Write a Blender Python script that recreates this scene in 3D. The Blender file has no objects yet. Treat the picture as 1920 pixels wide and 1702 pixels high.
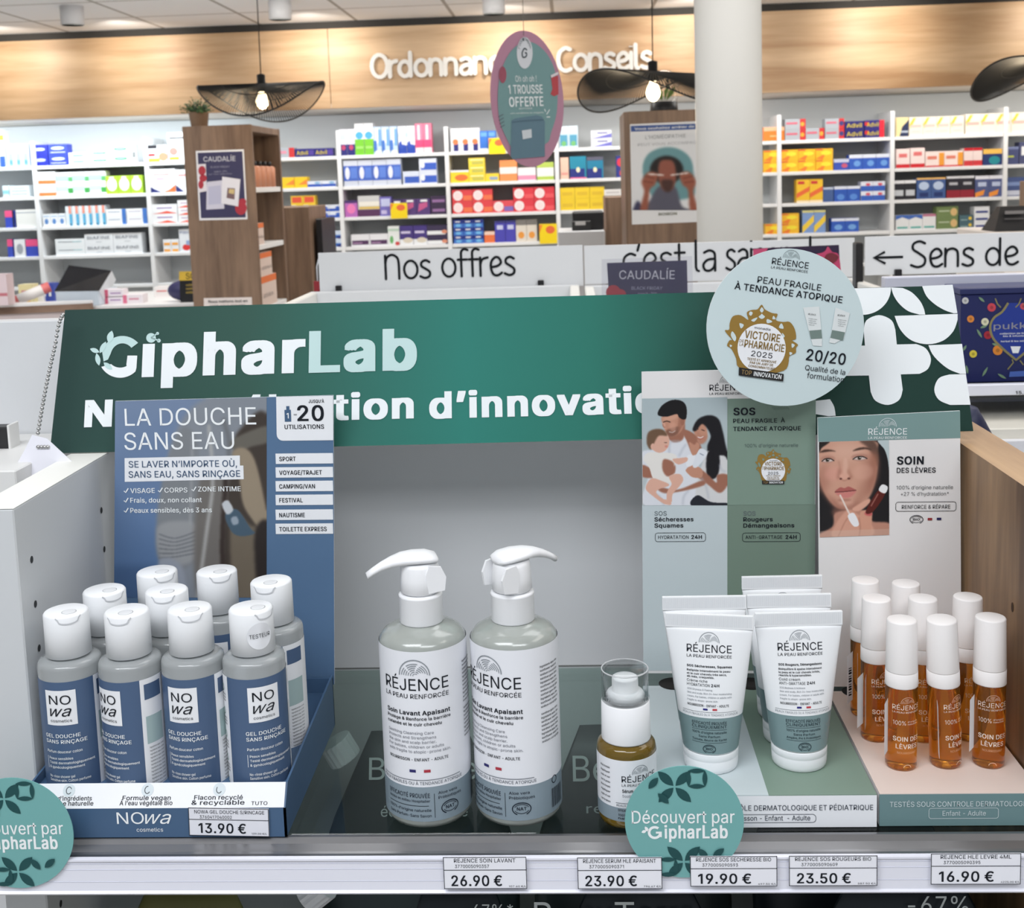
import bpy, math, random
import numpy as np
from mathutils import Vector, Matrix
from mathutils.geometry import tessellate_polygon

SC = bpy.context.scene
COL = SC.collection
random.seed(7)

# ------------------------------------------------------------------ camera
F, PX0, PY0 = 2250.0, 960.0, 617.0            # focal length and optical centre, in pixels of the 1920x1702 frame
CZ = 1.5                                      # eye height (m)
def _n(v): return v / np.linalg.norm(v)
_Y = _n(np.array([(1068 - PX0) / F, -(335 - PY0) / F, -1.0]))            # shop depth axis seen by the camera
_up = -_n(np.array([(1550 - PX0) / F, -(18500 - PY0) / F, -1.0]))        # plumb line seen by the camera
_Z = _n(_up - (_up @ _Y) * _Y)
_X = np.cross(_Y, _Z)
M = np.array([_X, _Y, _Z])
cam = bpy.data.objects.new('camera', bpy.data.cameras.new('camera'))
COL.objects.link(cam)
cam.matrix_world = Matrix([list(M[0]) + [0], list(M[1]) + [0], list(M[2]) + [CZ], [0, 0, 0, 1]])
cam.data.sensor_fit = 'HORIZONTAL'; cam.data.sensor_width = 36
cam.data.lens = F * 36 / 1920
cam.data.shift_y = -(851 - PY0) / 1920
cam.data.clip_start = 0.05
cam.data.dof.use_dof = True
cam.data.dof.focus_distance = 0.82
cam.data.dof.aperture_fstop = 24.0
SC.camera = cam

# ------------------------------------------------------------------ world, lights, exposure
W = bpy.data.worlds.new('shop_daylight'); SC.world = W; W.use_nodes = True
_bg = W.node_tree.nodes['Background']
_bg.inputs[0].default_value = (0.86, 0.93, 1.0, 1); _bg.inputs[1].default_value = 0.4
SC.view_settings.view_transform = 'Standard'; SC.view_settings.look = 'None'
SC.view_settings.gamma = 1; SC.view_settings.use_curve_mapping = False
SC.view_settings.exposure = 0.0

def area(name, loc, size, power, color=(1, 1, 1), rot=(0, 0, 0)):
    l = bpy.data.lights.new(name, 'AREA'); l.shape = 'RECTANGLE'; l.size, l.size_y = size
    l.energy = power; l.color = color
    o = bpy.data.objects.new(name, l); o.location = loc; o.rotation_euler = rot; COL.objects.link(o)
    return o
CEIL = 2.51  # height of the out-of-view lamps added to light the shop
area('unseen_ceiling_light', (-0.7, -0.15, CEIL - 0.01), (1.2, 0.6), 23, (0.94, 0.96, 1))
area('unseen_ceiling_light', (0.5, -0.6, CEIL - 0.01), (1.2, 0.6), 18, (0.94, 0.96, 1))
area('unseen_ceiling_light', (1.3, 0.9, CEIL - 0.01), (0.6, 1.2), 6, (1, 0.95, 0.88))
area('unseen_ceiling_light', (0.2, 2.9, CEIL - 0.01), (3.0, 0.6), 20, (1, 0.98, 0.95))
area('unseen_ceiling_light', (-2.9, 3.6, CEIL - 0.01), (1.2, 1.2), 44, (0.93, 0.97, 1))
area('unseen_ceiling_light', (2.6, 3.6, CEIL - 0.01), (1.2, 1.2), 22, (1, 0.95, 0.88))
area('unseen_ceiling_light', (0.0, 5.8, CEIL - 0.01), (4.5, 0.6), 92, (1, 0.97, 0.92), (math.radians(22), 0, 0))  # unseen lamp, tilted to brighten the wall shelves
area('unseen_ceiling_light', (0.4, 1.5, CEIL - 0.01), (1.8, 0.6), 9, (0.97, 0.98, 1))  # unseen lamp, added to brighten the white aisle sign boards
for sx_, pw_, c_ in ((-3.4, 18, (0.86, 0.95, 1)), (-0.9, 5, (1, 0.98, 0.97)), (1.3, 5, (1, 0.97, 0.93)), (3.5, 6, (1, 0.94, 0.86))):
    area('shelf_strip_light', (sx_, 7.7, 1.97), (2.2, 0.08), pw_, c_, (math.radians(20), 0, 0))

# ------------------------------------------------------------------ pixels of the photo -> points of the shop
def ray(px, py):
    d = M @ np.array([(px - PX0) / F, -(py - PY0) / F, -1.0])
    return d
def pix(px, py, y):                      # point at depth y
    d = ray(px, py); t = y / d[1]
    return np.array([d[0] * t, y, CZ + d[2] * t])
def pixz(px, py, z):                     # point at height z
    d = ray(px, py); t = (z - CZ) / d[2]
    return np.array([d[0] * t, d[1] * t, z])
def proj(p):
    c = M.T @ (np.array(p) - np.array([0, 0, CZ]))
    return PX0 + F * c[0] / -c[2], PY0 - F * c[1] / -c[2]

# ------------------------------------------------------------------ materials
def lin(c):
    c = c / 255.0
    return c / 12.92 if c <= 0.04045 else ((c + 0.055) / 1.055) ** 2.4
def rgb(r, g=None, b=None):
    if g is None: r, g, b = r
    return (lin(r), lin(g), lin(b), 1)
_mats = {}
def mat(c, rough=0.5, metal=0.0, coat=0.0, trans=0.0, emit=0.0, alpha=1.0, spec=0.5, ior=1.45, noise=0.0):
    key = (c, rough, metal, coat, trans, emit, alpha, spec, ior, noise)
    if key in _mats: return _mats[key]
    m = bpy.data.materials.new('paint_%d_%d_%d' % c); m.use_nodes = True
    nt = m.node_tree; b = nt.nodes['Principled BSDF']
    b.inputs['Base Color'].default_value = rgb(c); b.inputs['Roughness'].default_value = rough
    b.inputs['Metallic'].default_value = metal; b.inputs['Coat Weight'].default_value = coat
    b.inputs['Coat Roughness'].default_value = 0.08
    b.inputs['Transmission Weight'].default_value = trans; b.inputs['IOR'].default_value = ior
    b.inputs['Specular IOR Level'].default_value = spec; b.inputs['Alpha'].default_value = alpha
    if emit:
        b.inputs['Emission Color'].default_value = rgb(c); b.inputs['Emission Strength'].default_value = emit
    if noise:
        tc = nt.nodes.new('ShaderNodeTexCoord'); n = nt.nodes.new('ShaderNodeTexNoise'); n.inputs['Scale'].default_value = 60
        mx = nt.nodes.new('ShaderNodeMix'); mx.data_type = 'RGBA'
        mx.inputs[6].default_value = rgb(c); mx.inputs[7].default_value = tuple(list(x * (1 - noise) for x in rgb(c)[:3]) + [1])
        nt.links.new(tc.outputs['Object'], n.inputs['Vector']); nt.links.new(n.outputs['Fac'], mx.inputs[0])
        nt.links.new(mx.outputs[2], b.inputs['Base Color'])
    _mats[key] = m
    return m
def ink(r, g, b): return mat((r, g, b), 0.55, spec=0.25)
def gloss(r, g, b): return mat((r, g, b), 0.28)

def wood(name, c1, c2, axis, scale, stretch=9.0):
    m = bpy.data.materials.new(name); m.use_nodes = True
    nt = m.node_tree; b = nt.nodes['Principled BSDF']; b.inputs['Roughness'].default_value = 0.45
    tc = nt.nodes.new('ShaderNodeTexCoord'); mp = nt.nodes.new('ShaderNodeMapping')
    s = [scale * stretch] * 3; s[axis] = scale
    mp.inputs['Scale'].default_value = s
    n1 = nt.nodes.new('ShaderNodeTexNoise'); n1.inputs['Scale'].default_value = 1.0; n1.inputs['Detail'].default_value = 6; n1.inputs['Distortion'].default_value = 0.6
    n2 = nt.nodes.new('ShaderNodeTexNoise'); n2.inputs['Scale'].default_value = 5.0; n2.inputs['Detail'].default_value = 3
    add = nt.nodes.new('ShaderNodeMath'); add.operation = 'MULTIPLY_ADD'; add.inputs[1].default_value = 0.3
    cr = nt.nodes.new('ShaderNodeValToRGB')
    cr.color_ramp.elements[0].position = 0.45; cr.color_ramp.elements[0].color = rgb(c1)
    cr.color_ramp.elements[1].position = 0.85; cr.color_ramp.elements[1].color = rgb(c2)
    L = nt.links.new
    L(tc.outputs['Object'], mp.inputs['Vector']); L(mp.outputs[0], n1.inputs['Vector']); L(mp.outputs[0], n2.inputs['Vector'])
    L(n2.outputs['Fac'], add.inputs[0]); L(n1.outputs['Fac'], add.inputs[2]); L(add.outputs[0], cr.inputs[0]); L(cr.outputs[0], b.inputs['Base Color'])
    return m

def clear_glass(name, tint, rough=0.02, refl=1.0):             # thin clear sheet: mostly see-through, mirror-like at grazing angles
    m = bpy.data.materials.new(name); m.use_nodes = True
    nt = m.node_tree; nt.nodes.clear(); L = nt.links.new
    out = nt.nodes.new('ShaderNodeOutputMaterial'); mix = nt.nodes.new('ShaderNodeMixShader')
    tr = nt.nodes.new('ShaderNodeBsdfTransparent'); tr.inputs[0].default_value = tint + (1,)
    gl = nt.nodes.new('ShaderNodeBsdfGlossy'); gl.inputs['Roughness'].default_value = rough
    lw = nt.nodes.new('ShaderNodeLayerWeight'); lw.inputs[0].default_value = 0.5
    pw = nt.nodes.new('ShaderNodeMath'); pw.operation = 'POWER'; pw.inputs[1].default_value = 4.0
    ma = nt.nodes.new('ShaderNodeMath'); ma.operation = 'MULTIPLY_ADD'; ma.inputs[1].default_value = 0.75 * refl; ma.inputs[2].default_value = 0.04 * refl
    L(lw.outputs['Facing'], pw.inputs[0]); L(pw.outputs[0], ma.inputs[0]); L(ma.outputs[0], mix.inputs[0])
    L(tr.outputs[0], mix.inputs[1]); L(gl.outputs[0], mix.inputs[2]); L(mix.outputs[0], out.inputs[0])
    return m

# ------------------------------------------------------------------ mesh builder
BASE = {}
class MB:
    def __init__(s): s.v = []; s.f = []; s.m = []; s.sm = []; s.mats = []
    def mi(s, m):
        if m not in s.mats: s.mats.append(m)
        return s.mats.index(m)
    def add(s, vs, fs, m, smooth=False):
        o = len(s.v); s.v.extend([tuple(map(float, p)) for p in vs]); k = s.mi(m)
        for f in fs: s.f.append(tuple(i + o for i in f)); s.m.append(k); s.sm.append(smooth)
    def box(s, x0, x1, y0, y1, z0, z1, m, skip=()):
        vs = [(x, y, z) for z in (z0, z1) for y in (y0, y1) for x in (x0, x1)]
        fs = {'b': (0, 2, 3, 1), 't': (4, 5, 7, 6), 'f': (0, 1, 5, 4), 'k': (2, 6, 7, 3), 'l': (0, 4, 6, 2), 'r': (1, 3, 7, 5)}
        s.add(vs, [f for k, f in fs.items() if k not in skip], m)
    def rbox(s, x0, x1, y0, y1, z0, z1, m, r=0.002):           # box with chamfered edges
        xs, ys, zs = (x0, x1), (y0, y1), (z0, z1)
        vs, idx = [], {}
        for i in (0, 1):
            for j in (0, 1):
                for k in (0, 1):
                    sx, sy, sz = (1 - 2 * i) * r, (1 - 2 * j) * r, (1 - 2 * k) * r
                    for a, p in enumerate(((xs[i], ys[j] + sy, zs[k] + sz), (xs[i] + sx, ys[j], zs[k] + sz), (xs[i] + sx, ys[j] + sy, zs[k]))):
                        idx[i, j, k, a] = len(vs); vs.append(p)
        fs = []
        for a in range(3):
            for sgn in (0, 1):
                b, c = [(1, 2), (2, 0), (0, 1)][a]
                q = []
                for (u, w) in ((0, 0), (1, 0), (1, 1), (0, 1)):
                    t = [0, 0, 0]; t[a] = sgn; t[b] = u; t[c] = w; q.append(idx[t[0], t[1], t[2], a])
                fs.append(tuple(q if sgn else q[::-1]))
        for a in range(3):
            b, c = [(1, 2), (2, 0), (0, 1)][a]
            for u in (0, 1):
                for w in (0, 1):
                    t0 = [0, 0, 0]; t0[b] = u; t0[c] = w; t1 = list(t0); t1[a] = 1
                    q = (idx[t0[0], t0[1], t0[2], b], idx[t1[0], t1[1], t1[2], b], idx[t1[0], t1[1], t1[2], c], idx[t0[0], t0[1], t0[2], c])
                    fs.append(q if (u == w) == True else q[::-1])
        for i in (0, 1):
            for j in (0, 1):
                for k in (0, 1):
                    q = tuple(idx[i, j, k, a] for a in range(3))
                    fs.append(q if (i + j + k) % 2 else q[::-1])
        s.add(vs, fs, m)
    def lathe(s, prof, m, n=32, c=(0, 0, 0), smooth=True, ry=1.0):
        vs, fs = [], []
        for (r, z) in prof:
            for i in range(n):
                a = 2 * math.pi * i / n
                vs.append((c[0] + r * math.sin(a), c[1] - ry * r * math.cos(a), c[2] + z))
        for k in range(len(prof) - 1):
            for i in range(n):
                j = (i + 1) % n
                fs.append((k * n + i, k * n + j, (k + 1) * n + j, (k + 1) * n + i))
        if prof[0][0] > 1e-6: fs.append(tuple(range(n))[::-1])
        if prof[-1][0] > 1e-6: fs.append(tuple((len(prof) - 1) * n + i for i in range(n)))
        s.add(vs, fs, m, smooth)
    def tube(s, pts, r, m, n=8, cap=True):
        pts = [np.array(p, float) for p in pts]; vs, fs = [], []
        rs = r if hasattr(r, '__len__') else [r] * len(pts)
        prev = None
        for k, p in enumerate(pts):
            d = _n(pts[min(k + 1, len(pts) - 1)] - pts[max(k - 1, 0)])
            if prev is None:
                h = np.array([0, 0, 1.0]) if abs(d[2]) < 0.9 else np.array([1.0, 0, 0])
                u = _n(np.cross(d, h))
            else: u = _n(prev - (prev @ d) * d)
            prev = u; w = np.cross(d, u)
            for i in range(n):
                a = 2 * math.pi * i / n
                vs.append(p + rs[k] * (u * math.cos(a) + w * math.sin(a)))
        for k in range(len(pts) - 1):
            for i in range(n):
                j = (i + 1) % n
                fs.append((k * n + i, k * n + j, (k + 1) * n + j, (k + 1) * n + i))
        if cap:
            fs.append(tuple(range(n))[::-1]); fs.append(tuple((len(pts) - 1) * n + i for i in range(n)))
        s.add(vs, fs, m, True)
    def ball(s, c, r, m, n=10, sq=(1, 1, 1)):
        prof = [(max(r * math.sin(math.pi * k / n), 0), -r * math.cos(math.pi * k / n)) for k in range(n + 1)]
        mb = MB(); mb.lathe(prof, m, n * 2)
        s.add([(c[0] + p[0] * sq[0], c[1] + p[1] * sq[1], c[2] + p[2] * sq[2]) for p in mb.v], mb.f, m, True)
    def loft(s, rings, m, caps=True, smooth=True):
        n = len(rings[0]); vs = [p for r in rings for p in r]; fs = []
        for k in range(len(rings) - 1):
            for i in range(n):
                j = (i + 1) % n
                fs.append((k * n + i, k * n + j, (k + 1) * n + j, (k + 1) * n + i))
        if caps: fs.append(tuple(range(n))[::-1]); fs.append(tuple((len(rings) - 1) * n + i for i in range(n)))
        s.add(vs, fs, m, smooth)
    def mesh(s, name, off=(0, 0, 0)):
        me = bpy.data.meshes.new(name)
        me.from_pydata([(p[0] - off[0], p[1] - off[1], p[2] - off[2]) for p in s.v], [], s.f)
        for m in s.mats: me.materials.append(m)
        me.polygons.foreach_set('material_index', s.m); me.polygons.foreach_set('use_smooth', s.sm)
        me.update()
        return me
    def part(s, name, parent, world=True, label=None):          # a child; world: vertices are in shop coordinates
        off = BASE.get(parent.name, (0, 0, 0)) if world else (0, 0, 0)
        o = bpy.data.objects.new(name, s.mesh(name, off)); COL.objects.link(o); o.parent = parent
        BASE[o.name] = off
        if label: o['label'] = label
        return o
    def solo(s, name, label=None, cat=None, group=None, kind=None):   # a top-level thing that is one mesh
        a = np.array(s.v); off = ((a[:, 0].min() + a[:, 0].max()) / 2, (a[:, 1].min() + a[:, 1].max()) / 2, a[:, 2].min())
        o = bpy.data.objects.new(name, s.mesh(name, off)); o.location = off; COL.objects.link(o); BASE[o.name] = off
        tag(o, label, cat, group, kind)
        return o
def tag(o, label=None, cat=None, group=None, kind=None):
    if label: o['label'] = label
    if cat: o['category'] = cat
    if group: o['group'] = group
    if kind: o['kind'] = kind
    return o
def thing(name, label, cat, loc, group=None, rotz=0.0):
    o = bpy.data.objects.new(name, None); o.empty_display_size = 0.02; COL.objects.link(o)
    o.location = tuple(map(float, loc)); o.rotation_euler = (0, 0, rotz); BASE[o.name] = tuple(map(float, loc))
    return tag(o, label, cat, group)
def copy_tree(o, parent=None):
    c = o.copy(); COL.objects.link(c)
    if parent: c.parent = parent
    BASE[c.name] = BASE.get(o.name, (0, 0, 0))
    for ch in list(o.children): copy_tree(ch, c)
    return c
def at(o, loc, rotz=0.0):
    o.location = tuple(map(float, loc)); o.rotation_euler = (0, 0, rotz); BASE[o.name] = tuple(map(float, loc)); return o

# ------------------------------------------------------------------ surfaces that carry print
class Flat:
    def __init__(s, o, e1, e2):
        s.o = np.array(o, float); s.e1 = _n(np.array(e1, float)); e2 = np.array(e2, float)
        s.e2 = _n(e2 - (e2 @ s.e1) * s.e1); s.n = np.cross(s.e1, s.e2)
    def P(s, a, b, off=0.0): return s.o + a * s.e1 + b * s.e2 + off * s.n
    def px(s, x, y):
        d = ray(x, y); c = np.array([0, 0, CZ]); t = ((s.o - c) @ s.n) / (d @ s.n); q = c + t * d - s.o
        return q @ s.e1, q @ s.e2
    def quad(s, pts): return [s.px(*p) for p in pts]
class Round:                                                    # cylinder about z, front at -y
    def __init__(s, r, c=(0, 0, 0), yaw=0.0): s.r = r; s.c = c; s.yaw = yaw
    def P(s, a, b, off=0.0):
        t = a / s.r + s.yaw
        return np.array([s.c[0] + (s.r + off) * math.sin(t), s.c[1] - (s.r + off) * math.cos(t), s.c[2] + b])

# letter outlines (advance width, then one list of x,y per contour; cap height 200)
GLYPHS = {
    'A': (189, [[6,0,79,200,109,200,182,0,155,0,113,119,104,146,91,188,96,188,84,146,75,119,33,0], [43,56,43,78,145,78,145,56]]),
    'B': (179, [[24,0,24,200,95,200,114,198,129,193,141,185,150,174,155,161,157,147,155,135,152,126,147,118,140,112,124,105,124,103,133,101,143,97,151,89,158,80,163,68,164,54,163,39,157,26,148,15,135,7,118,2,97,0], [49,22,96,22,116,25,130,31,137,41,140,54,138,63,135,72,128,80,120,86,110,89,98,91,49,91], [49,112,94,112,104,113,113,116,121,122,127,128,131,137,132,146,130,159,123,169,111,175,94,178,49,178]]),
    'C': (201, [[105,-3,81,0,59,10,41,25,27,45,19,70,16,100,19,129,27,155,41,175,59,190,81,200,105,203,120,202,134,198,147,193,158,185,168,176,176,164,182,152,186,137,161,137,158,147,153,155,140,168,124,177,105,179,88,177,72,170,59,159,49,143,43,123,41,100,43,76,49,57,59,41,72,30,88,23,105,21,124,24,140,32,153,45,161,63,186,63,182,49,176,36,168,24,158,15,147,7,134,2,120,-2]]),
    'D': (197, [[86,0,38,0,38,22,84,22,107,25,125,32,139,43,149,59,155,78,157,100,155,123,149,142,139,157,126,168,108,175,87,178,37,178,37,200,89,200,116,197,139,188,157,174,170,154,179,129,181,100,179,71,170,47,157,27,138,12,114,3], [49,200,49,0,24,0,24,200]]),
    'E': (165, [[24,0,24,200,146,200,146,178,49,178,49,112,140,112,140,90,49,90,49,22,148,22,148,0]]),
    'F': (161, [[24,0,24,200,145,200,145,178,49,178,49,109,136,109,136,87,49,87,49,0]]),
    'G': (205, [[106,-3,81,0,59,10,41,25,27,45,19,71,16,100,19,129,27,155,41,175,59,190,80,200,104,203,119,202,134,198,147,192,159,184,168,175,177,164,183,151,186,137,160,137,152,155,140,168,124,176,104,179,87,177,72,170,59,159,49,143,43,123,41,100,43,76,49,57,59,41,72,30,88,23,106,21,122,23,136,28,147,37,156,48,161,63,163,80,171,78,111,78,111,101,188,101,188,79,185,56,177,36,165,19,148,7,128,0]]),
    'H': (203, [[24,0,24,200,49,200,49,114,154,114,154,200,180,200,180,0,154,0,154,91,49,91,49,0]]),
    'I': (74, [[24,0,24,200,50,200,50,0]]),
    'J': (156, [[73,-3,49,1,30,13,20,25,15,39,13,57,13,68,38,68,38,57,41,41,48,29,59,22,73,20,87,22,97,29,104,41,107,57,107,200,132,200,132,57,130,39,125,25,116,13,97,1]]),
    'K': (183, [[41,57,41,85,55,103,69,119,83,135,143,200,176,200,91,108,90,109], [24,0,24,200,49,200,49,131,49,88,49,76,49,0], [146,0,74,102,90,122,176,0]]),
    'L': (154, [[24,0,24,200,49,200,49,22,142,22,142,0]]),
    'M': (247, [[24,0,24,200,60,200,109,74,113,62,118,48,122,33,126,19,121,19,125,32,130,48,134,62,139,74,187,200,223,200,223,0,198,0,198,114,198,129,199,145,199,162,199,180,202,180,196,161,189,143,184,127,179,114,134,0,112,0,67,114,63,126,57,142,51,160,44,180,47,180,47,164,48,146,48,129,48,114,48,0]]),
    'N': (206, [[24,0,24,200,54,200,135,72,143,59,152,42,163,22,159,21,158,43,157,62,157,77,157,200,182,200,182,0,152,0,79,114,70,130,58,150,42,178,47,178,48,151,49,129,49,114,49,0]]),
    'O': (210, [[105,-3,81,0,59,10,41,25,27,45,19,70,16,100,19,129,27,155,41,175,59,190,81,200,105,203,129,200,151,190,169,175,182,155,191,129,194,100,191,70,182,45,169,25,151,10,129,0], [105,21,122,23,137,30,150,41,161,57,167,76,169,100,167,124,161,143,150,159,137,170,122,177,105,179,88,177,72,170,59,159,49,143,43,124,41,100,43,76,49,57,59,41,72,30,88,23]]),
    'P': (175, [[24,0,24,200,92,200,114,198,131,192,144,182,153,169,159,154,161,137,159,120,153,104,144,91,131,81,114,75,92,73,43,73,43,95,91,95,106,97,117,101,125,107,131,115,134,125,135,137,134,148,131,158,125,166,117,172,105,176,91,178,49,178,49,0]]),
    'Q': (210, [[96,63,123,63,145,33,151,26,184,-19,158,-19,136,10,130,18], [105,-3,81,0,59,10,41,25,27,45,19,70,16,100,19,129,27,155,41,175,59,190,81,200,105,203,129,200,151,190,169,175,182,155,191,129,194,100,191,70,182,45,169,25,151,10,129,0], [105,21,122,23,137,30,150,41,161,57,167,76,169,100,167,124,161,143,150,159,137,170,122,177,105,179,88,177,72,170,59,159,49,143,43,124,41,100,43,76,49,57,59,41,72,30,88,23]]),
    'R': (177, [[24,0,24,200,93,200,114,198,131,192,144,183,153,170,159,155,161,138,159,121,153,107,144,95,131,85,114,80,93,78,38,78,38,100,92,100,106,101,117,105,125,111,131,118,135,127,136,138,135,150,131,159,125,167,117,173,106,176,92,178,49,178,49,0], [139,0,90,90,119,90,168,0]]),
    'S': (176, [[88,-3,68,-2,50,4,36,12,25,24,18,38,15,54,41,54,43,43,49,34,56,28,65,23,76,20,88,19,101,20,112,24,122,29,130,36,134,45,136,55,135,63,131,70,124,76,116,80,96,87,72,94,50,102,34,114,24,128,20,146,23,162,29,176,40,187,54,196,71,201,89,203,108,201,124,196,138,187,148,176,155,163,158,149,133,149,128,162,119,172,105,178,88,180,76,179,66,176,57,171,51,164,47,157,45,148,47,138,51,131,58,125,67,121,83,115,104,110,122,104,141,93,149,86,155,78,159,67,161,54,158,39,152,25,141,13,127,4,109,-2]]),
    'T': (176, [[12,178,12,200,164,200,164,178,101,178,101,0,76,0,76,178]]),
    'U': (203, [[102,-3,80,-1,61,6,45,17,33,31,26,49,24,68,24,200,49,200,49,70,50,56,55,44,63,34,74,27,87,22,102,20,117,22,130,27,140,34,148,44,153,56,154,70,154,200,180,200,180,68,177,49,170,31,158,17,143,6,124,-1]]),
    'V': (189, [[80,0,6,200,33,200,76,81,85,54,97,12,92,12,105,54,114,81,155,200,182,200,109,0]]),
    'W': (270, [[61,0,6,200,32,200,64,77,69,57,73,37,77,16,74,16,79,37,83,57,88,77,120,200,149,200,181,77,187,57,191,37,195,16,192,16,196,37,201,57,206,77,237,200,263,200,208,0,179,0,145,127,138,154,132,187,137,187,132,155,125,127,91,0]]),
    'X': (186, [[7,0,85,112,85,93,12,200,41,200,70,157,80,142,88,129,96,115,91,115,99,129,107,142,117,157,147,200,175,200,102,94,102,113,179,0,150,0,115,51,106,65,98,77,91,91,96,91,89,77,81,65,71,51,36,0]]),
    'Y': (186, [[80,0,80,82,6,200,36,200,76,135,87,115,98,91,88,91,99,115,110,135,150,200,179,200,105,82,105,0]]),
    'Z': (172, [[16,0,16,18,108,151,120,169,134,187,137,179,112,178,88,178,16,178,16,200,156,200,156,181,66,51,53,32,38,13,35,21,60,22,84,22,157,22,157,0]]),
    'a': (153, [[63,-3,49,-2,37,2,27,8,19,18,14,29,12,42,13,54,17,63,23,70,30,76,49,83,70,86,92,89,104,92,107,95,108,100,108,101,107,109,105,117,100,122,94,127,86,129,77,130,67,129,59,127,46,118,39,108,16,114,22,127,31,136,41,143,52,148,76,151,94,149,112,142,120,135,127,126,131,114,132,99,132,0,109,0,109,20,107,20,99,10,85,0,75,-2], [67,18,79,19,90,23,98,29,104,37,107,45,108,54,108,75,102,72,91,69,79,67,69,66,53,62,41,55,37,49,36,41,37,34,40,28,45,24,51,21]]),
    'b': (167, [[90,-3,78,-2,68,1,54,12,46,23,44,23,44,0,21,0,21,200,45,200,45,126,46,126,54,136,67,147,77,150,90,151,108,149,123,142,136,130,145,115,151,96,153,74,151,52,145,33,136,18,123,6,108,-1], [87,18,99,20,110,26,118,34,124,46,128,59,129,74,128,89,124,103,118,114,110,122,99,128,87,130,74,128,63,123,55,114,49,103,46,90,44,74,46,59,49,45,55,34,64,26,74,20]]),
    'c': (156, [[81,-3,62,-1,46,6,32,18,22,33,16,52,13,74,16,96,22,114,32,130,46,141,62,149,81,151,102,148,120,140,134,127,142,109,119,103,114,114,106,122,95,128,81,130,68,128,57,122,49,113,43,102,39,88,38,74,39,59,43,46,49,35,57,26,68,20,81,18,95,20,106,26,115,35,120,46,143,40,134,22,120,8,102,0]]),
    'd': (167, [[77,-3,59,-1,44,6,31,18,21,33,15,52,13,74,15,96,22,115,31,130,44,142,59,149,77,151,90,150,99,147,113,136,120,126,122,126,122,200,146,200,146,0,123,0,123,23,121,23,113,12,99,1,89,-2], [80,18,93,20,103,26,112,34,118,45,121,59,123,74,121,90,118,103,112,114,104,123,93,128,80,130,67,128,57,122,49,114,43,103,39,89,38,74,39,59,43,46,49,34,57,26,68,20]]),
    'e': (159, [[83,-3,63,-1,46,6,32,18,22,33,16,52,13,73,16,95,22,114,32,129,45,141,62,149,81,151,93,150,104,147,116,142,126,134,134,124,140,111,145,95,146,76,146,67,38,67,39,55,43,42,50,32,59,24,71,20,83,18,100,21,112,29,120,41,143,36,139,25,132,15,122,8,111,2,98,-2], [122,87,121,93,117,106,111,116,103,123,93,128,81,130,68,128,58,123,49,116,43,106,39,95,38,87]]),
    'f': (100, [[90,149,90,129,3,129,3,149], [32,0,32,170,33,181,38,191,44,199,53,204,63,207,74,208,87,207,95,205,89,184,84,186,77,186,67,185,61,181,57,174,56,165,56,0]]),
    'g': (167, [[81,-59,66,-58,53,-55,41,-50,32,-43,25,-36,20,-27,40,-16,48,-26,61,-35,70,-37,81,-38,98,-36,111,-30,120,-18,122,-2,122,27,120,27,113,16,99,6,89,3,77,2,60,4,44,10,31,21,22,35,15,54,13,75,15,97,22,115,31,130,44,142,60,149,77,151,90,150,100,147,113,136,121,125,123,125,123,149,146,149,146,-3,144,-21,138,-35,127,-46,114,-53,99,-58], [81,23,93,25,104,30,112,37,118,48,122,60,123,76,122,91,118,104,112,115,104,123,93,128,81,130,68,128,57,122,49,114,43,103,39,90,38,76,39,61,43,48,49,38,57,30,68,25]]),
    'h': (161, [[45,89,45,0,21,0,21,200,45,200,45,113,40,113,49,131,60,142,74,149,89,151,104,150,116,145,126,137,134,126,139,112,140,94,140,0,116,0,116,92,114,108,107,120,97,127,83,129,72,128,63,125,56,119,50,111,46,101]]),
    'i': (66, [[21,0,21,149,45,149,45,0], [33,174,27,175,21,179,17,184,16,190,17,196,21,201,27,205,33,206,39,205,45,201,48,196,50,190,48,184,45,179,39,175]]),
    'j': (66, [[21,149,45,149,45,-12,44,-25,40,-36,34,-44,25,-51,15,-55,1,-56,-4,-56,-4,-34,1,-34,10,-33,16,-28,19,-21,21,-11], [33,174,26,175,21,179,17,184,16,190,17,196,21,201,26,205,33,206,39,205,45,201,48,196,50,190,48,184,45,179,39,175]]),
    'k': (150, [[43,54,43,83,47,83,112,149,142,149,72,78,70,78], [21,0,21,200,45,200,45,0], [116,0,58,73,75,90,146,0]]),
    'l': (66, [[21,0,21,206,45,206,45,0]]),
    'm': (240, [[21,0,21,149,44,149,44,116,42,116,46,127,52,136,59,143,68,148,77,151,86,152,101,149,113,142,121,130,126,116,123,116,127,126,133,135,140,142,150,147,160,151,172,152,184,150,195,146,205,139,213,129,217,116,219,100,219,0,195,0,195,100,193,114,186,123,176,128,165,130,155,129,147,126,141,121,136,114,133,106,132,97,132,0,108,0,108,102,106,113,99,122,90,128,78,130,70,129,62,126,55,121,49,114,46,105,45,94,45,0]]),
    'n': (161, [[45,89,45,0,21,0,21,149,44,149,44,113,40,113,49,131,60,142,74,149,89,151,104,150,116,145,126,137,134,126,139,112,140,94,140,0,116,0,116,92,114,108,107,120,97,127,83,129,72,128,63,125,56,119,50,111,46,101]]),
    'o': (163, [[81,-3,62,-1,46,6,32,18,22,33,16,52,13,74,16,96,22,114,32,130,46,141,62,149,81,151,101,149,117,141,131,130,141,114,148,96,150,74,148,52,141,33,131,18,117,6,101,-1], [81,18,95,20,106,26,115,35,121,46,124,59,126,74,124,88,121,101,115,113,106,122,95,128,81,130,68,128,57,122,49,113,43,102,39,88,38,74,39,59,43,46,49,35,57,26,68,20]]),
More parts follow.
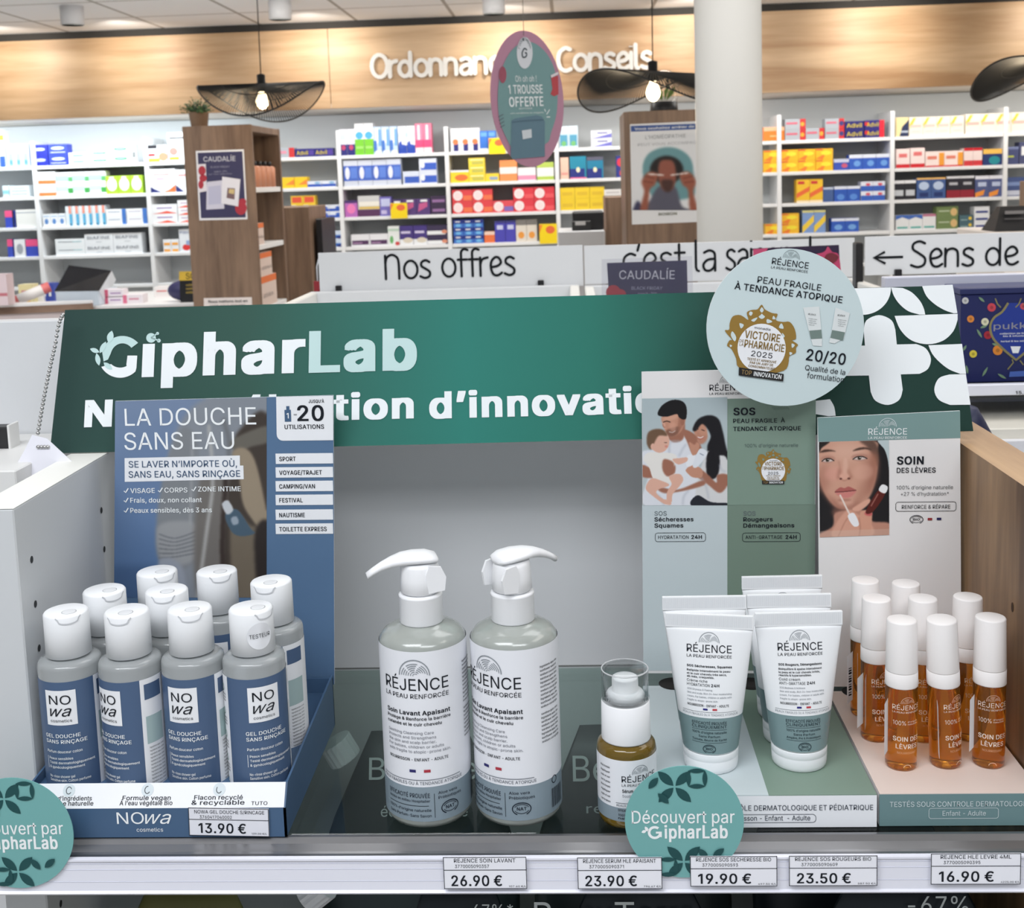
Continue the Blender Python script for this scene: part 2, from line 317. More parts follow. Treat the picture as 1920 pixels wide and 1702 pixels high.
    'p': (167, [[21,-56,21,149,44,149,44,126,46,126,54,136,67,147,77,150,90,151,108,149,123,142,136,130,145,115,151,96,153,74,151,52,145,33,136,18,123,6,108,-1,90,-3,78,-2,68,1,54,12,46,23,45,23,45,-56], [87,18,99,20,110,26,118,34,124,46,128,59,129,74,128,89,124,103,118,114,110,122,99,128,87,130,74,128,63,123,55,114,49,103,46,90,44,74,46,59,49,45,55,34,64,26,74,20]]),
    'q': (167, [[146,-56,122,-56,122,23,120,23,113,12,99,1,89,-2,77,-3,59,-1,44,6,31,18,21,33,15,52,13,74,15,96,22,115,31,130,44,142,59,149,77,151,90,150,99,147,113,136,121,126,123,126,123,149,146,149], [80,18,93,20,103,26,112,34,118,45,121,59,123,74,121,90,118,103,112,114,104,123,93,128,80,130,67,128,57,122,49,114,43,103,39,89,38,74,39,59,43,46,49,34,57,26,68,20]]),
    'r': (102, [[21,0,21,149,44,149,44,126,45,126,51,136,60,144,71,150,84,151,90,151,96,151,96,127,90,128,81,128,71,127,63,124,55,118,49,111,46,103,45,93,45,0]]),
    's': (143, [[72,-3,57,-2,44,1,33,7,24,15,18,25,14,37,37,42,41,31,49,24,59,19,71,18,85,20,96,24,103,32,105,40,104,48,100,53,93,58,83,61,59,67,41,73,28,82,21,93,18,108,20,120,26,130,34,139,45,146,59,150,74,151,88,150,100,146,110,141,118,133,123,124,127,114,105,109,102,117,95,124,86,129,74,131,61,129,51,125,45,118,43,109,44,101,49,96,56,91,68,88,90,82,108,76,120,67,128,56,130,42,128,29,123,19,114,9,102,3,88,-2]]),
    't': (89, [[80,149,80,129,3,129,3,149], [26,185,50,185,50,38,51,30,53,24,59,21,67,20,73,20,79,21,84,1,75,-1,66,-2,49,1,36,8,28,20,26,37]]),
    'u': (161, [[72,-2,58,0,45,4,35,12,27,23,22,37,21,55,21,149,45,149,45,57,47,41,54,29,65,22,79,20,89,21,98,24,106,30,111,38,115,48,116,60,116,149,140,149,140,0,117,0,117,36,121,36,112,18,101,7,87,0]]),
    'v': (153, [[64,0,7,149,33,149,65,61,73,34,81,8,72,8,80,34,88,61,120,149,146,149,89,0]]),
    'w': (223, [[54,0,9,149,34,149,52,84,60,54,69,16,65,16,73,53,81,84,99,149,124,149,142,84,150,53,158,16,154,16,162,53,170,84,189,149,214,149,169,0,145,0,125,68,120,88,114,110,109,133,114,133,109,110,103,88,97,68,78,0]]),
    'x': (149, [[8,0,67,86,67,67,11,149,39,149,58,120,70,100,81,81,69,81,80,100,92,120,111,149,138,149,82,66,82,84,141,0,113,0,91,34,79,53,68,71,80,71,70,53,58,34,36,0]]),
    'y': (153, [[19,-54,24,-34,28,-34,41,-35,46,-33,51,-29,56,-23,59,-14,64,-1,7,149,33,149,65,61,73,34,81,8,72,8,80,34,88,61,120,149,146,149,80,-23,69,-42,63,-49,55,-53,46,-56,36,-57,25,-56]]),
    'z': (150, [[16,0,16,18,100,126,100,127,19,127,19,149,131,149,131,130,50,24,50,22,133,22,133,0]]),
    '0': (178, [[89,-3,68,0,51,9,37,24,27,45,21,70,19,100,21,130,27,155,37,176,51,190,69,200,89,203,110,200,127,190,141,176,151,155,157,130,159,100,157,70,151,45,141,24,127,9,110,0], [89,19,103,22,114,29,123,41,130,57,134,76,135,100,134,124,130,143,123,159,114,171,103,178,89,181,75,178,64,171,55,159,48,143,44,124,43,100,44,76,48,57,55,41,64,29,75,22]]),
    '1': (136, [[98,200,98,0,72,0,72,176,71,176,22,141,22,168,68,200]]),
    '2': (178, [[25,0,25,19,92,90,111,111,122,128,125,137,126,146,125,156,121,165,115,171,107,177,98,180,88,181,77,179,68,176,60,170,55,163,51,153,50,142,26,142,28,159,34,174,44,186,56,195,71,201,88,203,105,201,120,195,133,186,142,175,148,162,150,146,149,135,146,125,140,114,132,102,105,71,60,24,60,22,153,22,153,0]]),
    '3': (178, [[86,-3,68,-1,52,4,38,12,28,23,20,36,17,52,43,52,45,42,50,34,56,28,65,23,75,21,86,20,98,21,108,24,117,29,124,37,128,46,129,57,128,67,124,77,118,85,108,92,95,96,79,97,62,97,62,118,113,176,113,178,27,178,27,200,146,200,146,181,83,109,83,114,104,113,121,108,135,100,146,87,152,73,154,57,152,40,146,26,135,14,121,5,105,-1]]),
    '4': (178, [[16,41,16,62,97,200,122,200,43,65,43,64,162,64,162,41], [111,0,111,48,111,57,111,125,135,125,135,0]]),
    '5': (178, [[87,-3,70,-1,55,4,42,13,33,24,26,37,23,51,48,51,50,43,54,35,60,29,68,24,77,21,87,20,98,21,109,25,117,32,123,41,128,52,129,64,127,76,123,87,117,96,108,103,98,107,86,109,66,106,57,102,50,97,26,99,38,200,144,200,144,178,59,178,53,119,54,119,70,128,90,131,103,130,116,126,126,120,136,112,143,102,149,91,153,78,154,64,152,46,145,30,135,16,121,6,105,-1]]),
    '6': (178, [[89,-3,71,-1,56,6,43,16,33,29,27,45,25,64,27,78,31,94,40,112,54,134,99,200,127,200,59,103,57,103,65,113,77,121,92,123,109,122,124,116,136,107,145,94,151,79,153,62,151,44,145,29,135,16,122,6,106,-1], [89,19,100,20,110,25,117,31,124,40,127,50,129,62,127,74,124,84,117,92,110,99,100,103,89,104,78,103,68,99,60,93,54,84,50,74,49,62,50,50,54,40,60,31,68,25,78,20]]),
    '7': (178, [[38,0,127,176,127,178,24,178,24,200,154,200,154,176,65,0]]),
    '8': (178, [[89,-3,70,-1,53,4,40,13,29,24,23,38,20,53,22,65,26,77,32,87,40,95,49,101,60,104,60,105,47,111,36,121,30,134,28,150,30,164,36,177,45,188,57,196,72,201,89,203,106,201,120,196,133,188,142,177,148,164,150,150,148,134,141,121,131,111,118,105,118,104,129,101,138,95,146,87,152,77,156,65,158,53,155,38,149,24,138,13,125,4,108,-1], [89,19,101,20,112,24,121,29,127,36,131,45,132,54,131,65,127,74,120,82,111,88,101,91,89,92,77,91,67,88,58,82,51,74,47,65,45,54,47,45,51,36,57,29,66,24,76,20], [89,114,99,115,108,118,115,123,121,130,124,138,126,148,124,157,121,165,115,172,108,177,99,180,89,181,79,180,70,177,62,172,57,165,53,157,52,148,53,138,57,130,62,123,70,118,79,115]]),
    '9': (178, [[89,203,106,201,122,194,135,184,145,171,151,155,153,136,151,122,147,106,138,88,124,66,79,0,51,0,119,97,121,97,113,87,101,79,86,77,69,78,54,84,42,93,33,106,27,121,25,138,27,156,33,172,43,184,56,194,71,201], [89,181,78,180,68,175,60,169,54,160,51,150,49,138,51,126,54,116,60,108,68,101,78,97,89,96,100,97,110,101,118,107,124,116,127,126,129,138,127,150,124,160,118,169,110,175,100,180]]),
    'É': (165, [[24,0,24,200,146,200,146,178,49,178,49,112,140,112,140,90,49,90,49,22,148,22,148,0], [75,219,94,259,121,259,95,219]]),
    'È': (165, [[24,0,24,200,146,200,146,178,49,178,49,112,140,112,140,90,49,90,49,22,148,22,148,0], [76,219,50,259,77,259,96,219]]),
    'À': (189, [[6,0,79,200,109,200,182,0,155,0,113,119,104,146,91,188,96,188,84,146,75,119,33,0], [43,56,43,78,145,78,145,56], [85,219,59,259,86,259,105,219]]),
    'Ù': (203, [[102,-3,80,-1,61,6,45,17,33,31,26,49,24,68,24,200,49,200,49,70,50,56,55,44,63,34,74,27,87,22,102,20,117,22,130,27,140,34,148,44,153,56,154,70,154,200,180,200,180,68,177,49,170,31,158,17,143,6,124,-1], [92,219,66,259,93,259,112,219]]),
    'Ô': (210, [[105,-3,81,0,59,10,41,25,27,45,19,70,16,100,19,129,27,155,41,175,59,190,81,200,105,203,129,200,151,190,169,175,182,155,191,129,194,100,191,70,182,45,169,25,151,10,129,0], [105,21,122,23,137,30,150,41,161,57,167,76,169,100,167,124,161,143,150,159,137,170,122,177,105,179,88,177,72,170,59,159,49,143,43,124,41,100,43,76,49,57,59,41,72,30,88,23], [86,222,62,222,62,223,94,259,116,259,148,223,148,222,124,222,105,246]]),
    'é': (159, [[83,-3,63,-1,46,6,32,18,22,33,16,52,13,73,16,95,22,114,32,129,45,141,62,149,81,151,93,150,104,147,116,142,126,134,134,124,140,111,145,95,146,76,146,67,38,67,39,55,43,42,50,32,59,24,71,20,83,18,100,21,112,29,120,41,143,36,139,25,132,15,122,8,111,2,98,-2], [122,87,121,93,117,106,111,116,103,123,93,128,81,130,68,128,58,123,49,116,43,106,39,95,38,87], [70,169,88,208,115,208,89,169]]),
    'è': (159, [[83,-3,63,-1,46,6,32,18,22,33,16,52,13,73,16,95,22,114,32,129,45,141,62,149,81,151,93,150,104,147,116,142,126,134,134,124,140,111,145,95,146,76,146,67,38,67,39,55,43,42,50,32,59,24,71,20,83,18,100,21,112,29,120,41,143,36,139,25,132,15,122,8,111,2,98,-2], [122,87,121,93,117,106,111,116,103,123,93,128,81,130,68,128,58,123,49,116,43,106,39,95,38,87], [71,169,45,208,72,208,90,169]]),
    'à': (153, [[63,-3,49,-2,37,2,27,8,19,18,14,29,12,42,13,54,17,63,23,70,30,76,49,83,70,86,92,89,104,92,107,95,108,100,108,101,107,109,105,117,100,122,94,127,86,129,77,130,67,129,59,127,46,118,39,108,16,114,22,127,31,136,41,143,52,148,76,151,94,149,112,142,120,135,127,126,131,114,132,99,132,0,109,0,109,20,107,20,99,10,85,0,75,-2], [67,18,79,19,90,23,98,29,104,37,107,45,108,54,108,75,102,72,91,69,79,67,69,66,53,62,41,55,37,49,36,41,37,34,40,28,45,24,51,21], [65,169,39,208,66,208,85,169]]),
    'ç': (156, [[81,-3,62,-1,46,6,32,18,22,33,16,52,13,74,16,96,22,114,32,130,46,141,62,149,81,151,102,148,120,140,134,127,142,109,119,103,114,114,106,122,95,128,81,130,68,128,57,122,49,113,43,102,39,88,38,74,39,59,43,46,49,35,57,26,68,20,81,18,95,20,106,26,115,35,120,46,143,40,134,22,120,8,102,0], [67,-56,67,-42,82,-42,93,-40,95,-37,96,-33,95,-29,93,-26,82,-24,71,-24,75,6,88,6,88,0,88,-12,99,-13,107,-17,112,-24,114,-33,112,-44,106,-51,96,-55,83,-56]]),
    'ê': (159, [[83,-3,63,-1,46,6,32,18,22,33,16,52,13,73,16,95,22,114,32,129,45,141,62,149,81,151,93,150,104,147,116,142,126,134,134,124,140,111,145,95,146,76,146,67,38,67,39,55,43,42,50,32,59,24,71,20,83,18,100,21,112,29,120,41,143,36,139,25,132,15,122,8,111,2,98,-2], [122,87,121,93,117,106,111,116,103,123,93,128,81,130,68,128,58,123,49,116,43,106,39,95,38,87], [61,171,37,171,37,172,69,208,92,208,123,172,123,171,99,171,80,195]]),
    'ù': (161, [[72,-2,58,0,45,4,35,12,27,23,22,37,21,55,21,149,45,149,45,57,47,41,54,29,65,22,79,20,89,21,98,24,106,30,111,38,115,48,116,60,116,149,140,149,140,0,117,0,117,36,121,36,112,18,101,7,87,0], [71,169,45,208,72,208,91,169]]),
    'ô': (163, [[81,-3,62,-1,46,6,32,18,22,33,16,52,13,74,16,96,22,114,32,130,46,141,62,149,81,151,101,149,117,141,131,130,141,114,148,96,150,74,148,52,141,33,131,18,117,6,101,-1], [81,18,95,20,106,26,115,35,121,46,124,59,126,74,124,88,121,101,115,113,106,122,95,128,81,130,68,128,57,122,49,113,43,102,39,88,38,74,39,59,43,46,49,35,57,26,68,20], [62,171,39,171,39,172,70,208,93,208,125,172,125,171,101,171,81,195]]),
    'Ç': (201, [[105,-3,81,0,59,10,41,25,27,45,19,70,16,100,19,129,27,155,41,175,59,190,81,200,105,203,120,202,134,198,147,193,158,185,168,176,176,164,182,152,186,137,161,137,158,147,153,155,140,168,124,177,105,179,88,177,72,170,59,159,49,143,43,123,41,100,43,76,49,57,59,41,72,30,88,23,105,21,124,24,140,32,153,45,161,63,186,63,182,49,176,36,168,24,158,15,147,7,134,2,120,-2], [90,-57,90,-43,106,-43,116,-41,118,-39,119,-34,118,-30,116,-28,106,-26,94,-26,99,5,111,5,111,-1,111,-13,123,-15,130,-19,135,-25,137,-35,135,-45,129,-52,119,-56,106,-57]]),
    'ı': (66, [[21,0,21,149,45,149,45,0]]),
    '.': (74, [[37,-2,31,0,25,3,21,9,19,16,21,23,25,29,31,33,37,34,44,33,50,29,54,23,55,16,54,9,50,3,44,0]]),
    ',': (74, [[15,-47,27,28,54,28,33,-47]]),
    ':': (74, [[37,-2,31,0,25,3,21,9,19,16,21,23,25,29,31,33,37,34,44,33,50,29,54,23,55,16,54,9,50,3,44,0], [37,106,31,108,25,112,21,117,19,124,21,131,25,137,31,141,37,142,44,141,50,137,54,131,55,124,54,117,50,112,44,108]]),
    '-': (178, [[132,96,132,74,45,74,45,96]]),
    "'": (81, [[31,125,28,200,53,200,50,125]]),
    '’': (70, [[20,125,32,200,59,200,39,125]]),
    '/': (98, [[92,209,28,-30,6,-30,70,209]]),
    '%': (266, [[69,111,57,113,47,117,40,123,34,132,31,142,29,152,29,162,31,173,34,183,40,191,48,198,57,202,69,203,81,202,91,198,98,191,104,183,107,173,108,162,108,152,107,142,104,132,98,123,90,117,81,113], [69,129,78,131,83,136,87,144,88,152,88,162,87,171,84,179,78,184,69,186,60,184,54,179,51,171,50,162,50,152,51,144,54,136,60,131], [197,-4,185,-2,175,2,168,8,162,17,159,27,157,37,157,47,159,58,162,68,168,76,176,83,185,87,197,88,209,87,219,83,226,76,232,68,235,58,236,47,236,37,235,27,232,17,226,8,218,2,209,-2], [197,14,206,15,211,21,215,29,216,37,216,47,215,56,212,64,206,69,197,71,188,69,182,64,179,56,178,47,178,37,179,29,182,21,188,15], [52,0,190,200,212,200,75,0]]),
    '&': (176, [[77,-3,59,-1,43,5,31,13,21,24,15,38,13,52,15,64,19,74,25,84,33,92,55,110,85,132,93,138,100,147,103,159,101,168,97,175,89,180,79,181,66,178,57,170,54,157,57,143,66,129,80,112,172,0,143,0,67,91,48,115,34,135,31,146,30,157,31,169,36,180,43,189,53,196,65,200,79,202,93,200,104,196,114,189,121,181,126,170,127,159,124,142,115,128,101,115,61,86,50,77,43,69,39,60,38,52,39,42,43,34,49,28,56,23,65,19,76,18,88,20,99,23,109,29,118,38,126,48,132,60,136,73,137,88,160,88,159,71,156,57,146,36,136,24,131,18,120,9,107,3,92,-1]]),
    '+': (178, [[78,13,78,143,100,143,100,13], [24,68,24,89,154,89,154,68]]),
    '=': (178, [[28,96,28,118,150,118,150,96], [28,38,28,60,150,60,150,38]]),
    '!': (77, [[26,63,25,200,52,200,50,63], [39,-2,32,0,26,3,22,9,21,16,22,23,26,29,32,33,39,34,45,33,51,29,55,23,56,16,55,9,51,3,45,0]]),
    '?': (141, [[52,60,52,63,53,78,56,90,60,99,66,106,82,117,90,124,97,131,101,140,103,151,102,160,98,167,93,173,87,178,79,181,70,181,62,181,54,178,47,174,42,167,38,159,36,149,11,149,13,165,19,178,29,189,40,196,54,201,70,203,86,201,100,196,112,188,120,177,126,165,127,150,126,135,120,122,112,112,100,103,86,92,78,81,76,62,76,60], [64,-2,57,0,52,3,48,9,46,16,48,23,52,29,57,33,64,34,71,33,77,29,81,23,82,16,81,9,77,3,71,0]]),
    '€': (182, [[143,129,134,110,6,110,14,129], [126,90,117,70,6,70,14,90], [166,182,157,161,144,170,129,177,113,179,98,177,84,170,72,159,63,143,57,124,56,100,57,76,63,57,72,41,84,30,98,23,113,21,129,23,144,29,156,38,166,17,155,8,142,2,128,-1,113,-3,90,0,70,10,54,25,41,45,33,70,31,100,33,129,41,155,54,175,70,190,90,200,113,203,128,201,142,198,155,191]]),
    '*': (178, [[79,88,81,130,45,107,35,124,73,144,35,163,45,180,81,157,79,200,98,200,97,157,133,180,142,163,104,144,142,124,133,107,97,130,98,88]]),
}
GLYPHS['Í'] = (GLYPHS['I'][0], GLYPHS['I'][1] + [[v - (48 if i % 2 == 0 else 0) for i, v in enumerate(GLYPHS['É'][1][1])]])
_GT, _txt = {}, {}
def glyph(ch):                                                  # filled outline of one letter, cap height 1
    if ch not in _GT:
        loops = [[Vector((k[i] / 200, k[i + 1] / 200, 0)) for i in range(0, len(k), 2)] for k in GLYPHS[ch][1]]
        turn = [sum(l[i - 1].x * l[i].y - l[i].x * l[i - 1].y for i in range(len(l))) for l in loops]
        box = lambda l: (min(q.x for q in l), max(q.x for q in l), min(q.y for q in l), max(q.y for q in l))
        P, fs = [], []
        for l, tn in zip(loops, turn):
            if tn > 0: continue
            x0, x1, y0, y1 = box(l); grp = [l]
            for h, th in zip(loops, turn):
                if th > 0:
                    a0, a1, b0, b1 = box(h)
                    if a0 > x0 and a1 < x1 and b0 > y0 and b1 < y1: grp.append(h)
            Q = [q for k in grp for q in k]; n = len(P); P += Q
            for t in tessellate_polygon(grp):
                a, b, c = (Q[i] for i in t); t = tuple(i + n for i in t)
                fs.append(t if (b - a).cross(c - a).z > 0 else t[::-1])
        _GT[ch] = (np.array([p[:2] for p in P]), fs)
    return _GT[ch]
def glyphs(body, bold=0.0, res=3, shear=0.0):
    k = (body, bold, shear)
    if k in _txt: return _txt[k]
    V, Fc, D, x, n = [], [], [], 0.0, 0
    sh = [(0, 0)] if bold <= 0 else [(bold * i, 0.45 * bold * j) for i, j in ((-1, -1), (1, -1), (1, 1), (-1, 1)) + (((0, -1), (1, 0), (0, 1), (-1, 0)) if bold > 0.055 else ())]
    for ch in body:
        if ch == ' ' or ch not in GLYPHS: x += 0.36; continue
        v, f = glyph(ch); zs = 0.0
        for i_, (dx, dy) in enumerate(sh):
            D += [i_ * 7e-6 + zs] * len(v)
            V.append(v * (1, 1 - 0.7 * bold) + (x + dx, dy + bold * 0.4)); Fc += [tuple(i + n for i in q) for q in f]; n += len(v)
        x += GLYPHS[ch][0] / 200 + bold * 1.5
    v = np.concatenate(V)
    if shear: v[:, 0] += v[:, 1] * shear
    v[:, 0] -= v[:, 0].min()
    _txt[k] = (np.column_stack([v, D]), Fc, v[:, 0].max())
    return _txt[k]
def put(mb, S, body, x, y, w, cap, m, bold=0.0, off=0.0002, align='l', res=3, shear=0.0):     # local metres; w None keeps proportions
    v, f, gw = glyphs(body, bold, res, shear)
    sx = w / gw if w else cap * 0.98
    ww = sx * gw
    x0 = x - (ww / 2 if align == 'c' else ww if align == 'r' else 0)
    mb.add([S.P(x0 + p[0] * sx, y + p[1] * cap, off + p[2]) for p in v], f, m)
def ptext(mb, S, body, x, y, w, cap, m, bold=0.0, off=0.0003, res=3, shear=0.0):              # photo pixels on a flat sheet: left end of the baseline, width, cap height
    a, b = S.px(x, y); a1, b1 = S.px(x + (w or 100), y); a2, b2 = S.px(x, y - cap)
    wl = math.hypot(a1 - a, b1 - b) if w else None
    put(mb, S, body, a, b, wl, math.hypot(a2 - a, b2 - b), m, bold, off, 'l', res, shear)
def poly(mb, S, pts, m, off=0.0002):                            # local metres
    mb.add([S.P(a, b, off) for a, b in pts], [tuple(range(len(pts)))], m)
def ppoly(mb, S, pts, m, off=0.0002): poly(mb, S, [S.px(*p) for p in pts], m, off)
def prect(mb, S, x0, y0, x1, y1, m, off=0.0002, r=0.0):         # a rectangle square to the sheet, placed by its photo-pixel centre and size
    a, b = S.px((x0 + x1) / 2, (y0 + y1) / 2)
    w = math.dist(S.px(x0, (y0 + y1) / 2), S.px(x1, (y0 + y1) / 2)) / 2; h = math.dist(S.px((x0 + x1) / 2, y0), S.px((x0 + x1) / 2, y1)) / 2
    rr = r * w / ((x1 - x0) / 2) if r else 0
    poly(mb, S, rrect(a - w, b - h, a + w, b + h, rr), m, off)
def rrect(x0, y0, x1, y1, r=0.0, n=5):
    if r <= 0: return [(x0, y0), (x1, y0), (x1, y1), (x0, y1)]
    out = []
    for cx, cy, a0 in ((x1 - r, y0 + r, -90), (x1 - r, y1 - r, 0), (x0 + r, y1 - r, 90), (x0 + r, y0 + r, 180)):
        for k in range(n + 1):
            a = math.radians(a0 + 90 * k / n); out.append((cx + r * math.cos(a), cy + r * math.sin(a)))
    return out
def arc(cx, cy, rx, ry, a0, a1, n=14):
    return [(cx + rx * math.cos(math.radians(a0 + (a1 - a0) * k / n)), cy + ry * math.sin(math.radians(a0 + (a1 - a0) * k / n))) for k in range(n + 1)]
def ring(mb, S, cx, cy, rx, ry, t, m, off=0.0002, a0=0, a1=360, n=28):   # local metres, arc band of thickness t
    o = arc(cx, cy, rx, ry, a0, a1, n); i = arc(cx, cy, rx - t, ry - t, a0, a1, n)
    mb.add([S.P(a, b, off) for a, b in o + i], [(k, k + 1, n + 2 + k, n + 1 + k) for k in range(n)], m)
def line(mb, S, pts, t, m, off=0.0002):                         # ribbon with mitred joints, local metres
    pts = [np.array(p, float) for p in pts]; L, R = [], []
    for k, p in enumerate(pts):
        d = pts[min(k + 1, len(pts) - 1)] - pts[max(k - 1, 0)]; d = d / (np.linalg.norm(d) + 1e-12); q = np.array([-d[1], d[0]]) * t / 2
        L.append(p + q); R.append(p - q)
    n = len(pts)
    mb.add([S.P(a, b, off) for a, b in R + L], [(k, k + 1, n + k + 1, n + k) for k in range(n - 1)], m)
def spline(pts, n=6, closed=True):
    P = [np.array(p, float) for p in pts]; N = len(P); out = []
    for i in range(N if closed else N - 1):
        p0, p1, p2, p3 = (P[(i + j - 1) % N] if closed else P[min(max(i + j - 1, 0), N - 1)] for j in range(4))
        for k in range(n):
            t = k / n
            out.append(tuple(0.5 * (2 * p1 + (p2 - p0) * t + (2 * p0 - 5 * p1 + 4 * p2 - p3) * t * t + (3 * p1 - p0 - 3 * p2 + p3) * t ** 3)))
    if not closed: out.append(tuple(P[-1]))
    return out
def leafshape(cx, cy, L, wd, ang, n=6):                         # pointed leaf outline
    ca, sa = math.cos(math.radians(ang)), math.sin(math.radians(ang)); pts = []
    for sgn in (1, -1):
        for k in range(n):
            t = -1 + 2 * k / n if sgn == 1 else 1 - 2 * k / n
            x = t * L / 2; y = sgn * wd / 2 * (1 - t * t)
            pts.append((cx + x * ca - y * sa, cy + x * sa + y * ca))
    return pts

# brush for the printed photographs: soft layered shapes rasterised into a fine grid of coloured cells
class Canvas:
    def __init__(s, x0, y0, x1, y1, res, base):
        s.x0, s.y0, s.x1, s.y1 = x0, y0, x1, y1
        s.w = int((x1 - x0) * res); s.h = int((y1 - y0) * res); s.res = res
        s.c = np.zeros((s.h, s.w, 3)); s.c[:] = base
        s.X, s.Y = np.meshgrid(x0 + (np.arange(s.w) + 0.5) / res, y0 + (np.arange(s.h) + 0.5) / res)
    def blurm(s, m, r):
        k = max(int(round(r * s.res)), 0)
        if k < 1: return m
        for _ in range(2):
            for ax in (0, 1):
                pad = [(0, 0), (0, 0)]; pad[ax] = (k + 1, k)
                c = np.cumsum(np.pad(m, pad, mode='edge'), axis=ax)
                m = (c[2 * k + 1:, :] - c[:-2 * k - 1, :] if ax == 0 else c[:, 2 * k + 1:] - c[:, :-2 * k - 1]) / (2 * k + 1)
        return m
    def mask(s, pts, smooth=True):
        p = spline(pts, 6) if smooth else pts
        m = np.zeros((s.h, s.w), bool)
        for i in range(len(p)):
            (xa, ya), (xb, yb) = p[i], p[(i + 1) % len(p)]
            if ya == yb: continue
            cond = ((ya > s.Y) != (yb > s.Y)) & (s.X < (xb - xa) * (s.Y - ya) / (yb - ya) + xa)
            m ^= cond
        return m.astype(float)
    def fill(s, pts, col, blur=0.6, a=1.0, smooth=True, clip=None):
        m = s.blurm(s.mask(pts, smooth), blur) * a
        if clip is not None: m = m * clip
        s.c = s.c * (1 - m[..., None]) + np.array(col, float) * m[..., None]
    def oval(s, cx, cy, rx, ry, col, blur=0.6, a=1.0, rot=0, clip=None):
        t = math.radians(rot); X = (s.X - cx) * math.cos(t) + (s.Y - cy) * math.sin(t); Y = -(s.X - cx) * math.sin(t) + (s.Y - cy) * math.cos(t)
        m = s.blurm(((X / rx) ** 2 + (Y / ry) ** 2 < 1).astype(float), blur) * a
        if clip is not None: m = m * clip
        s.c = s.c * (1 - m[..., None]) + np.array(col, float) * m[..., None]
    def stroke(s, pts, t, col, blur=0.5, a=1.0):
        p = spline(pts, 6, False) if len(pts) > 2 else pts
        m = np.zeros((s.h, s.w))
        for (xa, ya), (xb, yb) in zip(p[:-1], p[1:]):
            dx, dy = xb - xa, yb - ya; L = dx * dx + dy * dy + 1e-9
            u = np.clip(((s.X - xa) * dx + (s.Y - ya) * dy) / L, 0, 1)
            m = np.maximum(m, (np.hypot(s.X - xa - u * dx, s.Y - ya - u * dy) < t / 2).astype(float))
        m = s.blurm(m, blur) * a
        s.c = s.c * (1 - m[..., None]) + np.array(col, float) * m[..., None]
    def vgrad(s, top, bot):
        t = ((s.Y - s.y0) / (s.y1 - s.y0))[..., None]; s.c = np.array(top, float) * (1 - t) + np.array(bot, float) * t
    def lay(s, S, name, parent, off=0.0003, corners=None, rough=0.45):   # print it on sheet S; corners: photo pixels tl,tr,br,bl
        q = [np.array(S.px(*p)) for p in (corners or [(s.x0, s.y0), (s.x1, s.y0), (s.x1, s.y1), (s.x0, s.y1)])]
        u = np.linspace(0, 1, s.w + 1); v = np.linspace(0, 1, s.h + 1); U, V = np.meshgrid(u, v)
        A = ((1 - V) * (1 - U))[..., None] * q[0] + ((1 - V) * U)[..., None] * q[1] + (V * U)[..., None] * q[2] + (V * (1 - U))[..., None] * q[3]
        A = A.reshape(-1, 2)
        base = np.array(BASE.get(parent.name, (0, 0, 0)))
        P = S.o + A[:, :1] * S.e1 + A[:, 1:] * S.e2 + off * S.n - base
        W1 = s.w + 1; r, c = np.meshgrid(np.arange(s.h), np.arange(s.w), indexing='ij'); i = (r * W1 + c).ravel()
        Fq = np.stack([i + W1, i + W1 + 1, i + 1, i], 1)
        me = bpy.data.meshes.new(name); me.vertices.add(len(P)); me.vertices.foreach_set('co', P.ravel())
        me.loops.add(Fq.size); me.loops.foreach_set('vertex_index', Fq.ravel().astype(np.int32))
        me.polygons.add(len(Fq)); me.polygons.foreach_set('loop_start', np.arange(0, Fq.size, 4, dtype=np.int32))
        me.update(calc_edges=True)
        at_ = me.color_attributes.new('ink', 'FLOAT_COLOR', 'CORNER')
        cc = np.clip(s.c, 0, 255) / 255.0; cc = np.where(cc <= 0.04045, cc / 12.92, ((cc + 0.055) / 1.055) ** 2.4)
        col = np.ones((len(Fq), 4, 4)); col[..., :3] = cc.reshape(-1, 1, 3)
        at_.data.foreach_set('color', col.ravel())
        me.materials.append(photo_ink(rough)); me.validate()
        o = bpy.data.objects.new(name, me); COL.objects.link(o); o.parent = parent
        return o
_pi = {}
def photo_ink(rough):
    if rough in _pi: return _pi[rough]
    m = bpy.data.materials.new('photo_print'); m.use_nodes = True; nt = m.node_tree; b = nt.nodes['Principled BSDF']
    b.inputs['Roughness'].default_value = rough; b.inputs['Specular IOR Level'].default_value = 0.3
    a = nt.nodes.new('ShaderNodeVertexColor'); a.layer_name = 'ink'; nt.links.new(a.outputs[0], b.inputs['Base Color'])
    _pi[rough] = m
    return m

# ================================================================== the display bay in front
ZS = CZ - 0.430                                # top of the glass shelf
XL, XR = -0.38, 0.298                          # inner faces of the bay's side panels
YB = 1.022                                     # back panel
WHITE = mat((226, 226, 224), 0.45)
WHITE_EDGE = mat((240, 240, 234), 0.5)
PANEL = mat((205, 208, 210), 0.4)
DARK = ink(26, 30, 38)
MID = ink(95, 100, 108)
PALE = ink(150, 154, 160)
PAPER = mat((238, 240, 243), 0.5)
INKW = mat((244, 247, 248), 0.5)
GOLD = mat((150, 118, 52), 0.45)
oak = wood('oak_veneer', (172, 136, 98), (92, 66, 44), 2, 2.4, 9)
oakt = wood('oak_veneer_edge', (190, 154, 114), (142, 108, 76), 1, 2.0, 12)
walnut = wood('walnut_board', (142, 116, 96), (104, 82, 66), 2, 1.6, 12)
pale_oak = wood('pale_oak_board', (222, 190, 152), (176, 136, 96), 0, 0.6, 11)
GLASS = clear_glass('clear_shelf_glass', (0.80, 0.86, 0.84), 0.015, 0.65)
CLEAR = clear_glass('clear_plastic', (0.95, 0.96, 0.96), 0.03, 1.0)
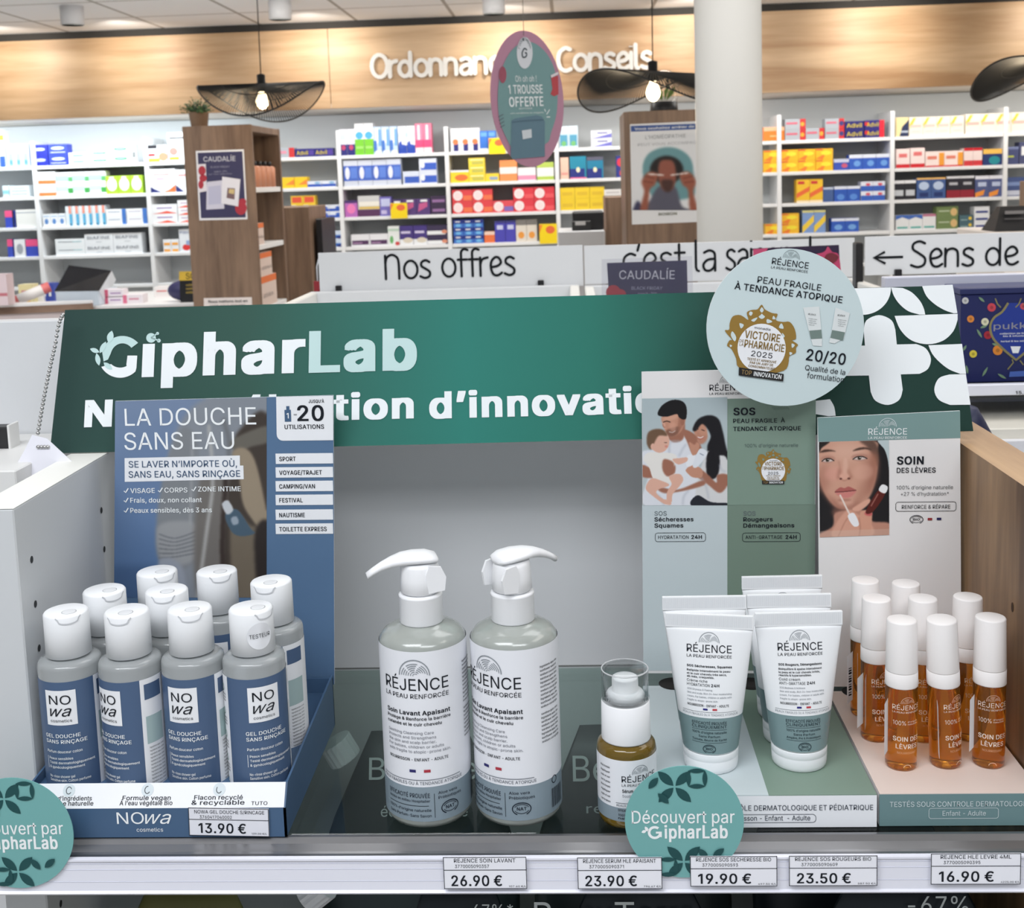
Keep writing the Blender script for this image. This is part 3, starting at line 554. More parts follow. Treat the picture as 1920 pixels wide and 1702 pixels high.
ALU = mat((150, 150, 152), 0.3, 0.85)
CHROME = mat((190, 190, 190), 0.18, 1.0)

KZ = 0.9923 + 0.1243 * 0.43 / 0.73            # camera-axis distance over depth at the front rail
class Stretch(Round):                                           # a round surface whose print is scaled to the label's height
    def __init__(s, r, ka, kb, b0): Round.__init__(s, r); s.ka, s.kb, s.b0 = ka, kb, b0
    def P(s, a, b, off=0.0): return Round.P(s, a * s.ka, b * s.kb + s.b0, off)
def slab(mb, S, pts, t, m, mside=None):                          # sheet with thickness; front at 0, back at -t, local metres
    n = len(pts)
    mb.add([S.P(a, b, 0) for a, b in pts], [tuple(range(n))], m)
    mb.add([S.P(a, b, -t) for a, b in pts], [tuple(range(n))[::-1]], mside or m)
    mb.add([S.P(a, b, 0) for a, b in pts] + [S.P(a, b, -t) for a, b in pts], [(i, n + i, n + (i + 1) % n, (i + 1) % n) for i in range(n)], mside or m)
def sheet(bl, br, tr, tl, yb, yt):                               # flat sheet through four photo-pixel corners, bottom edge at depth yb, top edge at depth yt
    BL, BR, TL, TR = pix(*bl, yb), pix(*br, yb), pix(*tl, yt), pix(*tr, yt)
    S = Flat((BL + BR) / 2, BR - BL, (TL + TR) / 2 - (BL + BR) / 2)
    q = [S.px(*p) for p in (bl, br, tr, tl)]
    return S, q
def dome(mb, S, x, y, r, m, t=None, off=0.0002):                 # the fingerprint half-moon above the word
    t = t or r * 0.065
    ring(mb, S, x, y, r, r, t, m, off, 0, 180, 16)
    for k in range(6):                                           # broken whorl lines
        q = 0.86 - 0.135 * k
        for a0, a1 in ((4 + 9 * k, 58 + 6 * k), (74 + 5 * k, 128 + 3 * k), (140 + 2 * k, 177)):
            ring(mb, S, x + r * 0.10 * (1 - q), y, r * q * 0.98, r * q * 0.88, t * 0.75, m, off, a0, a1, 6)
def rejence(mb, S, x, y, w, m, m2=None, off=0.0002, ls=True):    # wordmark: x centre, y baseline, w width (local metres)
    m2 = m2 or m
    put(mb, S, 'RÉJENCE', x, y, w, w * 0.165, m, 0.0, off, 'c')
    dome(mb, S, x + w * 0.0, y + w * 0.21, w * 0.23, m2, None, off)
    if ls: put(mb, S, 'LA PEAU RENFORCÉE', x, y - w * 0.113, w, w * 0.062, m, 0.005, off, 'c')
def prej(mb, S, xc, y, wpx, m, m2=None, off=0.0003):
    a, b = S.px(xc, y); a1, _ = S.px(xc + wpx, y); rejence(mb, S, a, b, abs(a1 - a), m, m2, off)
def badge(mb, S, x, y, rx, ry, word, m, off=0.0002):
    ring(mb, S, x, y, rx, ry, rx * 0.1, m, off, -60, 240); ring(mb, S, x, y, rx * 0.78, ry * 0.72, rx * 0.06, m, off, 20, 160); ring(mb, S, x, y, rx * 0.78, ry * 0.72, rx * 0.06, m, off, 200, 340)
    put(mb, S, word, x, y - ry * 0.22, rx * 1.0, ry * 0.5, m, 0.03, off, 'c')
def outline(mb, S, x0, y0, x1, y1, r, t, m, off=0.0002):
    o = rrect(x0, y0, x1, y1, r); i = rrect(x0 + t, y0 + t, x1 - t, y1 - t, max(r - t, 1e-5) if r > 0 else 0); n = len(o)
    mb.add([S.P(a, b, off) for a, b in o + i], [(k, (k + 1) % n, n + (k + 1) % n, n + k) for k in range(n)], m)
def poutline(mb, S, x0, y0, x1, y1, r, t, m, off=0.0003):
    a, b = S.px((x0 + x1) / 2, (y0 + y1) / 2); w = math.dist(S.px(x0, (y0 + y1) / 2), S.px(x1, (y0 + y1) / 2)); h = math.dist(S.px((x0 + x1) / 2, y0), S.px((x0 + x1) / 2, y1)); k = w / (x1 - x0)
    outline(mb, S, a - w / 2, b - h / 2, a + w / 2, b + h / 2, r * k, t * k, m, off)

# ---- gondola bay: panels, glass shelf, front profile, price rail
g = thing('shelving_bay', 'white shop shelving bay with one wood-grain side panel, glass shelf and long price rail', 'shelving', (0, 0.9, 0.6))
hL, hR = CZ - 0.2085, CZ - 0.2138
m = MB(); m.rbox(-1.05, XR + 0.02, YB, YB + 0.02, 0.6, CZ - 0.108, mat((214, 216, 218), 0.38), 0.001)
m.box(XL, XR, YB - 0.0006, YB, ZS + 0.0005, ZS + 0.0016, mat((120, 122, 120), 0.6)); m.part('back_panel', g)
m = MB(); m.rbox(XL - 0.03, XL, 0.77, YB, 0.6, hL, PANEL, 0.001)
m.add([(XL - 0.03, 0.77, hL + 0.0003), (XL, 0.77, hL + 0.0003), (XL, YB, hL + 0.0003), (XL - 0.03, YB, hL + 0.0003)], [(0, 1, 2, 3)], WHITE_EDGE)
for yy in (0.79, 0.915):
    for k in range(-1, 14):
        zz = hL - 0.0415 - k * 0.032
        if zz < hL - 0.02: m.add([(XL + 0.0003, yy + 0.0022 * math.cos(a), zz + 0.0026 * math.sin(a)) for a in np.linspace(0, 2 * math.pi, 13)[:-1]], [tuple(range(12))], mat((52, 54, 56), 0.8))
m.part('side_panel', g, label='white side panel with peg holes')
m = MB(); m.box(XR, XR + 0.035, 0.75, YB, 0.6, hR, oak, skip=('t',)); m.add([(XR, 0.75, hR), (XR + 0.035, 0.75, hR), (XR + 0.035, YB, hR), (XR, YB, hR)], [(0, 1, 2, 3)], oakt)
for yy, zz in ((0.815, hR - 0.09), (0.835, hR - 0.19)):
    m.add([(XR - 0.0003, yy + 0.002 * math.cos(a), zz + 0.0035 * math.sin(a)) for a in np.linspace(0, 2 * math.pi, 13)[:-1]], [tuple(range(12))[::-1]], mat((70, 50, 36), 0.8))
m.part('side_panel', g, label='wood-grain side panel')
m = MB(); m.rbox(XL + 0.001, XR - 0.001, 0.7486, YB - 0.001, ZS - 0.006, ZS, GLASS, 0.0008); m.part('glass_shelf', g, label='clear glass shelf')
m = MB()                                                         # brushed aluminium front profile
prof = [(0.7485, ZS - 0.0072), (0.7485, ZS - 0.0004), (0.746, ZS - 0.0004), (0.742, ZS - 0.0028), (0.7365, ZS - 0.0050), (0.7345, ZS - 0.0055), (0.732, ZS - 0.0055), (0.732, ZS - 0.031), (0.7485, ZS - 0.031)]
m.loft([[(x, y, z) for y, z in prof] for x in (-1.05, 0.75)], ALU, smooth=False); m.part('front_profile', g, label='brushed aluminium shelf front')
RAIL = Flat((0, 0.73, ZS - 0.0172), (1, 0, 0), (0, 0, 1))
RAILM = mat((233, 234, 244), 0.3, coat=0.3)
m = MB(); prof = [(0.732, -0.0142), (0.73, -0.0142), (0.7285, -0.0125), (0.73, -0.0112), (0.73, 0.0090), (0.7288, 0.0100), (0.7288, 0.0112), (0.732, 0.0116)]
m.loft([[(x, y, ZS - 0.0172 + z) for y, z in prof] for x in (-1.05, 0.75)], RAILM, smooth=False)
for zz in (-0.005, 0.0035, 0.0075): m.box(-1.05, 0.75, 0.7298, 0.7301, ZS - 0.0172 + zz, ZS - 0.0172 + zz + 0.0003, mat((214, 216, 230), 0.4))
m.part('price_rail', g, label='white plastic price rail')
m = MB(); m.box(XL, XR, 0.80, YB, ZS - 0.34, ZS - 0.33, mat((120, 122, 120), 0.4)); m.part('lower_shelf', g)
# left neighbour of the bay: end of its shelf rail and clip
m = MB(); p = pix(45, 850, 0.94)
m.rbox(-0.9, pix(92, 850, 0.94)[0], 0.88, 1.02, p[2] - 0.03, p[2], WHITE, 0.001); m.solo('shelf_box', 'white shelf end left of the bay below the bead chain', 'shelf')
m = MB(); q = pix(5, 845, 0.96); m.rbox(q[0] - 0.02, q[0] + 0.006, 0.96, 0.975, q[2], q[2] + 0.02, mat((40, 40, 42), 0.4), 0.001)
m.rbox(q[0] + 0.006, q[0] + 0.008, 0.958, 0.976, q[2], q[2] + 0.022, WHITE, 0.0005); m.solo('label_clip', 'small black label clip at the left edge on the white shelf end', 'clip')

# ---- long green header sign
S, q = sheet((93, 850), (1825, 808), (1787, 535), (122, 581), 0.935, 0.972)
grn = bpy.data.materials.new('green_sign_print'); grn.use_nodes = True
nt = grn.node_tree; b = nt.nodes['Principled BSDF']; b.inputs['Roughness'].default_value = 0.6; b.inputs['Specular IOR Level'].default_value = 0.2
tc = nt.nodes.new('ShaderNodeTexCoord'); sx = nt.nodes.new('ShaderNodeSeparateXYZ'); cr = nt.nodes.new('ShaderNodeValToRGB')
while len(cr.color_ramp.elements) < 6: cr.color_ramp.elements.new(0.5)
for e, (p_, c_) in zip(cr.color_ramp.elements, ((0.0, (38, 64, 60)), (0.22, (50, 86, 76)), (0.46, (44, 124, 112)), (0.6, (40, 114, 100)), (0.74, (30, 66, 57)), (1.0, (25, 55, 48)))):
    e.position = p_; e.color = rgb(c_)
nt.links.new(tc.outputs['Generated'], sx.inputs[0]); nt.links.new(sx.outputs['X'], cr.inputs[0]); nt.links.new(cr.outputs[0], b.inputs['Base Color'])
sg = thing('header_sign', 'long dark green header sign with big white lettering across the top of the bay', 'sign', (0, 0.935, CZ - 0.207))
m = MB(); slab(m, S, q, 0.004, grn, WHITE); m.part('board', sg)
SW = mat((236, 241, 243), 0.45); SP = mat((190, 218, 216), 0.45)
m = MB()
ptext(m, S, 'ıphar', 266, 707, 306, 80, SW, 0.078, 0.0006, 5)
ptext(m, S, 'Lab', 579, 699, 203, 77, SP, 0.078, 0.0006, 5)
def pz(x, y): return 120 + x / 2.743, 580 + y / 2.743            # zoomed crop -> photo pixels
def pzl(pts): return [pz(*p) for p in pts]
ppoly(m, S, pzl(arc(302, 245, 108, 108, -42, -165, 14) + [(205, 268), (228, 258)] + arc(302, 245, 62, 70, -165, -42, 12)), SP, 0.0006)
ppoly(m, S, pzl(arc(290, 240, 112, 112, 150, 45, 14) + [(374, 300), (378, 238), (328, 238), (322, 285)] + arc(290, 248, 60, 52, 55, 140, 10)), SW, 0.0006)
for cx, cy, L, wd, an in ((160, 212, 52, 24, 20), (176, 258, 66, 26, 78), (202, 196, 68, 26, -62), (240, 142, 66, 34, -75), (228, 292, 58, 26, 40)):
    ppoly(m, S, pzl(leafshape(cx, cy, L, wd, an)), SP, 0.0008)
for cx, cy, r in ((449, 147, 25), (482, 124, 8), (489, 161, 10)): ppoly(m, S, pzl(arc(cx, cy, r, r, 0, 360, 16)[:-1]), SP, 0.0006)
for a0, b0 in (((449, 147), (482, 124)), ((449, 147), (489, 161))):
    line(m, S, [S.px(*pz(*a0)), S.px(*pz(*b0))], 0.0012, SP, 0.0006)
m.part('wordmark', sg, label='white and pale green wordmark'); m = MB()
for t_, x_, y_, w_ in (('Notre', 158, 801, 222), ('sélec', 410, 794, 205), ('tion', 624, 788, 152), ('d’innovation', 805, 785, 478)):
    ptext(m, S, t_, x_, y_, w_, 50, SW, 0.07, 0.0006, 4)
m.part('slogan', sg); m = MB()
def qz(x, y): return 1540 + x / 4.73, 500 + y / 4.73
def ql(pts): return [qz(*p) for p in pts]
shapes = [
    [(150, 197), (615, 184)] + arc(360, 190, 256, 238, 0, 90, 14) + [(150, 428)],
    [(618, 184), (720, 190)] + spline([(720, 190), (800, 228), (870, 300), (905, 365), (920, 425)], 4, False)[1:] + [(870, 425)] + spline([(870, 425), (770, 395), (690, 330), (640, 255), (618, 186)], 4, False)[1:-1],
    [(892, 172), (1163, 160), (1205, 412), (1172, 414)] + spline([(1172, 414), (1090, 385), (1000, 330), (930, 260), (892, 172)], 4, False)[1:-1],
    [(648, 437), (1207, 418), (1207, 470)] + spline([(1207, 470), (1170, 570), (1080, 655), (945, 688), (800, 655), (700, 560), (648, 437)], 4, False)[1:-1],
    [(386, 700), (374, 560)] + spline([(374, 560), (400, 475), (510, 430), (620, 475), (655, 560)], 4, False)[1:] + [(668, 690), (840, 686)] + spline([(840, 686), (925, 725), (970, 815), (945, 905), (870, 950)], 4, False)[1:] + [(703, 955), (720, 1090)] + spline([(720, 1090), (690, 1180), (590, 1226), (480, 1190), (436, 1110)], 4, False)[1:] + [(420, 965), (200, 968), (200, 705)],
    [(948, 697), (1246, 685), (1282, 950), (1230, 950)] + spline([(1230, 950), (1130, 910), (1040, 840), (980, 770), (948, 697)], 4, False)[1:-1],
    [(1280, 953), (1322, 1224), (1140, 1226)] + spline([(1140, 1226), (1040, 1180), (1000, 1090), (1040, 990), (1135, 956)], 4, False)[1:],
    [(-150, 1200), (75, 1175)] + spline([(75, 1175), (112, 1240), (126, 1322)], 4, False)[1:] + [(60, 1325), (-100, 1300)]]
for s_ in shapes: ppoly(m, S, ql(s_), SW, 0.0005)
m.part('white_shapes', sg)

# ---- bead chain and white tag hanging at the sign's left end
m = MB(); N = 30
P0, P1 = pix(118, 590, 0.952), pix(71, 812, 0.915)
for k in range(N):
    t = k / (N - 1); p = P0 * (1 - t) + P1 * t; p[0] -= 0.0015 * math.sin(math.pi * t); p[2] += 0.004 * math.sin(math.pi * min(t * 4, 1))
    m.ball(p, 0.0016, CHROME, 5)
    if k: m.tube([pl_, p], 0.0005, CHROME, 5)
    pl_ = p
for k in range(4): m.ball(pix(72 + k * 6, 838, 0.911), 0.0018, CHROME, 5)
m.solo('bead_chain', 'silver bead chain hanging from the left end of the green sign', 'chain')
T = Flat(pix(90, 850, 0.91), (1, 0, 0), (0, 0.25, 1))
m = MB(); slab(m, T, [T.px(*p) for p in ((12, 905), (120, 905), (138, 868), (88, 822), (60, 815), (48, 840))], 0.0006, mat((232, 232, 240), 0.35)); m.solo('hang_tag', 'white plastic hang tag below the bead chain at the left of the bay', 'tag')

# ---- round leaflet discs on the price rail
TEAL = mat((116, 174, 172), 0.45); DTEAL = mat((22, 74, 76), 0.5)
def rail_disc(cx, cy, r, label):
    S = Flat(pix(cx, cy, 0.7282), (1, 0, 0), (0, 0, 1)); k = 0.7282 / F * KZ
    m = MB(); slab(m, S, arc(0, 0, r * k, r * k, 0, 360, 64)[:-1], 0.0007, TEAL)
    X = lambda dx, dy: (dx * k, -dy * k)
    put(m, S, 'Découvert par', *X(-97, 2), 190 * k, 25 * k, INKW, 0.012, 0.0002)
    put(m, S, 'ipharLab', *X(-37, 32), 117 * k, 26 * k, INKW, 0.05, 0.0002)
    ring(m, S, *X(-55, 20), 13 * k, 13 * k, 5 * k, INKW, 0.0002, 50, 355)
    poly(m, S, [X(-53, 18), X(-42, 18), X(-42, 29), X(-47, 29), X(-47, 22), X(-53, 22)], INKW, 0.0003)
    for dx, dy, L, a in ((-70, 13, 12, -60), (-75, 18, 10, 20)): poly(m, S, leafshape(*X(dx, dy), L * k, 6 * k, a), INKW, 0.0002)
    z_ = [0.0002]
    def nx(): z_[0] += 0.00003; return z_[0]
    for fx, fy, sg2 in ((-17, -70, 1), (-2, 78, -1)):
        pts = ((-16, -16, -45), (16, -16, 45), (-16, 16, 45), (16, 16, -45), (38, -32, -45), (38, 6, 45), (22, 22, 45))
        for ox, oy, a in pts[:4]: poly(m, S, leafshape(*X(fx + ox, fy + oy), 40 * k, 17 * k, a), DTEAL, nx())
    # outline petals around a pale four-point star, top right and bottom left
    for fx, fy in ((24, -86), (-32, 88)):
        for a, ox, oy in ((0, 0, -15), (0, 0, 15), (90, -15, 0), (90, 15, 0)):
            poly(m, S, leafshape(*X(fx + ox, fy + oy), 32 * k, 9 * k, a), DTEAL, nx())
    for dx, dy, a in ((-56, -78, 50), (-38, -48, -45), (34, 62, -50), (56, 92, 40), (62, 60, 40)):
        if math.hypot(dx, dy) < r - 8: poly(m, S, leafshape(*X(dx, dy), 28 * k, 13 * k, a), DTEAL, nx())
    return m.solo('leaflet_disc', label, 'shelf tag', 'round green discs on the price rail')
rail_disc(1283, 1541, 110, 'round teal paper disc clipped to the price rail in front of the serum bottle')
rail_disc(30, 1562, 112, 'round teal paper disc at the left end of the price rail, beside the blue tray')

# ---- price tickets in the rail
def ticket(x0, y0, x1, y1, head, code, price, unit, label):
    S = Flat(pix((x0 + x1) / 2, (y0 + y1) / 2, 0.7270), (1, 0, 0), (0, 0, 1)); k = 0.7270 / F * KZ
    w, h = (x1 - x0) / 2 * k, (y1 - y0) / 2 * k; m = MB()
    slab(m, S, rrect(-w, -h, w, h), 0.0004, mat((240, 241, 248), 0.4))
    outline(m, S, -w, -h, w, h, 0, 0.0004, DARK)
    poly(m, S, rrect(-w, h * 0.16, w, h * 0.2), DARK)
    put(m, S, head, 0, h * 0.66, min(w * 1.72, 0.0021 * len(head)), h * 0.24, DARK, 0, 0.0002, 'c')
    put(m, S, code, -w * 0.72, h * 0.32, w * 0.82, h * 0.2, DARK, 0, 0.0002)
    put(m, S, price, -w * 0.82, -h * 0.82, w * 1.22, h * 0.66, DARK, 0.03, 0.0002)
    put(m, S, unit, w * 0.56, -h * 0.9, w * 0.42, h * 0.11, DARK, 0, 0.0002)
    return m.solo('price_ticket', label, 'price tag', 'price tickets along the front rail')
for a in ((831, 1604, 988, 1668, 'REJENCE SOIN LAVANT', '3770005090357', '26.90 €', '107.60 €/L', 'white price ticket reading 26.90 in the rail below the pump bottles'),
          (1083, 1605, 1241, 1668, 'REJENCE SERUM HLE APAISANT', '3770005090371', '23.90 €', '796.67 €/L', 'white price ticket reading 23.90, left of the round disc'),
          (1295, 1603, 1456, 1663, 'REJENCE SOS SECHERESSE BIO', '3770005090593', '19.90 €', '497.50 €/L', 'white price ticket reading 19.90, right of the round disc'),
          (1481, 1602, 1643, 1662, 'REJENCE SOS ROUGEURS BIO', '3770005090609', '23.50 €', '587.50 €/L', 'white price ticket reading 23.50 in the rail below the tubes'),
          (1748, 1598, 1911, 1659, 'REJENCE HLE LEVRE 4ML', '3770005090395', '16.90 €', '4225.00 €/L', 'white price ticket reading 16.90 at the right end of the rail')):
    ticket(*a)

# ================================================================== blue tray with tall card
BLUE = mat((86, 115, 148), 0.42); BLUE2 = mat((70, 98, 130), 0.42)
TX0, TX1 = -0.3775, -0.2; TF, TB = 0.745, 0.911
d = thing('counter_display', 'blue cardboard counter display with tall back card holding blue bottles', 'display stand', ((TX0 + TX1) / 2, 0.83, ZS))
m = MB(); T_ = 0.0015
m.box(TX0, TX1, TF, TF + T_, ZS + 0.0005, ZS + 0.021, BLUE2)
m.box(TX0, TX1, TB - T_, TB, ZS + 0.0005, ZS + 0.04, BLUE2)
m.box(TX0 + T_, TX1 - T_, TF + 0.0098, TB - T_, ZS + 0.0265, ZS + 0.028, BLUE2)      # raised floor
for xa, xb in ((TX0, TX0 + T_), (TX1 - T_, TX1)):
    m.add([(x, y, z) for x in (xa, xb) for y, z in ((TF, ZS + 0.0005), (TB, ZS + 0.0005), (TB, ZS + 0.042), (TF + 0.0095, ZS + 0.034), (TF, ZS + 0.021))], [(0, 1, 2, 3, 4), (9, 8, 7, 6, 5)] + [(i, 5 + i, 5 + (i + 1) % 5, (i + 1) % 5) for i in range(5)], BLUE2)
tr = m.part('tray', d)
m = MB(); LIP = Flat((0.5 * (TX0 + TX1), TF, ZS + 0.0212), (1, 0, 0), (0, 0.0085, 0.0135)); lw = (TX1 - TX0) / 2; ll = math.hypot(0.0085, 0.0135)
slab(m, LIP, rrect(-lw, 0, lw - 0.001, ll), 0.0008, PAPER)
for cx, t1, t2, ic in ((-0.06, '99% d’ingrédients', 'd’origine naturelle', 0), (-0.006, 'Formule vegan', 'À l’eau végétale Bio', 1), (0.043, 'Flacon recyclé', '& recyclable', 2)):
    ring(m, LIP, cx, ll * 0.72, 0.0042, 0.0042, 0.0042, mat((212, 222, 226), 0.5), 0.0002, 0, 360, 16); ring(m, LIP, cx, ll * 0.72, 0.002, 0.0025, 0.0004, DARK, 0.0004, 20 + 60 * ic, 330, 10)
    put(m, LIP, t1, cx, ll * 0.32, 0.033, 0.0028, DARK, 0.02, 0.0002, 'c'); put(m, LIP, t2, cx, ll * 0.12, 0.036, 0.0028, DARK, 0.02, 0.0002, 'c')
put(m, LIP, 'TUTO', 0.071, ll * 0.1, 0.011, 0.0022, DARK, 0.01, 0.0002, 'c')
TFR = Flat(((TX0 + TX1) / 2, TF, ZS + 0.0005), (1, 0, 0), (0, 0, 1))
put(m, TFR, 'NO', -0.026, 0.0098, 0.0185, 0.0082, INKW, 0, 0.0003, 'l'); put(m, TFR, 'wa', -0.0068, 0.0098, 0.018, 0.0092, INKW, 0, 0.0003, 'l', 3, 0.35); put(m, TFR, 'cosmetics', -0.004, 0.0042, 0.018, 0.0028, INKW, 0, 0.0003, 'c')
m.part('front_lip', d, label='white printed front lip')
S, q = sheet((213, 1283), (627, 1283), (625, 741), (216, 752), 0.9125, 0.922)
m = MB(); slab(m, S, q, 0.0015, BLUE, PAPER); cd = m.part('back_card', d)
BASE[cd.name] = BASE[d.name]
C = Canvas(216, 750, 500, 1120, 1.0, (100, 130, 168)); C.vgrad((118, 136, 164), (84, 116, 160))
C.fill([(216, 1060), (500, 1060), (500, 1130), (216, 1130)], (66, 92, 130), 8, 0.7, False)
C.fill([(352, 775), (380, 752), (440, 745), (505, 742), (505, 1130), (352, 1130), (330, 1040), (318, 960), (312, 880), (330, 810)], (134, 140, 148), 4)
C.fill([(318, 850), (345, 800), (372, 830), (372, 920), (372, 990), (366, 1050), (330, 1070), (300, 1050), (294, 1000), (300, 930)], (128, 132, 136), 3)
C.fill([(296, 990), (330, 975), (372, 985), (370, 1040), (345, 1058), (305, 1050)], (152, 154, 156), 3)
for k in range(6): C.stroke([(300, 1000 + k * 9), (330, 1008 + k * 7), (368, 996 + k * 8)], 2.5, (98, 102, 108), 1.2, 0.7)
C.fill([(300, 1050), (342, 1060), (348, 1130), (302, 1130)], (150, 156, 168), 3)
C.fill([(374, 900), (430, 880), (470, 1130), (374, 1130)], (112, 108, 104), 4)
C.stroke([(392, 800), (400, 900), (388, 1000), (372, 1120)], 7, (176, 176, 174), 2, 0.8); C.stroke([(362, 820), (360, 900), (358, 980)], 4, (165, 166, 168), 1.5, 0.7)
C.stroke([(420, 790), (430, 830), (428, 880)], 8, (104, 106, 108), 3, 0.8)
C.fill([(448, 810), (505, 795), (505, 1130), (432, 1130), (420, 1010), (430, 900), (440, 850)], (66, 58, 52), 3)
C.fill([(432, 832), (458, 815), (505, 802), (505, 830), (470, 840), (448, 850)], (104, 100, 92), 2.5)
C.fill([(436, 850), (460, 842), (480, 870), (500, 960), (505, 1010), (470, 970), (455, 940), (448, 890)], (150, 136, 116), 2.5)
C.fill([(440, 960), (470, 985), (500, 1000), (500, 1130), (445, 1130), (432, 1020)], (112, 102, 88), 3); C.fill([(478, 1000), (505, 985), (505, 1130), (486, 1130)], (46, 40, 38), 3)
C.stroke([(424, 900), (418, 1010), (420, 1120)], 9, (52, 42, 38), 2, 0.9)
C.fill([(423, 965), (445, 955), (470, 990), (478, 1000), (452, 1005), (434, 995)], (72, 92, 108), 1.2); C.fill([(417, 945), (428, 938), (438, 956), (426, 964)], (196, 200, 204), 1.2)
C.fill([(434, 972), (444, 968), (448, 980), (438, 984)], (150, 162, 174), 0.8)
C.lay(S, 'photo_print', cd, 0.0002, [(216, 752), (500, 745), (500, 1120), (214, 1120)])
m = MB()
ppoly(m, S, [(518, 744), (624.7, 741.5), (625, 825), (531, 826)] + [(531 - 12 * math.sin(u) , 826 - 12 + 12 * math.cos(u)) for u in (0.3, 0.6, 0.9, 1.2, 1.57)], PAPER, 0.0004)
ptext(m, S, 'JUSQU’À', 579, 755, 29, 6, DARK, 0.03, 0.0007); ptext(m, S, '20', 558, 789, 50, 29, DARK, 0.035, 0.0007); ptext(m, S, 'UTILISATIONS', 534, 804, 74, 8, DARK, 0.03, 0.0007); ptext(m, S, '=', 551, 779, 6, 5, DARK, 0, 0.0007)
prect(m, S, 534, 768, 546, 790, BLUE2, 0.0007); prect(m, S, 537, 761, 543, 768, BLUE2, 0.0007); ptext(m, S, '1', 538, 784, 4, 10, INKW, 0.03, 0.0009)
for k, t_ in enumerate(('SPORT', 'VOYAGE/TRAJET', 'CAMPING/VAN', 'FESTIVAL', 'NAUTISME', 'TOILETTE EXPRESS')):
    y_ = 849.5 + k * 25.8 + (0.5 * k if k > 3 else 0)
    prect(m, S, 517, y_, 624.5, y_ + 19.5, PAPER, 0.0004); ptext(m, S, t_, 524, y_ + 14.5, (31, 80, 67, 44, 48, 89)[k], 8, DARK, 0.03, 0.0007)
ptext(m, S, 'LA DOUCHE', 235, 798, 246, 32, INKW, 0.0, 0.0005, 4); ptext(m, S, 'SANS EAU', 234, 843, 206, 32, INKW, 0.0, 0.0005, 4)
ppoly(m, S, [(234, 858.5), (450, 853.5), (450.3, 872.5), (456.6, 872.3), (457.4, 898), (234.3, 903)], PAPER, 0.0005)
BT = mat((70, 92, 120), 0.5)
ptext(m, S, 'SE LAVER N’IMPORTE OÙ,', 242, 876, 203, 12, BT, 0.015, 0.0008); ptext(m, S, 'SANS EAU, SANS RINÇAGE', 242, 895, 209, 12, BT, 0.015, 0.0008)
for t_, x_, y_, w_ in (('VISAGE', 245, 924, 46), ('CORPS', 309, 923, 43), ('ZONE INTIME', 372, 921, 80), ('Frais, doux, non collant', 245, 942, 134), ('Peaux sensibles, dès 3 ans', 245, 961, 153)):
    ptext(m, S, t_, x_, y_, w_, 9, INKW, 0.02, 0.0006)
    line(m, S, [S.px(x_ - 12, y_ - 4), S.px(x_ - 9, y_ - 1), S.px(x_ - 4, y_ - 9)], 0.0009, INKW, 0.0006)
m.part('lettering', cd)
BASE.update({})
# price ticket stuck on the blue tray
S = Flat((-0.2, TF - 0.0012, ZS + 0.0105), (1, 0, -0.02), (0, 0, 1))
a, b = S.px(429, 1541); k = (TF - 0.0012) / F * KZ; S = Flat(S.P(a, b), (1, 0, -0.025), (0, 0, 1)); w, h = 77 * k, 28 * k; m = MB()
slab(m, S, rrect(-w, -h, w, h), 0.0004, mat((232, 233, 240), 0.4)); outline(m, S, -w, -h, w, h, 0, 0.0004, DARK); poly(m, S, rrect(-w, h * 0.14, w, h * 0.18), DARK)
put(m, S, 'NOWA GEL DOUCHE S/RINCAGE', -w * 0.85, h * 0.6, w * 1.74, h * 0.24, DARK); put(m, S, '3760417040002', -w * 0.72, h * 0.24, w * 0.8, h * 0.22, DARK); put(m, S, '13.90 €', -w * 0.76, -h * 0.8, w * 1.18, h * 0.7, DARK, 0.03); put(m, S, '139.00 €/L', w * 0.56, -h * 0.85, w * 0.38, h * 0.12, DARK)
m.solo('price_ticket', 'white price ticket reading 13.90 stuck on the front of the blue tray', 'price tag')

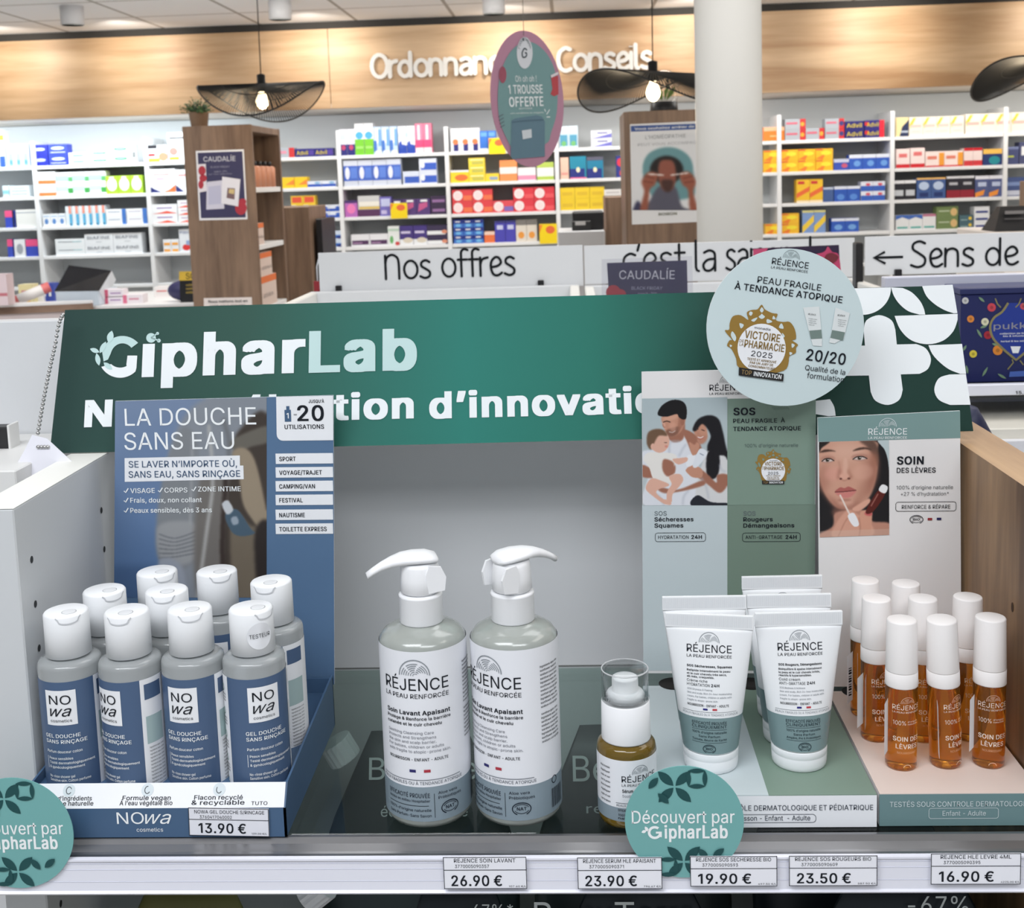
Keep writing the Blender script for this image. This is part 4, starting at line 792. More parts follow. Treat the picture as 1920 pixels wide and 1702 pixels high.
# ---- blue labelled bottles
GEL = mat((226, 231, 232), 0.16, trans=0.6, ior=1.33, coat=0.6)
CAPW = mat((238, 240, 242), 0.35, noise=0.0)
LBL = mat((76, 98, 130), 0.4)
def gel_bottle(label):
    t = thing('shower_gel_bottle', label, 'bottle', (0, 0, 0), 'blue-label gel bottles in the tray')
    R = 0.0212; m = MB()
    m.lathe([(0.0, 0.0), (R - 0.003, 0.0), (R - 0.001, 0.0008), (R, 0.003), (R, 0.084), (R - 0.0006, 0.086), (R - 0.002, 0.0873), (R - 0.005, 0.0881), (0.0125, 0.0889), (0.0118, 0.0895), (0.0, 0.0895)], GEL, 40); m.part('body', t, False)
    m = MB(); rc = 0.0151
    m.lathe([(rc - 0.0012, 0.0896), (rc, 0.09), (rc - 0.0002, 0.1185), (rc - 0.001, 0.1196), (rc - 0.002, 0.12), (0.0, 0.12)], CAPW, 40)
    cp = m.part('cap', t, False)
    m = MB(); CR = Round(rc, (0, 0, 0), 0.5)
    line(m, CR, spline([(-0.0085, 0.1192), (-0.007, 0.1178), (-0.0055, 0.1156), (0, 0.1148), (0.0055, 0.1156), (0.007, 0.1178), (0.0085, 0.1192)], 4, False), 0.0009, mat((206, 208, 212), 0.5), 0.0002)
    m.lathe([(0.0, 0.1201), (0.0042, 0.1203), (0.005, 0.1201)], mat((222, 224, 226), 0.4), 20, (0.004, -0.004, 0)); m.part('flip_lid', cp, False)
    L = Stretch(R + 0.0001, 1.019, 1.0767, -0.0162); m = MB(); n = 48
    def band(a0, a1, z0, z1, mm, off):
        k = max(int(abs(a1 - a0) / math.radians(7)), 1)
        vs = [L.P(R / 1.019 * (a0 + (a1 - a0) * i / k), z, off) for z in (z0, z1) for i in range(k + 1)]
        m.add(vs, [(i, i + 1, k + 2 + i, k + 1 + i) for i in range(k)], mm, True)
    band(-math.pi * 0.62, math.pi * 0.62, 0.004, 0.0865, LBL, 0.00005); band(-math.pi * 0.62, -math.pi * 0.98, 0.004, 0.0865, PAPER, 0.00005); band(math.pi * 0.62, math.pi * 0.98, 0.004, 0.0865, PAPER, 0.00005)
    band(math.pi * 0.36, math.pi * 0.62, 0.004, 0.0865, PAPER, 0.00015); band(-math.pi * 0.62, -math.pi * 0.4, 0.004, 0.0865, PAPER, 0.00015); band(math.pi * 0.4, math.pi * 0.6, 0.044, 0.062, mat((168, 190, 190), 0.4), 0.00025); band(math.pi * 0.4, math.pi * 0.6, 0.073, 0.083, LBL, 0.00025)
    for k in range(14): put(m, L, 'Ingrédients aqua, cocoyl', R * math.pi * 0.41, 0.041 - k * 0.0023, 0.0115, 0.0011, DARK, 0, 0.0005, 'l', 1)
    for k in range(5):
        ring(m, L, -R * math.pi * 0.5, 0.078 - k * 0.0155, 0.0022, 0.0024, 0.0006, ink(90, 130, 120), 0.0004, 0, 360, 12)
        for j in range(3): put(m, L, ('ingrédients', 'naturelle', 'recyclable')[j], -R * math.pi * 0.58, 0.0735 - k * 0.0155 - j * 0.002, 0.0095, 0.0013, DARK, 0.01, 0.0004, 'l', 1)
    m.part('label', t, False); m = MB(); o = 0.0004
    poly(m, L, rrect(-0.0095, 0.0585, 0.0105, 0.0812), PAPER, 0.0003)
    band(-0.0101 / R, 0.0111 / R, 0.0585, 0.0812, PAPER, 0.0003)
    m.f.pop(0); m.m.pop(0); m.sm.pop(0)
    put(m, L, 'NO', 0.0003, 0.0723, 0.0145, 0.0058, DARK, 0, 0.0006, 'c'); put(m, L, 'wa', 0.0003, 0.0645, 0.0145, 0.0068, DARK, 0, 0.0006, 'c', 3, 0.35); put(m, L, 'cosmetics', 0.0003, 0.0607, 0.0142, 0.0018, DARK, 0, 0.0006, 'c')
    put(m, L, 'GEL DOUCHE', -0.0125, 0.0502, 0.0245, 0.0024, INKW, 0.02, o); put(m, L, 'SANS RINÇAGE', -0.0125, 0.0465, 0.0285, 0.0024, INKW, 0.02, o)
    put(m, L, 'Parfum douceur coton', -0.0122, 0.0402, 0.0245, 0.0018, INKW, 0.01, o, 'l', 2)
    for k, (t_, w_) in enumerate((('Peaux sensibles', 0.017), ('Testé dermatologiquement', 0.031), ('& gynécologiquement', 0.024))): put(m, L, t_, -0.0108, 0.0358 - k * 0.0029, w_, 0.0016, INKW, 0.015, o, 'l', 2)
    line(m, L, [(-0.0122, 0.0376), (-0.0122, 0.0295)], 0.0003, INKW, o)
    put(m, L, 'No-rinse shower gel', -0.0115, 0.0238, 0.018, 0.0017, INKW, 0.01, o, 'l', 2); put(m, L, 'Sensitive skin. Cotton perfume', -0.0115, 0.0212, 0.028, 0.0017, INKW, 0.01, o, 'l', 2)
    m.part('lettering', t, False)
    return t
zc = ZS + 0.0282 + 0.12
caps = [((123, 1143), 0, 'shower gel bottle at the front left corner of the blue tray'),
        ((237, 1143), -30, 'shower gel bottle second from the left in the front row of the blue tray'),
        ((355, 1138), -8, 'shower gel bottle third from the left in the front row, left of the tester'),
        ((470, 1137), 28, 'shower gel bottle with a round white tester sticker on its cap'),
        ((195, 1104), 20, 'shower gel bottle behind the two front left bottles of the blue tray'),
        ((312, 1104), -20, 'shower gel bottle in the middle of the blue tray, behind the front row'),
        ((294, 1069), 15, 'shower gel bottle standing rearmost on the left against the tall blue card'),
        ((406, 1068), 0, 'shower gel bottle standing rearmost behind the gap between third bottle and tester'),
        ((508, 1087), -35, 'shower gel bottle behind the tester at the right side of the blue tray')]
proto = gel_bottle(caps[0][2])
tiers = []
for i, (cpx, yaw, lb) in enumerate(caps):
    o = proto if i == 0 else copy_tree(proto)
    p = pixz(*cpx, zc); at(o, (p[0], p[1], ZS + 0.0282), math.radians(yaw)); o['label'] = 'blue-label ' + lb
    if i == 3: tester = o
S_ = Round(0.0155, (0, 0, 0), 0.12); m = MB(); pts = arc(0, 0.104, 0.0088, 0.0092, 0, 360, 36)[:-1]
rr = [(0, 0.104)] + pts; m.add([S_.P(a, b, 0.0002) for a, b in rr], [(0, 1 + i, 1 + (i + 1) % 36) for i in range(36)], mat((232, 234, 238), 0.3)); put(m, S_, 'TESTEUR', 0, 0.103, 0.0145, 0.0028, DARK, 0, 0.0006, 'c')
m.part('tester_sticker', tester, False, label='round white sticker reading tester')

# ================================================================== pale tray with tubes, pink tray with roll-ons
ZT = ZS + 0.0225
SAGE = mat((126, 148, 134), 0.45); PALEBLUE = mat((196, 207, 210), 0.45); TEALGREY = mat((108, 138, 140), 0.42); SAGE2 = mat((116, 136, 122), 0.45); GREYG = mat((136, 154, 156), 0.42)
ROSE = mat((232, 214, 204), 0.5); OFFW = mat((233, 231, 230), 0.45); HDR = mat((124, 154, 152), 0.42)
def tray(mb, x0, x1, yf, yb, parts, mfront, mside):
    t = 0.0012
    mb.box(x0, x1, yf, yf + t, ZS + 0.0004, ZT, mfront); mb.box(x0, x0 + t, yf + t, yb, ZS + 0.0004, ZT, mside); mb.box(x1 - t, x1, yf + t, yb, ZS + 0.0004, ZT, mside); mb.box(x0 + t, x1 - t, yb - t, yb, ZS + 0.0004, ZT, mside)
    for a, b, m_ in parts: mb.box(a, b, yf, yb, ZT, ZT + 0.0006, m_)
def hole(mb, x, y, r=0.012):
    mb.add([(x + r * math.cos(a), y + r * math.sin(a), ZT + 0.00075) for a in np.linspace(0, 2 * math.pi, 25)[:-1]], [tuple(range(24))], mat((30, 28, 26), 0.8))

# ---- pale tray
WX0, WX1, WF, WB = 0.048, 0.1905, 0.7535, 0.927
d2 = thing('counter_display', 'pale green and white card display holding white tubes', 'display stand', ((WX0 + WX1) / 2, 0.84, ZS))
m = MB(); xs = pixz(1440, 1488, ZT)[0]
tray(m, WX0, WX1, WF, WB, ((WX0, xs, PALEBLUE), (xs, WX1, SAGE)), PAPER, PAPER)
for hx, hy in ((1263, 1283), (1408, 1283)): q_ = pixz(hx, hy, ZT); hole(m, q_[0], q_[1])
FS = Flat((0, WF, ZS), (1, 0, 0), (0, 0, 1)); TX = ink(58, 66, 78)
ptext(m, FS, 'ÔLE DERMATOLOGIQUE ET PÉDIATRIQUE', 1386, 1519, 251, 9.5, TX, 0, 0.0004); ptext(m, FS, 'TESTÉS SOUS CONTR', 1252, 1521, 130, 9.5, TX, 0, 0.0004)
ptext(m, FS, 'Nourrisson - Enfant  - Adulte', 1362, 1538, 157, 9, TX, 0, 0.0004); poutline(m, FS, 1350, 1526, 1530, 1542, 7, 0.9, TX)
m.part('tray', d2)
S, q = sheet((1207, 1262), (1527, 1262), (1530, 690), (1203, 697), 0.924, 0.927)
m = MB(); slab(m, S, q, 0.0015, OFFW, PAPER); cd = m.part('back_card', d2); BASE[cd.name] = BASE[d2.name]
m = MB()
prect(m, S, 1363.5, 747, 1528.5, 947, SAGE, 0.0002); prect(m, S, 1363.5, 947, 1527.5, 1258, SAGE2, 0.0002); prect(m, S, 1205, 947, 1363.5, 1258, PALEBLUE, 0.0002)
prej(m, S, 1365, 732, 70, DARK, ink(150, 156, 158))
ptext(m, S, 'SOS', 1375, 778, 41, 13.5, DARK, 0.05, 0.0006); ptext(m, S, 'PEAU FRAGILE  À', 1374.5, 792.5, 97, 7.6, DARK, 0.02, 0.0006); ptext(m, S, 'TENDANCE ATOPIQUE', 1374.5, 807.5, 127, 7.6, DARK, 0.04, 0.0006)
GT = ink(92, 108, 104); ptext(m, S, '100% d’origine naturelle', 1396, 838, 100, 6, GT, 0, 0.0006)
def zf(x, y): return 1180 + x / 4.728, 680 + y / 4.728
def medal(m, S, z, k=1.0):
    """award medal: gold frame, white disc, lettering; z maps design units to photo pixels"""
    P = lambda pts: [z(*p) for p in pts]
    ppoly(m, S, P(spline([(540, 655), (570, 700), (640, 735), (690, 745), (672, 800), (740, 818), (803, 818), (850, 885), (862, 975), (826, 990), (880, 1030), (862, 1062), (858, 1110), (800, 1140), (790, 1210), (745, 1275), (540, 1310), (330, 1250), (300, 1160), (255, 1070), (215, 1040), (238, 990), (262, 985), (215, 930), (195, 895), (235, 890), (240, 830), (270, 765), (345, 755), (415, 800), (400, 730), (450, 705), (500, 700)], 3)), GOLD, 0.0005)
    bgm = mat((206, 220, 222), 0.5) if k == 1.0 else SAGE
    for pts in ([(265, 905), (300, 960), (285, 1000), (250, 945)], [(330, 830), (372, 845), (345, 880)], [(430, 720), (455, 730), (440, 760), (420, 745)], [(650, 760), (670, 790), (640, 790)], [(590, 790), (640, 815), (590, 830)], [(440, 800), (500, 775), (470, 815)], [(700, 870), (725, 830), (745, 880)], [(730, 920), (755, 950), (740, 965)], [(820, 1020), (850, 1035), (825, 1062)], [(800, 1100), (828, 1110), (805, 1130)], [(240, 1030), (262, 1040), (245, 1055)]):
        ppoly(m, S, P(spline(pts, 3)), bgm, 0.0007)
    for r0, dy in ((30, 770), (18, 710)): ppoly(m, S, P(spline([(540 - r0, dy), (530, dy - 18), (540, dy - 30), (552, dy - 18), (540 + r0, dy), (540, dy + 20)], 3)), bgm, 0.0007)
    ppoly(m, S, P([(538 + 226 * math.cos(a), 1062 + 228 * math.sin(a)) for a in np.linspace(0, 2 * math.pi, 41)[:-1]]), PAPER, 0.0008)
    GI = mat((134, 106, 48), 0.5)
    for t_, x_, y_, w_, c_, mm, bo in (('monadia', 470, 880, 150, 22, DARK, 0), ('VICTOIRE', 375, 965, 335, 72, GI, 0.03), ('PHARMACIE', 372, 1052, 378, 70, GI, 0.03), ('DE', 328, 1005, 42, 26, GI, 0), ('LA', 328, 1038, 38, 26, GI, 0), ('2025', 437, 1135, 200, 50, DARK, 0), ('TESTÉ ET APPROUVÉ', 400, 1172, 276, 22, GI, 0.03), ('PAR UN JURY DE', 425, 1206, 222, 22, GI, 0.03), ('CONSOMMATEURS', 412, 1238, 250, 22, GI, 0.03)):
        a_, b_ = z(x_, y_); ptext(m, S, t_, a_, b_, w_ / SCL, c_ / SCL, mm, bo, 0.0011)
    ppoly(m, S, P([(325, 1243), (745, 1305), (740, 1375), (322, 1318)] if k == 1.0 else [(325, 1250), (745, 1250), (745, 1318), (325, 1318)]), mat((30, 28, 28), 0.5), 0.0011)
    for t_, x_, y_, w_, mm in (('TOP', 345, 1305, 95, mat((150, 124, 80), 0.5)), ('INNOVATION', 460, 1322, 262, INKW)):
        if k != 1.0: y_ = 1305
        a_, b_ = z(x_, y_); ptext(m, S, t_, a_, b_, w_ / SCL, 42 / SCL, mm, 0.03, 0.0014)
SCL = 5.006 / 0.485 * 1.0
medal(m, S, lambda x, y: (1449.5 + (x - 538) * 0.0985, 881 + (y - 1055) * 0.0985), 2.0)
TG = ink(104, 112, 116)
for x_, tt, w_, ov, w2 in ((1227, ('SOS', 'Sécheresses', 'Squames', 'HYDRATATION', '24H'), (23, 73, 54), (1228, 1323), (57, 20)), (1393.5, ('SOS', 'Rougeurs', 'Démangeaisons', 'ANTI-GRATTAGE', '24H'), (23, 55, 95.5), (1391.5, 1500.5), (69, 21))):
    ptext(m, S, tt[0], x_, 966, w_[0], 8, TG, 0, 0.0006); ptext(m, S, tt[1], x_, 977, w_[1], 7.6, DARK, 0.035, 0.0006); ptext(m, S, tt[2], x_, 988.5, w_[2], 7.6, DARK, 0.035, 0.0006)
    poutline(m, S, ov[0], 998, ov[1], 1015, 5, 0.8, DARK, 0.0006); ptext(m, S, tt[3], ov[0] + 6, 1009.8, w2[0], 6.4, DARK, 0.0, 0.0006); ptext(m, S, tt[4], ov[1] - 7 - w2[1], 1009.8, w2[1], 7.2, DARK, 0.04, 0.0006)
m.part('lettering', cd)
# printed family picture
SK, SK2, SK3 = (196, 142, 118), (160, 108, 88), (222, 174, 154)
C = Canvas(112, 310, 868, 1262, 0.36, (184, 194, 198)); C.vgrad((172, 186, 190), (190, 198, 200))
C.fill([(210, 760), (330, 690), (420, 650), (500, 640), (560, 700), (600, 800), (590, 1262), (130, 1262), (160, 1000), (112, 900), (112, 780)], (222, 224, 230), 5)          # his white shirt
C.fill([(480, 600), (560, 620), (620, 700), (640, 800), (560, 800), (520, 720)], SK2, 5)
C.fill([(330, 560), (480, 520), (480, 660), (410, 700), (350, 670)], SK2, 6)                                                              # neck
C.fill([(290, 470), (440, 440), (495, 480), (480, 560), (440, 620), (370, 650), (325, 610), (300, 550)], SK, 5)                               # his face
C.fill([(330, 590), (440, 560), (430, 620), (375, 650), (335, 630)], (120, 82, 68), 6, 0.8); C.fill([(440, 480), (495, 480), (470, 560), (430, 600)], SK2, 6, 0.7)
C.fill([(300, 478), (430, 455), (400, 500), (310, 508)], (214, 164, 140), 8, .7); C.fill([(350, 540), (400, 520), (410, 590), (370, 600)], (214, 160, 138), 8, .6); C.fill([(290, 520), (312, 512), (322, 575), (302, 566)], (216, 162, 140), 4, .8); C.oval(470, 520, 18, 30, SK2, 3); C.stroke([(300, 520), (330, 512), (360, 520)], 8, (60, 42, 36), 2); C.stroke([(352, 606), (380, 612), (405, 598)], 6, (236, 226, 222), 2, 0.8)
C.stroke([(296, 540), (300, 560), (318, 566)], 6, SK2, 3)
C.fill([(250, 450), (275, 390), (330, 345), (400, 325), (470, 340), (505, 390), (505, 480), (480, 500), (440, 480), (420, 450), (340, 470), (290, 470)], (24, 22, 24), 4)
C.fill([(570, 600), (590, 540), (640, 500), (680, 560), (690, 660), (640, 715), (600, 690)], SK, 5)                                           # her face
C.fill([(600, 600), (640, 640), (690, 640), (680, 700), (640, 715), (605, 690)], (176, 122, 102), 8, .5)
C.fill([(640, 480), (720, 465), (790, 500), (825, 600), (850, 720), (868, 800), (868, 900), (800, 820), (760, 1000), (690, 1010), (700, 860), (690, 740), (720, 640), (650, 540), (590, 600), (560, 590), (590, 520)], (26, 24, 28), 5)
C.stroke([(590, 575), (610, 585)], 7, (60, 40, 36), 2); C.stroke([(640, 590), (665, 600)], 6, (60, 40, 36), 2); C.stroke([(605, 655), (630, 662), (655, 652)], 9, (240, 230, 228), 2); C.stroke([(600, 660), (630, 674), (660, 654)], 4, (168, 80, 78), 2)
C.fill([(690, 780), (760, 820), (868, 860), (868, 1262), (600, 1262), (600, 1050), (640, 900)], (214, 214, 214), 5)                            # her top
C.fill([(690, 800), (780, 780), (800, 900), (770, 1010), (690, 1010)], (26, 24, 28), 6)
C.fill([(550, 1262), (600, 1170), (720, 1230), (868, 1240), (868, 1262)], (36, 38, 46), 4)
C.fill([(780, 990), (868, 990), (868, 1080), (800, 1150), (700, 1080), (600, 1000), (620, 940), (700, 990), (770, 1060)], SK2, 5)             # her forearm
C.fill([(500, 940), (560, 900), (640, 940), (640, 1010), (560, 1010), (510, 970)], SK, 4)
C.fill([(515, 815), (590, 830), (560, 900), (505, 910)], (232, 234, 238), 2); C.fill([(620, 760), (690, 800), (600, 920), (560, 900)], (224, 228, 234), 2); C.stroke([(625, 800), (655, 815)], 6, (120, 130, 150), 2)
C.fill([(530, 700), (570, 690), (620, 720), (600, 790), (560, 815), (540, 760)], SK, 4); C.fill([(480, 590), (540, 610), (600, 660), (580, 720), (540, 700), (490, 650)], SK2, 5)
for a_, b_, c_ in (((350, 800), (360, 700), (440, 690)), ((440, 820), (470, 760), (500, 720)), ((200, 1150), (260, 1180), (300, 1250)), ((520, 1130), (480, 1180), (470, 1250)), ((640, 1020), (680, 1100), (700, 1200)), ((800, 900), (820, 950), (850, 960))): C.stroke([a_, b_, c_], 16, (176, 180, 190), 9, .6)
C.fill([(112, 900), (200, 930), (330, 940), (400, 900), (390, 980), (280, 1010), (112, 1005)], SK2, 5)                                         # his forearm
C.fill([(120, 850), (160, 790), (280, 790), (390, 800), (420, 850), (380, 960), (470, 1010), (360, 1060), (220, 1040), (170, 920)], (232, 228, 222), 4)   # baby's suit
C.fill([(300, 850), (380, 870), (396, 920), (390, 980), (330, 1000), (290, 940)], SK2, 5); C.fill([(240, 1090), (420, 1120), (640, 1040), (660, 1080), (480, 1130), (300, 1150)], SK2, 5)
C.fill([(380, 850), (440, 840), (510, 835), (505, 870), (430, 895)], SK3, 4)
C.oval(265, 690, 88, 100, SK3, 4); C.fill([(150, 690), (165, 610), (230, 580), (300, 590), (335, 640), (260, 640), (220, 700), (190, 760), (165, 740)], (112, 86, 66), 6); C.oval(205, 735, 20, 28, SK3, 3)
C.stroke([(305, 700), (330, 702)], 5, (80, 56, 48), 2); C.oval(325, 735, 14, 10, (214, 140, 126), 3)
C.fill([(190, 1020), (280, 1040), (350, 1080), (250, 1120), (240, 1160), (330, 1230), (310, 1250), (220, 1190), (140, 1110)], SK3, 4); C.fill([(350, 1000), (440, 980), (475, 1030), (440, 1090), (380, 1160), (370, 1230), (330, 1220), (330, 1140), (370, 1070)], SK3, 4)
C.oval(330, 1232, 40, 20, SK3, 3, 1, 25)
C.lay(S, 'photo_print', cd, 0.0004, [(1203.7, 747), (1363.6, 744.5), (1363.6, 947), (1205.3, 947)])

# ---- round award card in front of the pale card's corner
CE = pix(1473, 614, 0.905); rl = math.radians(-9.6)
S = Flat(CE, (math.cos(rl), 0.10, math.sin(rl)), (math.sin(-rl) * 1, 0.06, math.cos(rl)))
ra = abs(S.px(1615, 636)[0]) * 1.02; rb = abs(S.px(1473, 464)[1]) * 1.0
m = MB(); slab(m, S, [(ra * 1.0 * math.cos(a), rb * math.sin(a)) for a in np.linspace(0, 2 * math.pi, 73)[:-1]], 0.0008, mat((204, 220, 222), 0.42), PAPER)
aw = thing('award_card', 'round pale blue award card standing over the green sign and the tube display', 'sign', CE - np.array([0, 0, 0.06]), None)
wr = m.part('disc', aw)
def zd(x, y): return 1320 + x / 5.006, 440 + y / 5.006
m = MB(); SCL = 5.006
medal(m, S, zd, 1.0)
prej(m, S, *zd(805, 296), 70, DARK, ink(150, 162, 164), 0.0006)
for t_, x_, y_, w_, c_, bo in (('PEAU FRAGILE', 497, 448, 604, 60, 0), ('À TENDANCE ATOPIQUE', 283, 508, 1022, 62, 0.02), ('20/20', 952, 1175, 372, 106, 0.025), ('Qualité de la', 945, 1268, 380, 48, 0), ('formulation', 962, 1342, 350, 52, 0)):
    ptext(m, S, t_, *zd(x_, y_), w_ / SCL, c_ / SCL, DARK, bo, 0.0006)
LG = mat((222, 228, 228), 0.5); BD = mat((116, 134, 128), 0.5)
for body, band, tx in (([(928, 682), (1080, 673), (1105, 975), (1105, 1045), (1020, 1040), (1000, 975)], [(985, 900), (1098, 890), (1105, 972), (1000, 978)], (975, 750)), ([(1232, 682), (1366, 735), (1310, 970), (1222, 1020), (1172, 1010), (1196, 900)], [(1200, 893), (1320, 915), (1300, 992), (1183, 966)], (1250, 760))):
    ppoly(m, S, [zd(*p) for p in body], LG, 0.0006); ppoly(m, S, [zd(*p) for p in band], BD, 0.0008)
    ptext(m, S, 'RÉJENCE', *zd(*tx), 14, 3, DARK, 0, 0.001)
    for k in range(4): ptext(m, S, 'fragile peau', *zd(tx[0] + 3, tx[1] + 38 + k * 19), (16, 14, 15, 11)[k], 1.8, ink(110, 116, 118), 0, 0.001)
m.part('lettering', wr)
m = MB(); st = [CE + np.array([0.0, 0.003 + 0.004 * t, -0.055 - 0.02 * t]) for t in range(3)]
m.box(CE[0] - 0.008, CE[0] + 0.004, CE[1] + 0.006, 0.9215, CE[2] - 0.064, CE[2] - 0.0634, CLEAR); m.part('clear_tab', aw)

# ---- pink tray
PX_0, PX_1, PF, PB = 0.1925, 0.2965, 0.7545, 0.913
d3 = thing('counter_display', 'cream and teal card display holding amber roll-on bottles', 'display stand', ((PX_0 + PX_1) / 2, 0.84, ZS))
m = MB(); tray(m, PX_0, PX_1, PF, PB, ((PX_0, PX_1, ROSE),), TEALGREY, OFFW)
q_ = pixz(1603, 1298, ZT); hole(m, q_[0] + 0.001, q_[1], 0.011)
FS = Flat((0, PF, ZS), (1, 0, 0), (0, 0, 1)); LT = ink(214, 224, 226)
ptext(m, FS, 'TESTÉS SOUS CONTROLE DERMATOLOGI', 1668, 1512, 252, 9.5, LT, 0, 0.0004); poutline(m, FS, 1741, 1514, 1872, 1534, 5, 0.9, LT); ptext(m, FS, 'Enfant - Adulte', 1767, 1528.5, 81, 9, LT, 0, 0.0004)
m.part('tray', d3)
S, q = sheet((1537, 1287), (1803, 1287), (1800, 770), (1533, 783), 0.911, 0.917)
m = MB(); slab(m, S, q, 0.0015, OFFW, PAPER); cd = m.part('back_card', d3); BASE[cd.name] = BASE[d3.name]
m = MB(); ppoly(m, S, [(1534.3, 828), (1800.6, 821), (1800, 770), (1533, 783)], HDR, 0.0002)
prej(m, S, 1664, 814.5, 73, INKW, LT, 0.0005)
for t_, x_, y_, w_, c_, mm, bo in (('SOIN', 1681.5, 870.5, 50, 15, DARK, 0.05), ('DES LÈVRES', 1681, 886, 73, 9.3, DARK, 0.025), ('100% d’origine naturelle', 1680.5, 917, 106, 6.8, ink(104, 106, 108), 0), ('+27 % d’hydratation*', 1688.5, 929, 90, 6.8, ink(104, 106, 108), 0), ('RENFORCE & RÉPARE', 1690.5, 953.5, 91, 7, DARK, 0)):
    ptext(m, S, t_, x_, y_, w_, c_, mm, bo, 0.0006)
poutline(m, S, 1678.7, 940, 1792.5, 958, 5, 0.9, DARK, 0.0006)
a, b = S.px(1718, 973.5); badge(m, S, a, b, 0.0052, 0.0035, 'BIO', DARK, 0.0006)
prect(m, S, 1739, 970.5, 1747.5, 975, mat((150, 50, 54), 0.5), 0.0006); prect(m, S, 1756, 970, 1764.5, 974.5, mat((40, 38, 90), 0.5), 0.0006)
m.part('lettering', cd)
C = Canvas(75, 330, 703, 1165, 0.42, (30, 28, 30)); SKN = (206, 156, 134)
C.fill([(600, 330), (703, 330), (703, 600), (690, 500), (660, 410)], (190, 204, 206), 3)
C.fill([(75, 345), (140, 330), (560, 330), (600, 420), (600, 560), (575, 700), (520, 830), (430, 900), (330, 930), (220, 900), (130, 800), (85, 690), (75, 600)], SKN, 6)
C.fill([(75, 330), (170, 330), (100, 380), (75, 420)], (40, 34, 32), 5); C.fill([(440, 330), (560, 330), (610, 420), (600, 560), (560, 460), (500, 380)], (56, 40, 34), 10, 0.7)
C.fill([(540, 430), (600, 480), (590, 620), (560, 720), (500, 820), (520, 680)], (160, 106, 86), 24, 0.9); C.fill([(85, 640), (120, 760), (190, 860), (300, 920), (220, 900), (100, 760)], (164, 110, 90), 18, 0.9)
C.oval(330, 420, 150, 70, (226, 184, 164), 40, .6); C.oval(120, 640, 50, 120, (170, 116, 98), 30, .6); C.fill([(470, 480), (580, 520), (575, 680), (500, 820), (400, 890), (430, 760), (480, 640)], (164, 112, 94), 34, .55); C.fill([(130, 790), (300, 880), (440, 850), (400, 930), (250, 930)], (160, 106, 90), 24, .7); C.oval(310, 862, 70, 30, (216, 166, 146), 14, .7); C.oval(300, 842, 60, 12, (160, 104, 90), 8, .6); C.fill([(195, 920), (320, 945), (430, 915), (420, 960), (300, 1000), (210, 990)], (150, 100, 84), 18, .8)
C.oval(210, 610, 90, 60, (222, 160, 144), 22, 0.6); C.oval(470, 600, 90, 70, (220, 168, 148), 16, 0.5); C.oval(310, 560, 22, 90, (228, 184, 164), 8, 0.6)
C.fill([(78, 420), (120, 398), (180, 400), (228, 416), (180, 413), (110, 420)], (70, 50, 42), 4); C.fill([(374, 416), (430, 390), (500, 388), (548, 412), (490, 402), (420, 410)], (70, 50, 42), 4)
for ex, ey, w_ in ((152, 492, 58), (440, 482, 68)):
    C.oval(ex, ey - 14, w_ * 1.1, 26, (170, 118, 102), 8, 0.6); C.oval(ex, ey, w_ * 0.86, 15, (212, 198, 192), 4); C.oval(ex - 4, ey - 3, 17, 16, (84, 74, 62), 2); C.oval(ex - 4, ey - 3, 8, 8, (20, 16, 16), 1); C.stroke([(ex - w_ * .8, ey + 10), (ex, ey + 18), (ex + w_ * .8, ey + 8)], 5, (150, 100, 86), 4, .7); C.oval(ex + 2, ey - 8, 4, 4, (250, 250, 250), 1)
    C.stroke([(ex - w_ * .9, ey + 6), (ex - w_ * 0.5, ey - 12), (ex, ey - 18), (ex + w_ * 0.5, ey - 13), (ex + w_ * .95, ey + 3)], 8, (38, 28, 26), 2)
C.stroke([(250, 500), (262, 580), (248, 640)], 10, (176, 124, 106), 6, 0.6); C.fill([(250, 560), (232, 640), (250, 660), (270, 600)], (176, 122, 104), 12, .7); C.fill([(335, 560), (352, 600), (372, 645), (345, 660), (330, 620)], (172, 118, 100), 12, .7); C.oval(300, 635, 44, 28, (220, 168, 148), 10); C.oval(268, 655, 12, 8, (90, 52, 46), 3); C.oval(340, 655, 13, 8, (90, 52, 46), 3); C.stroke([(248, 640), (300, 672), (362, 640)], 6, (158, 104, 88), 4, 0.7)
C.fill([(214, 768), (262, 730), (300, 738), (340, 726), (400, 758), (340, 766), (300, 768)], (176, 98, 92), 3); C.fill([(216, 772), (300, 772), (404, 762), (370, 808), (310, 826), (255, 808)], (206, 130, 122), 5); C.stroke([(216, 770), (300, 768), (404, 760)], 7, (96, 44, 44), 2)
C.fill([(75, 1165), (75, 1130), (190, 1070), (210, 960), (320, 930), (430, 920), (520, 1000), (560, 1040), (703, 1060), (703, 1165)], (190, 138, 118), 8)
C.fill([(200, 1165), (220, 1050), (300, 950), (350, 930), (460, 1000), (540, 1060), (540, 1165)], (214, 160, 138), 6); C.fill([(370, 920), (450, 870), (520, 835), (530, 870), (460, 930), (400, 945)], (220, 166, 144), 5)
C.fill([(440, 960), (520, 940), (550, 970), (520, 1165), (440, 1165)], (212, 156, 132), 5); C.oval(515, 970, 36, 18, (198, 96, 96), 4, 1, 10); C.stroke([(240, 1165), (300, 1040), (350, 980)], 7, (168, 112, 92), 4, 0.7); C.stroke([(430, 1000), (440, 1090), (430, 1165)], 7, (160, 106, 88), 4, 0.7)
C.stroke([(262, 800), (355, 990)], 16, (232, 214, 204), 2); C.fill([(328, 985), (385, 960), (430, 1060), (380, 1075)], (238, 238, 240), 2)
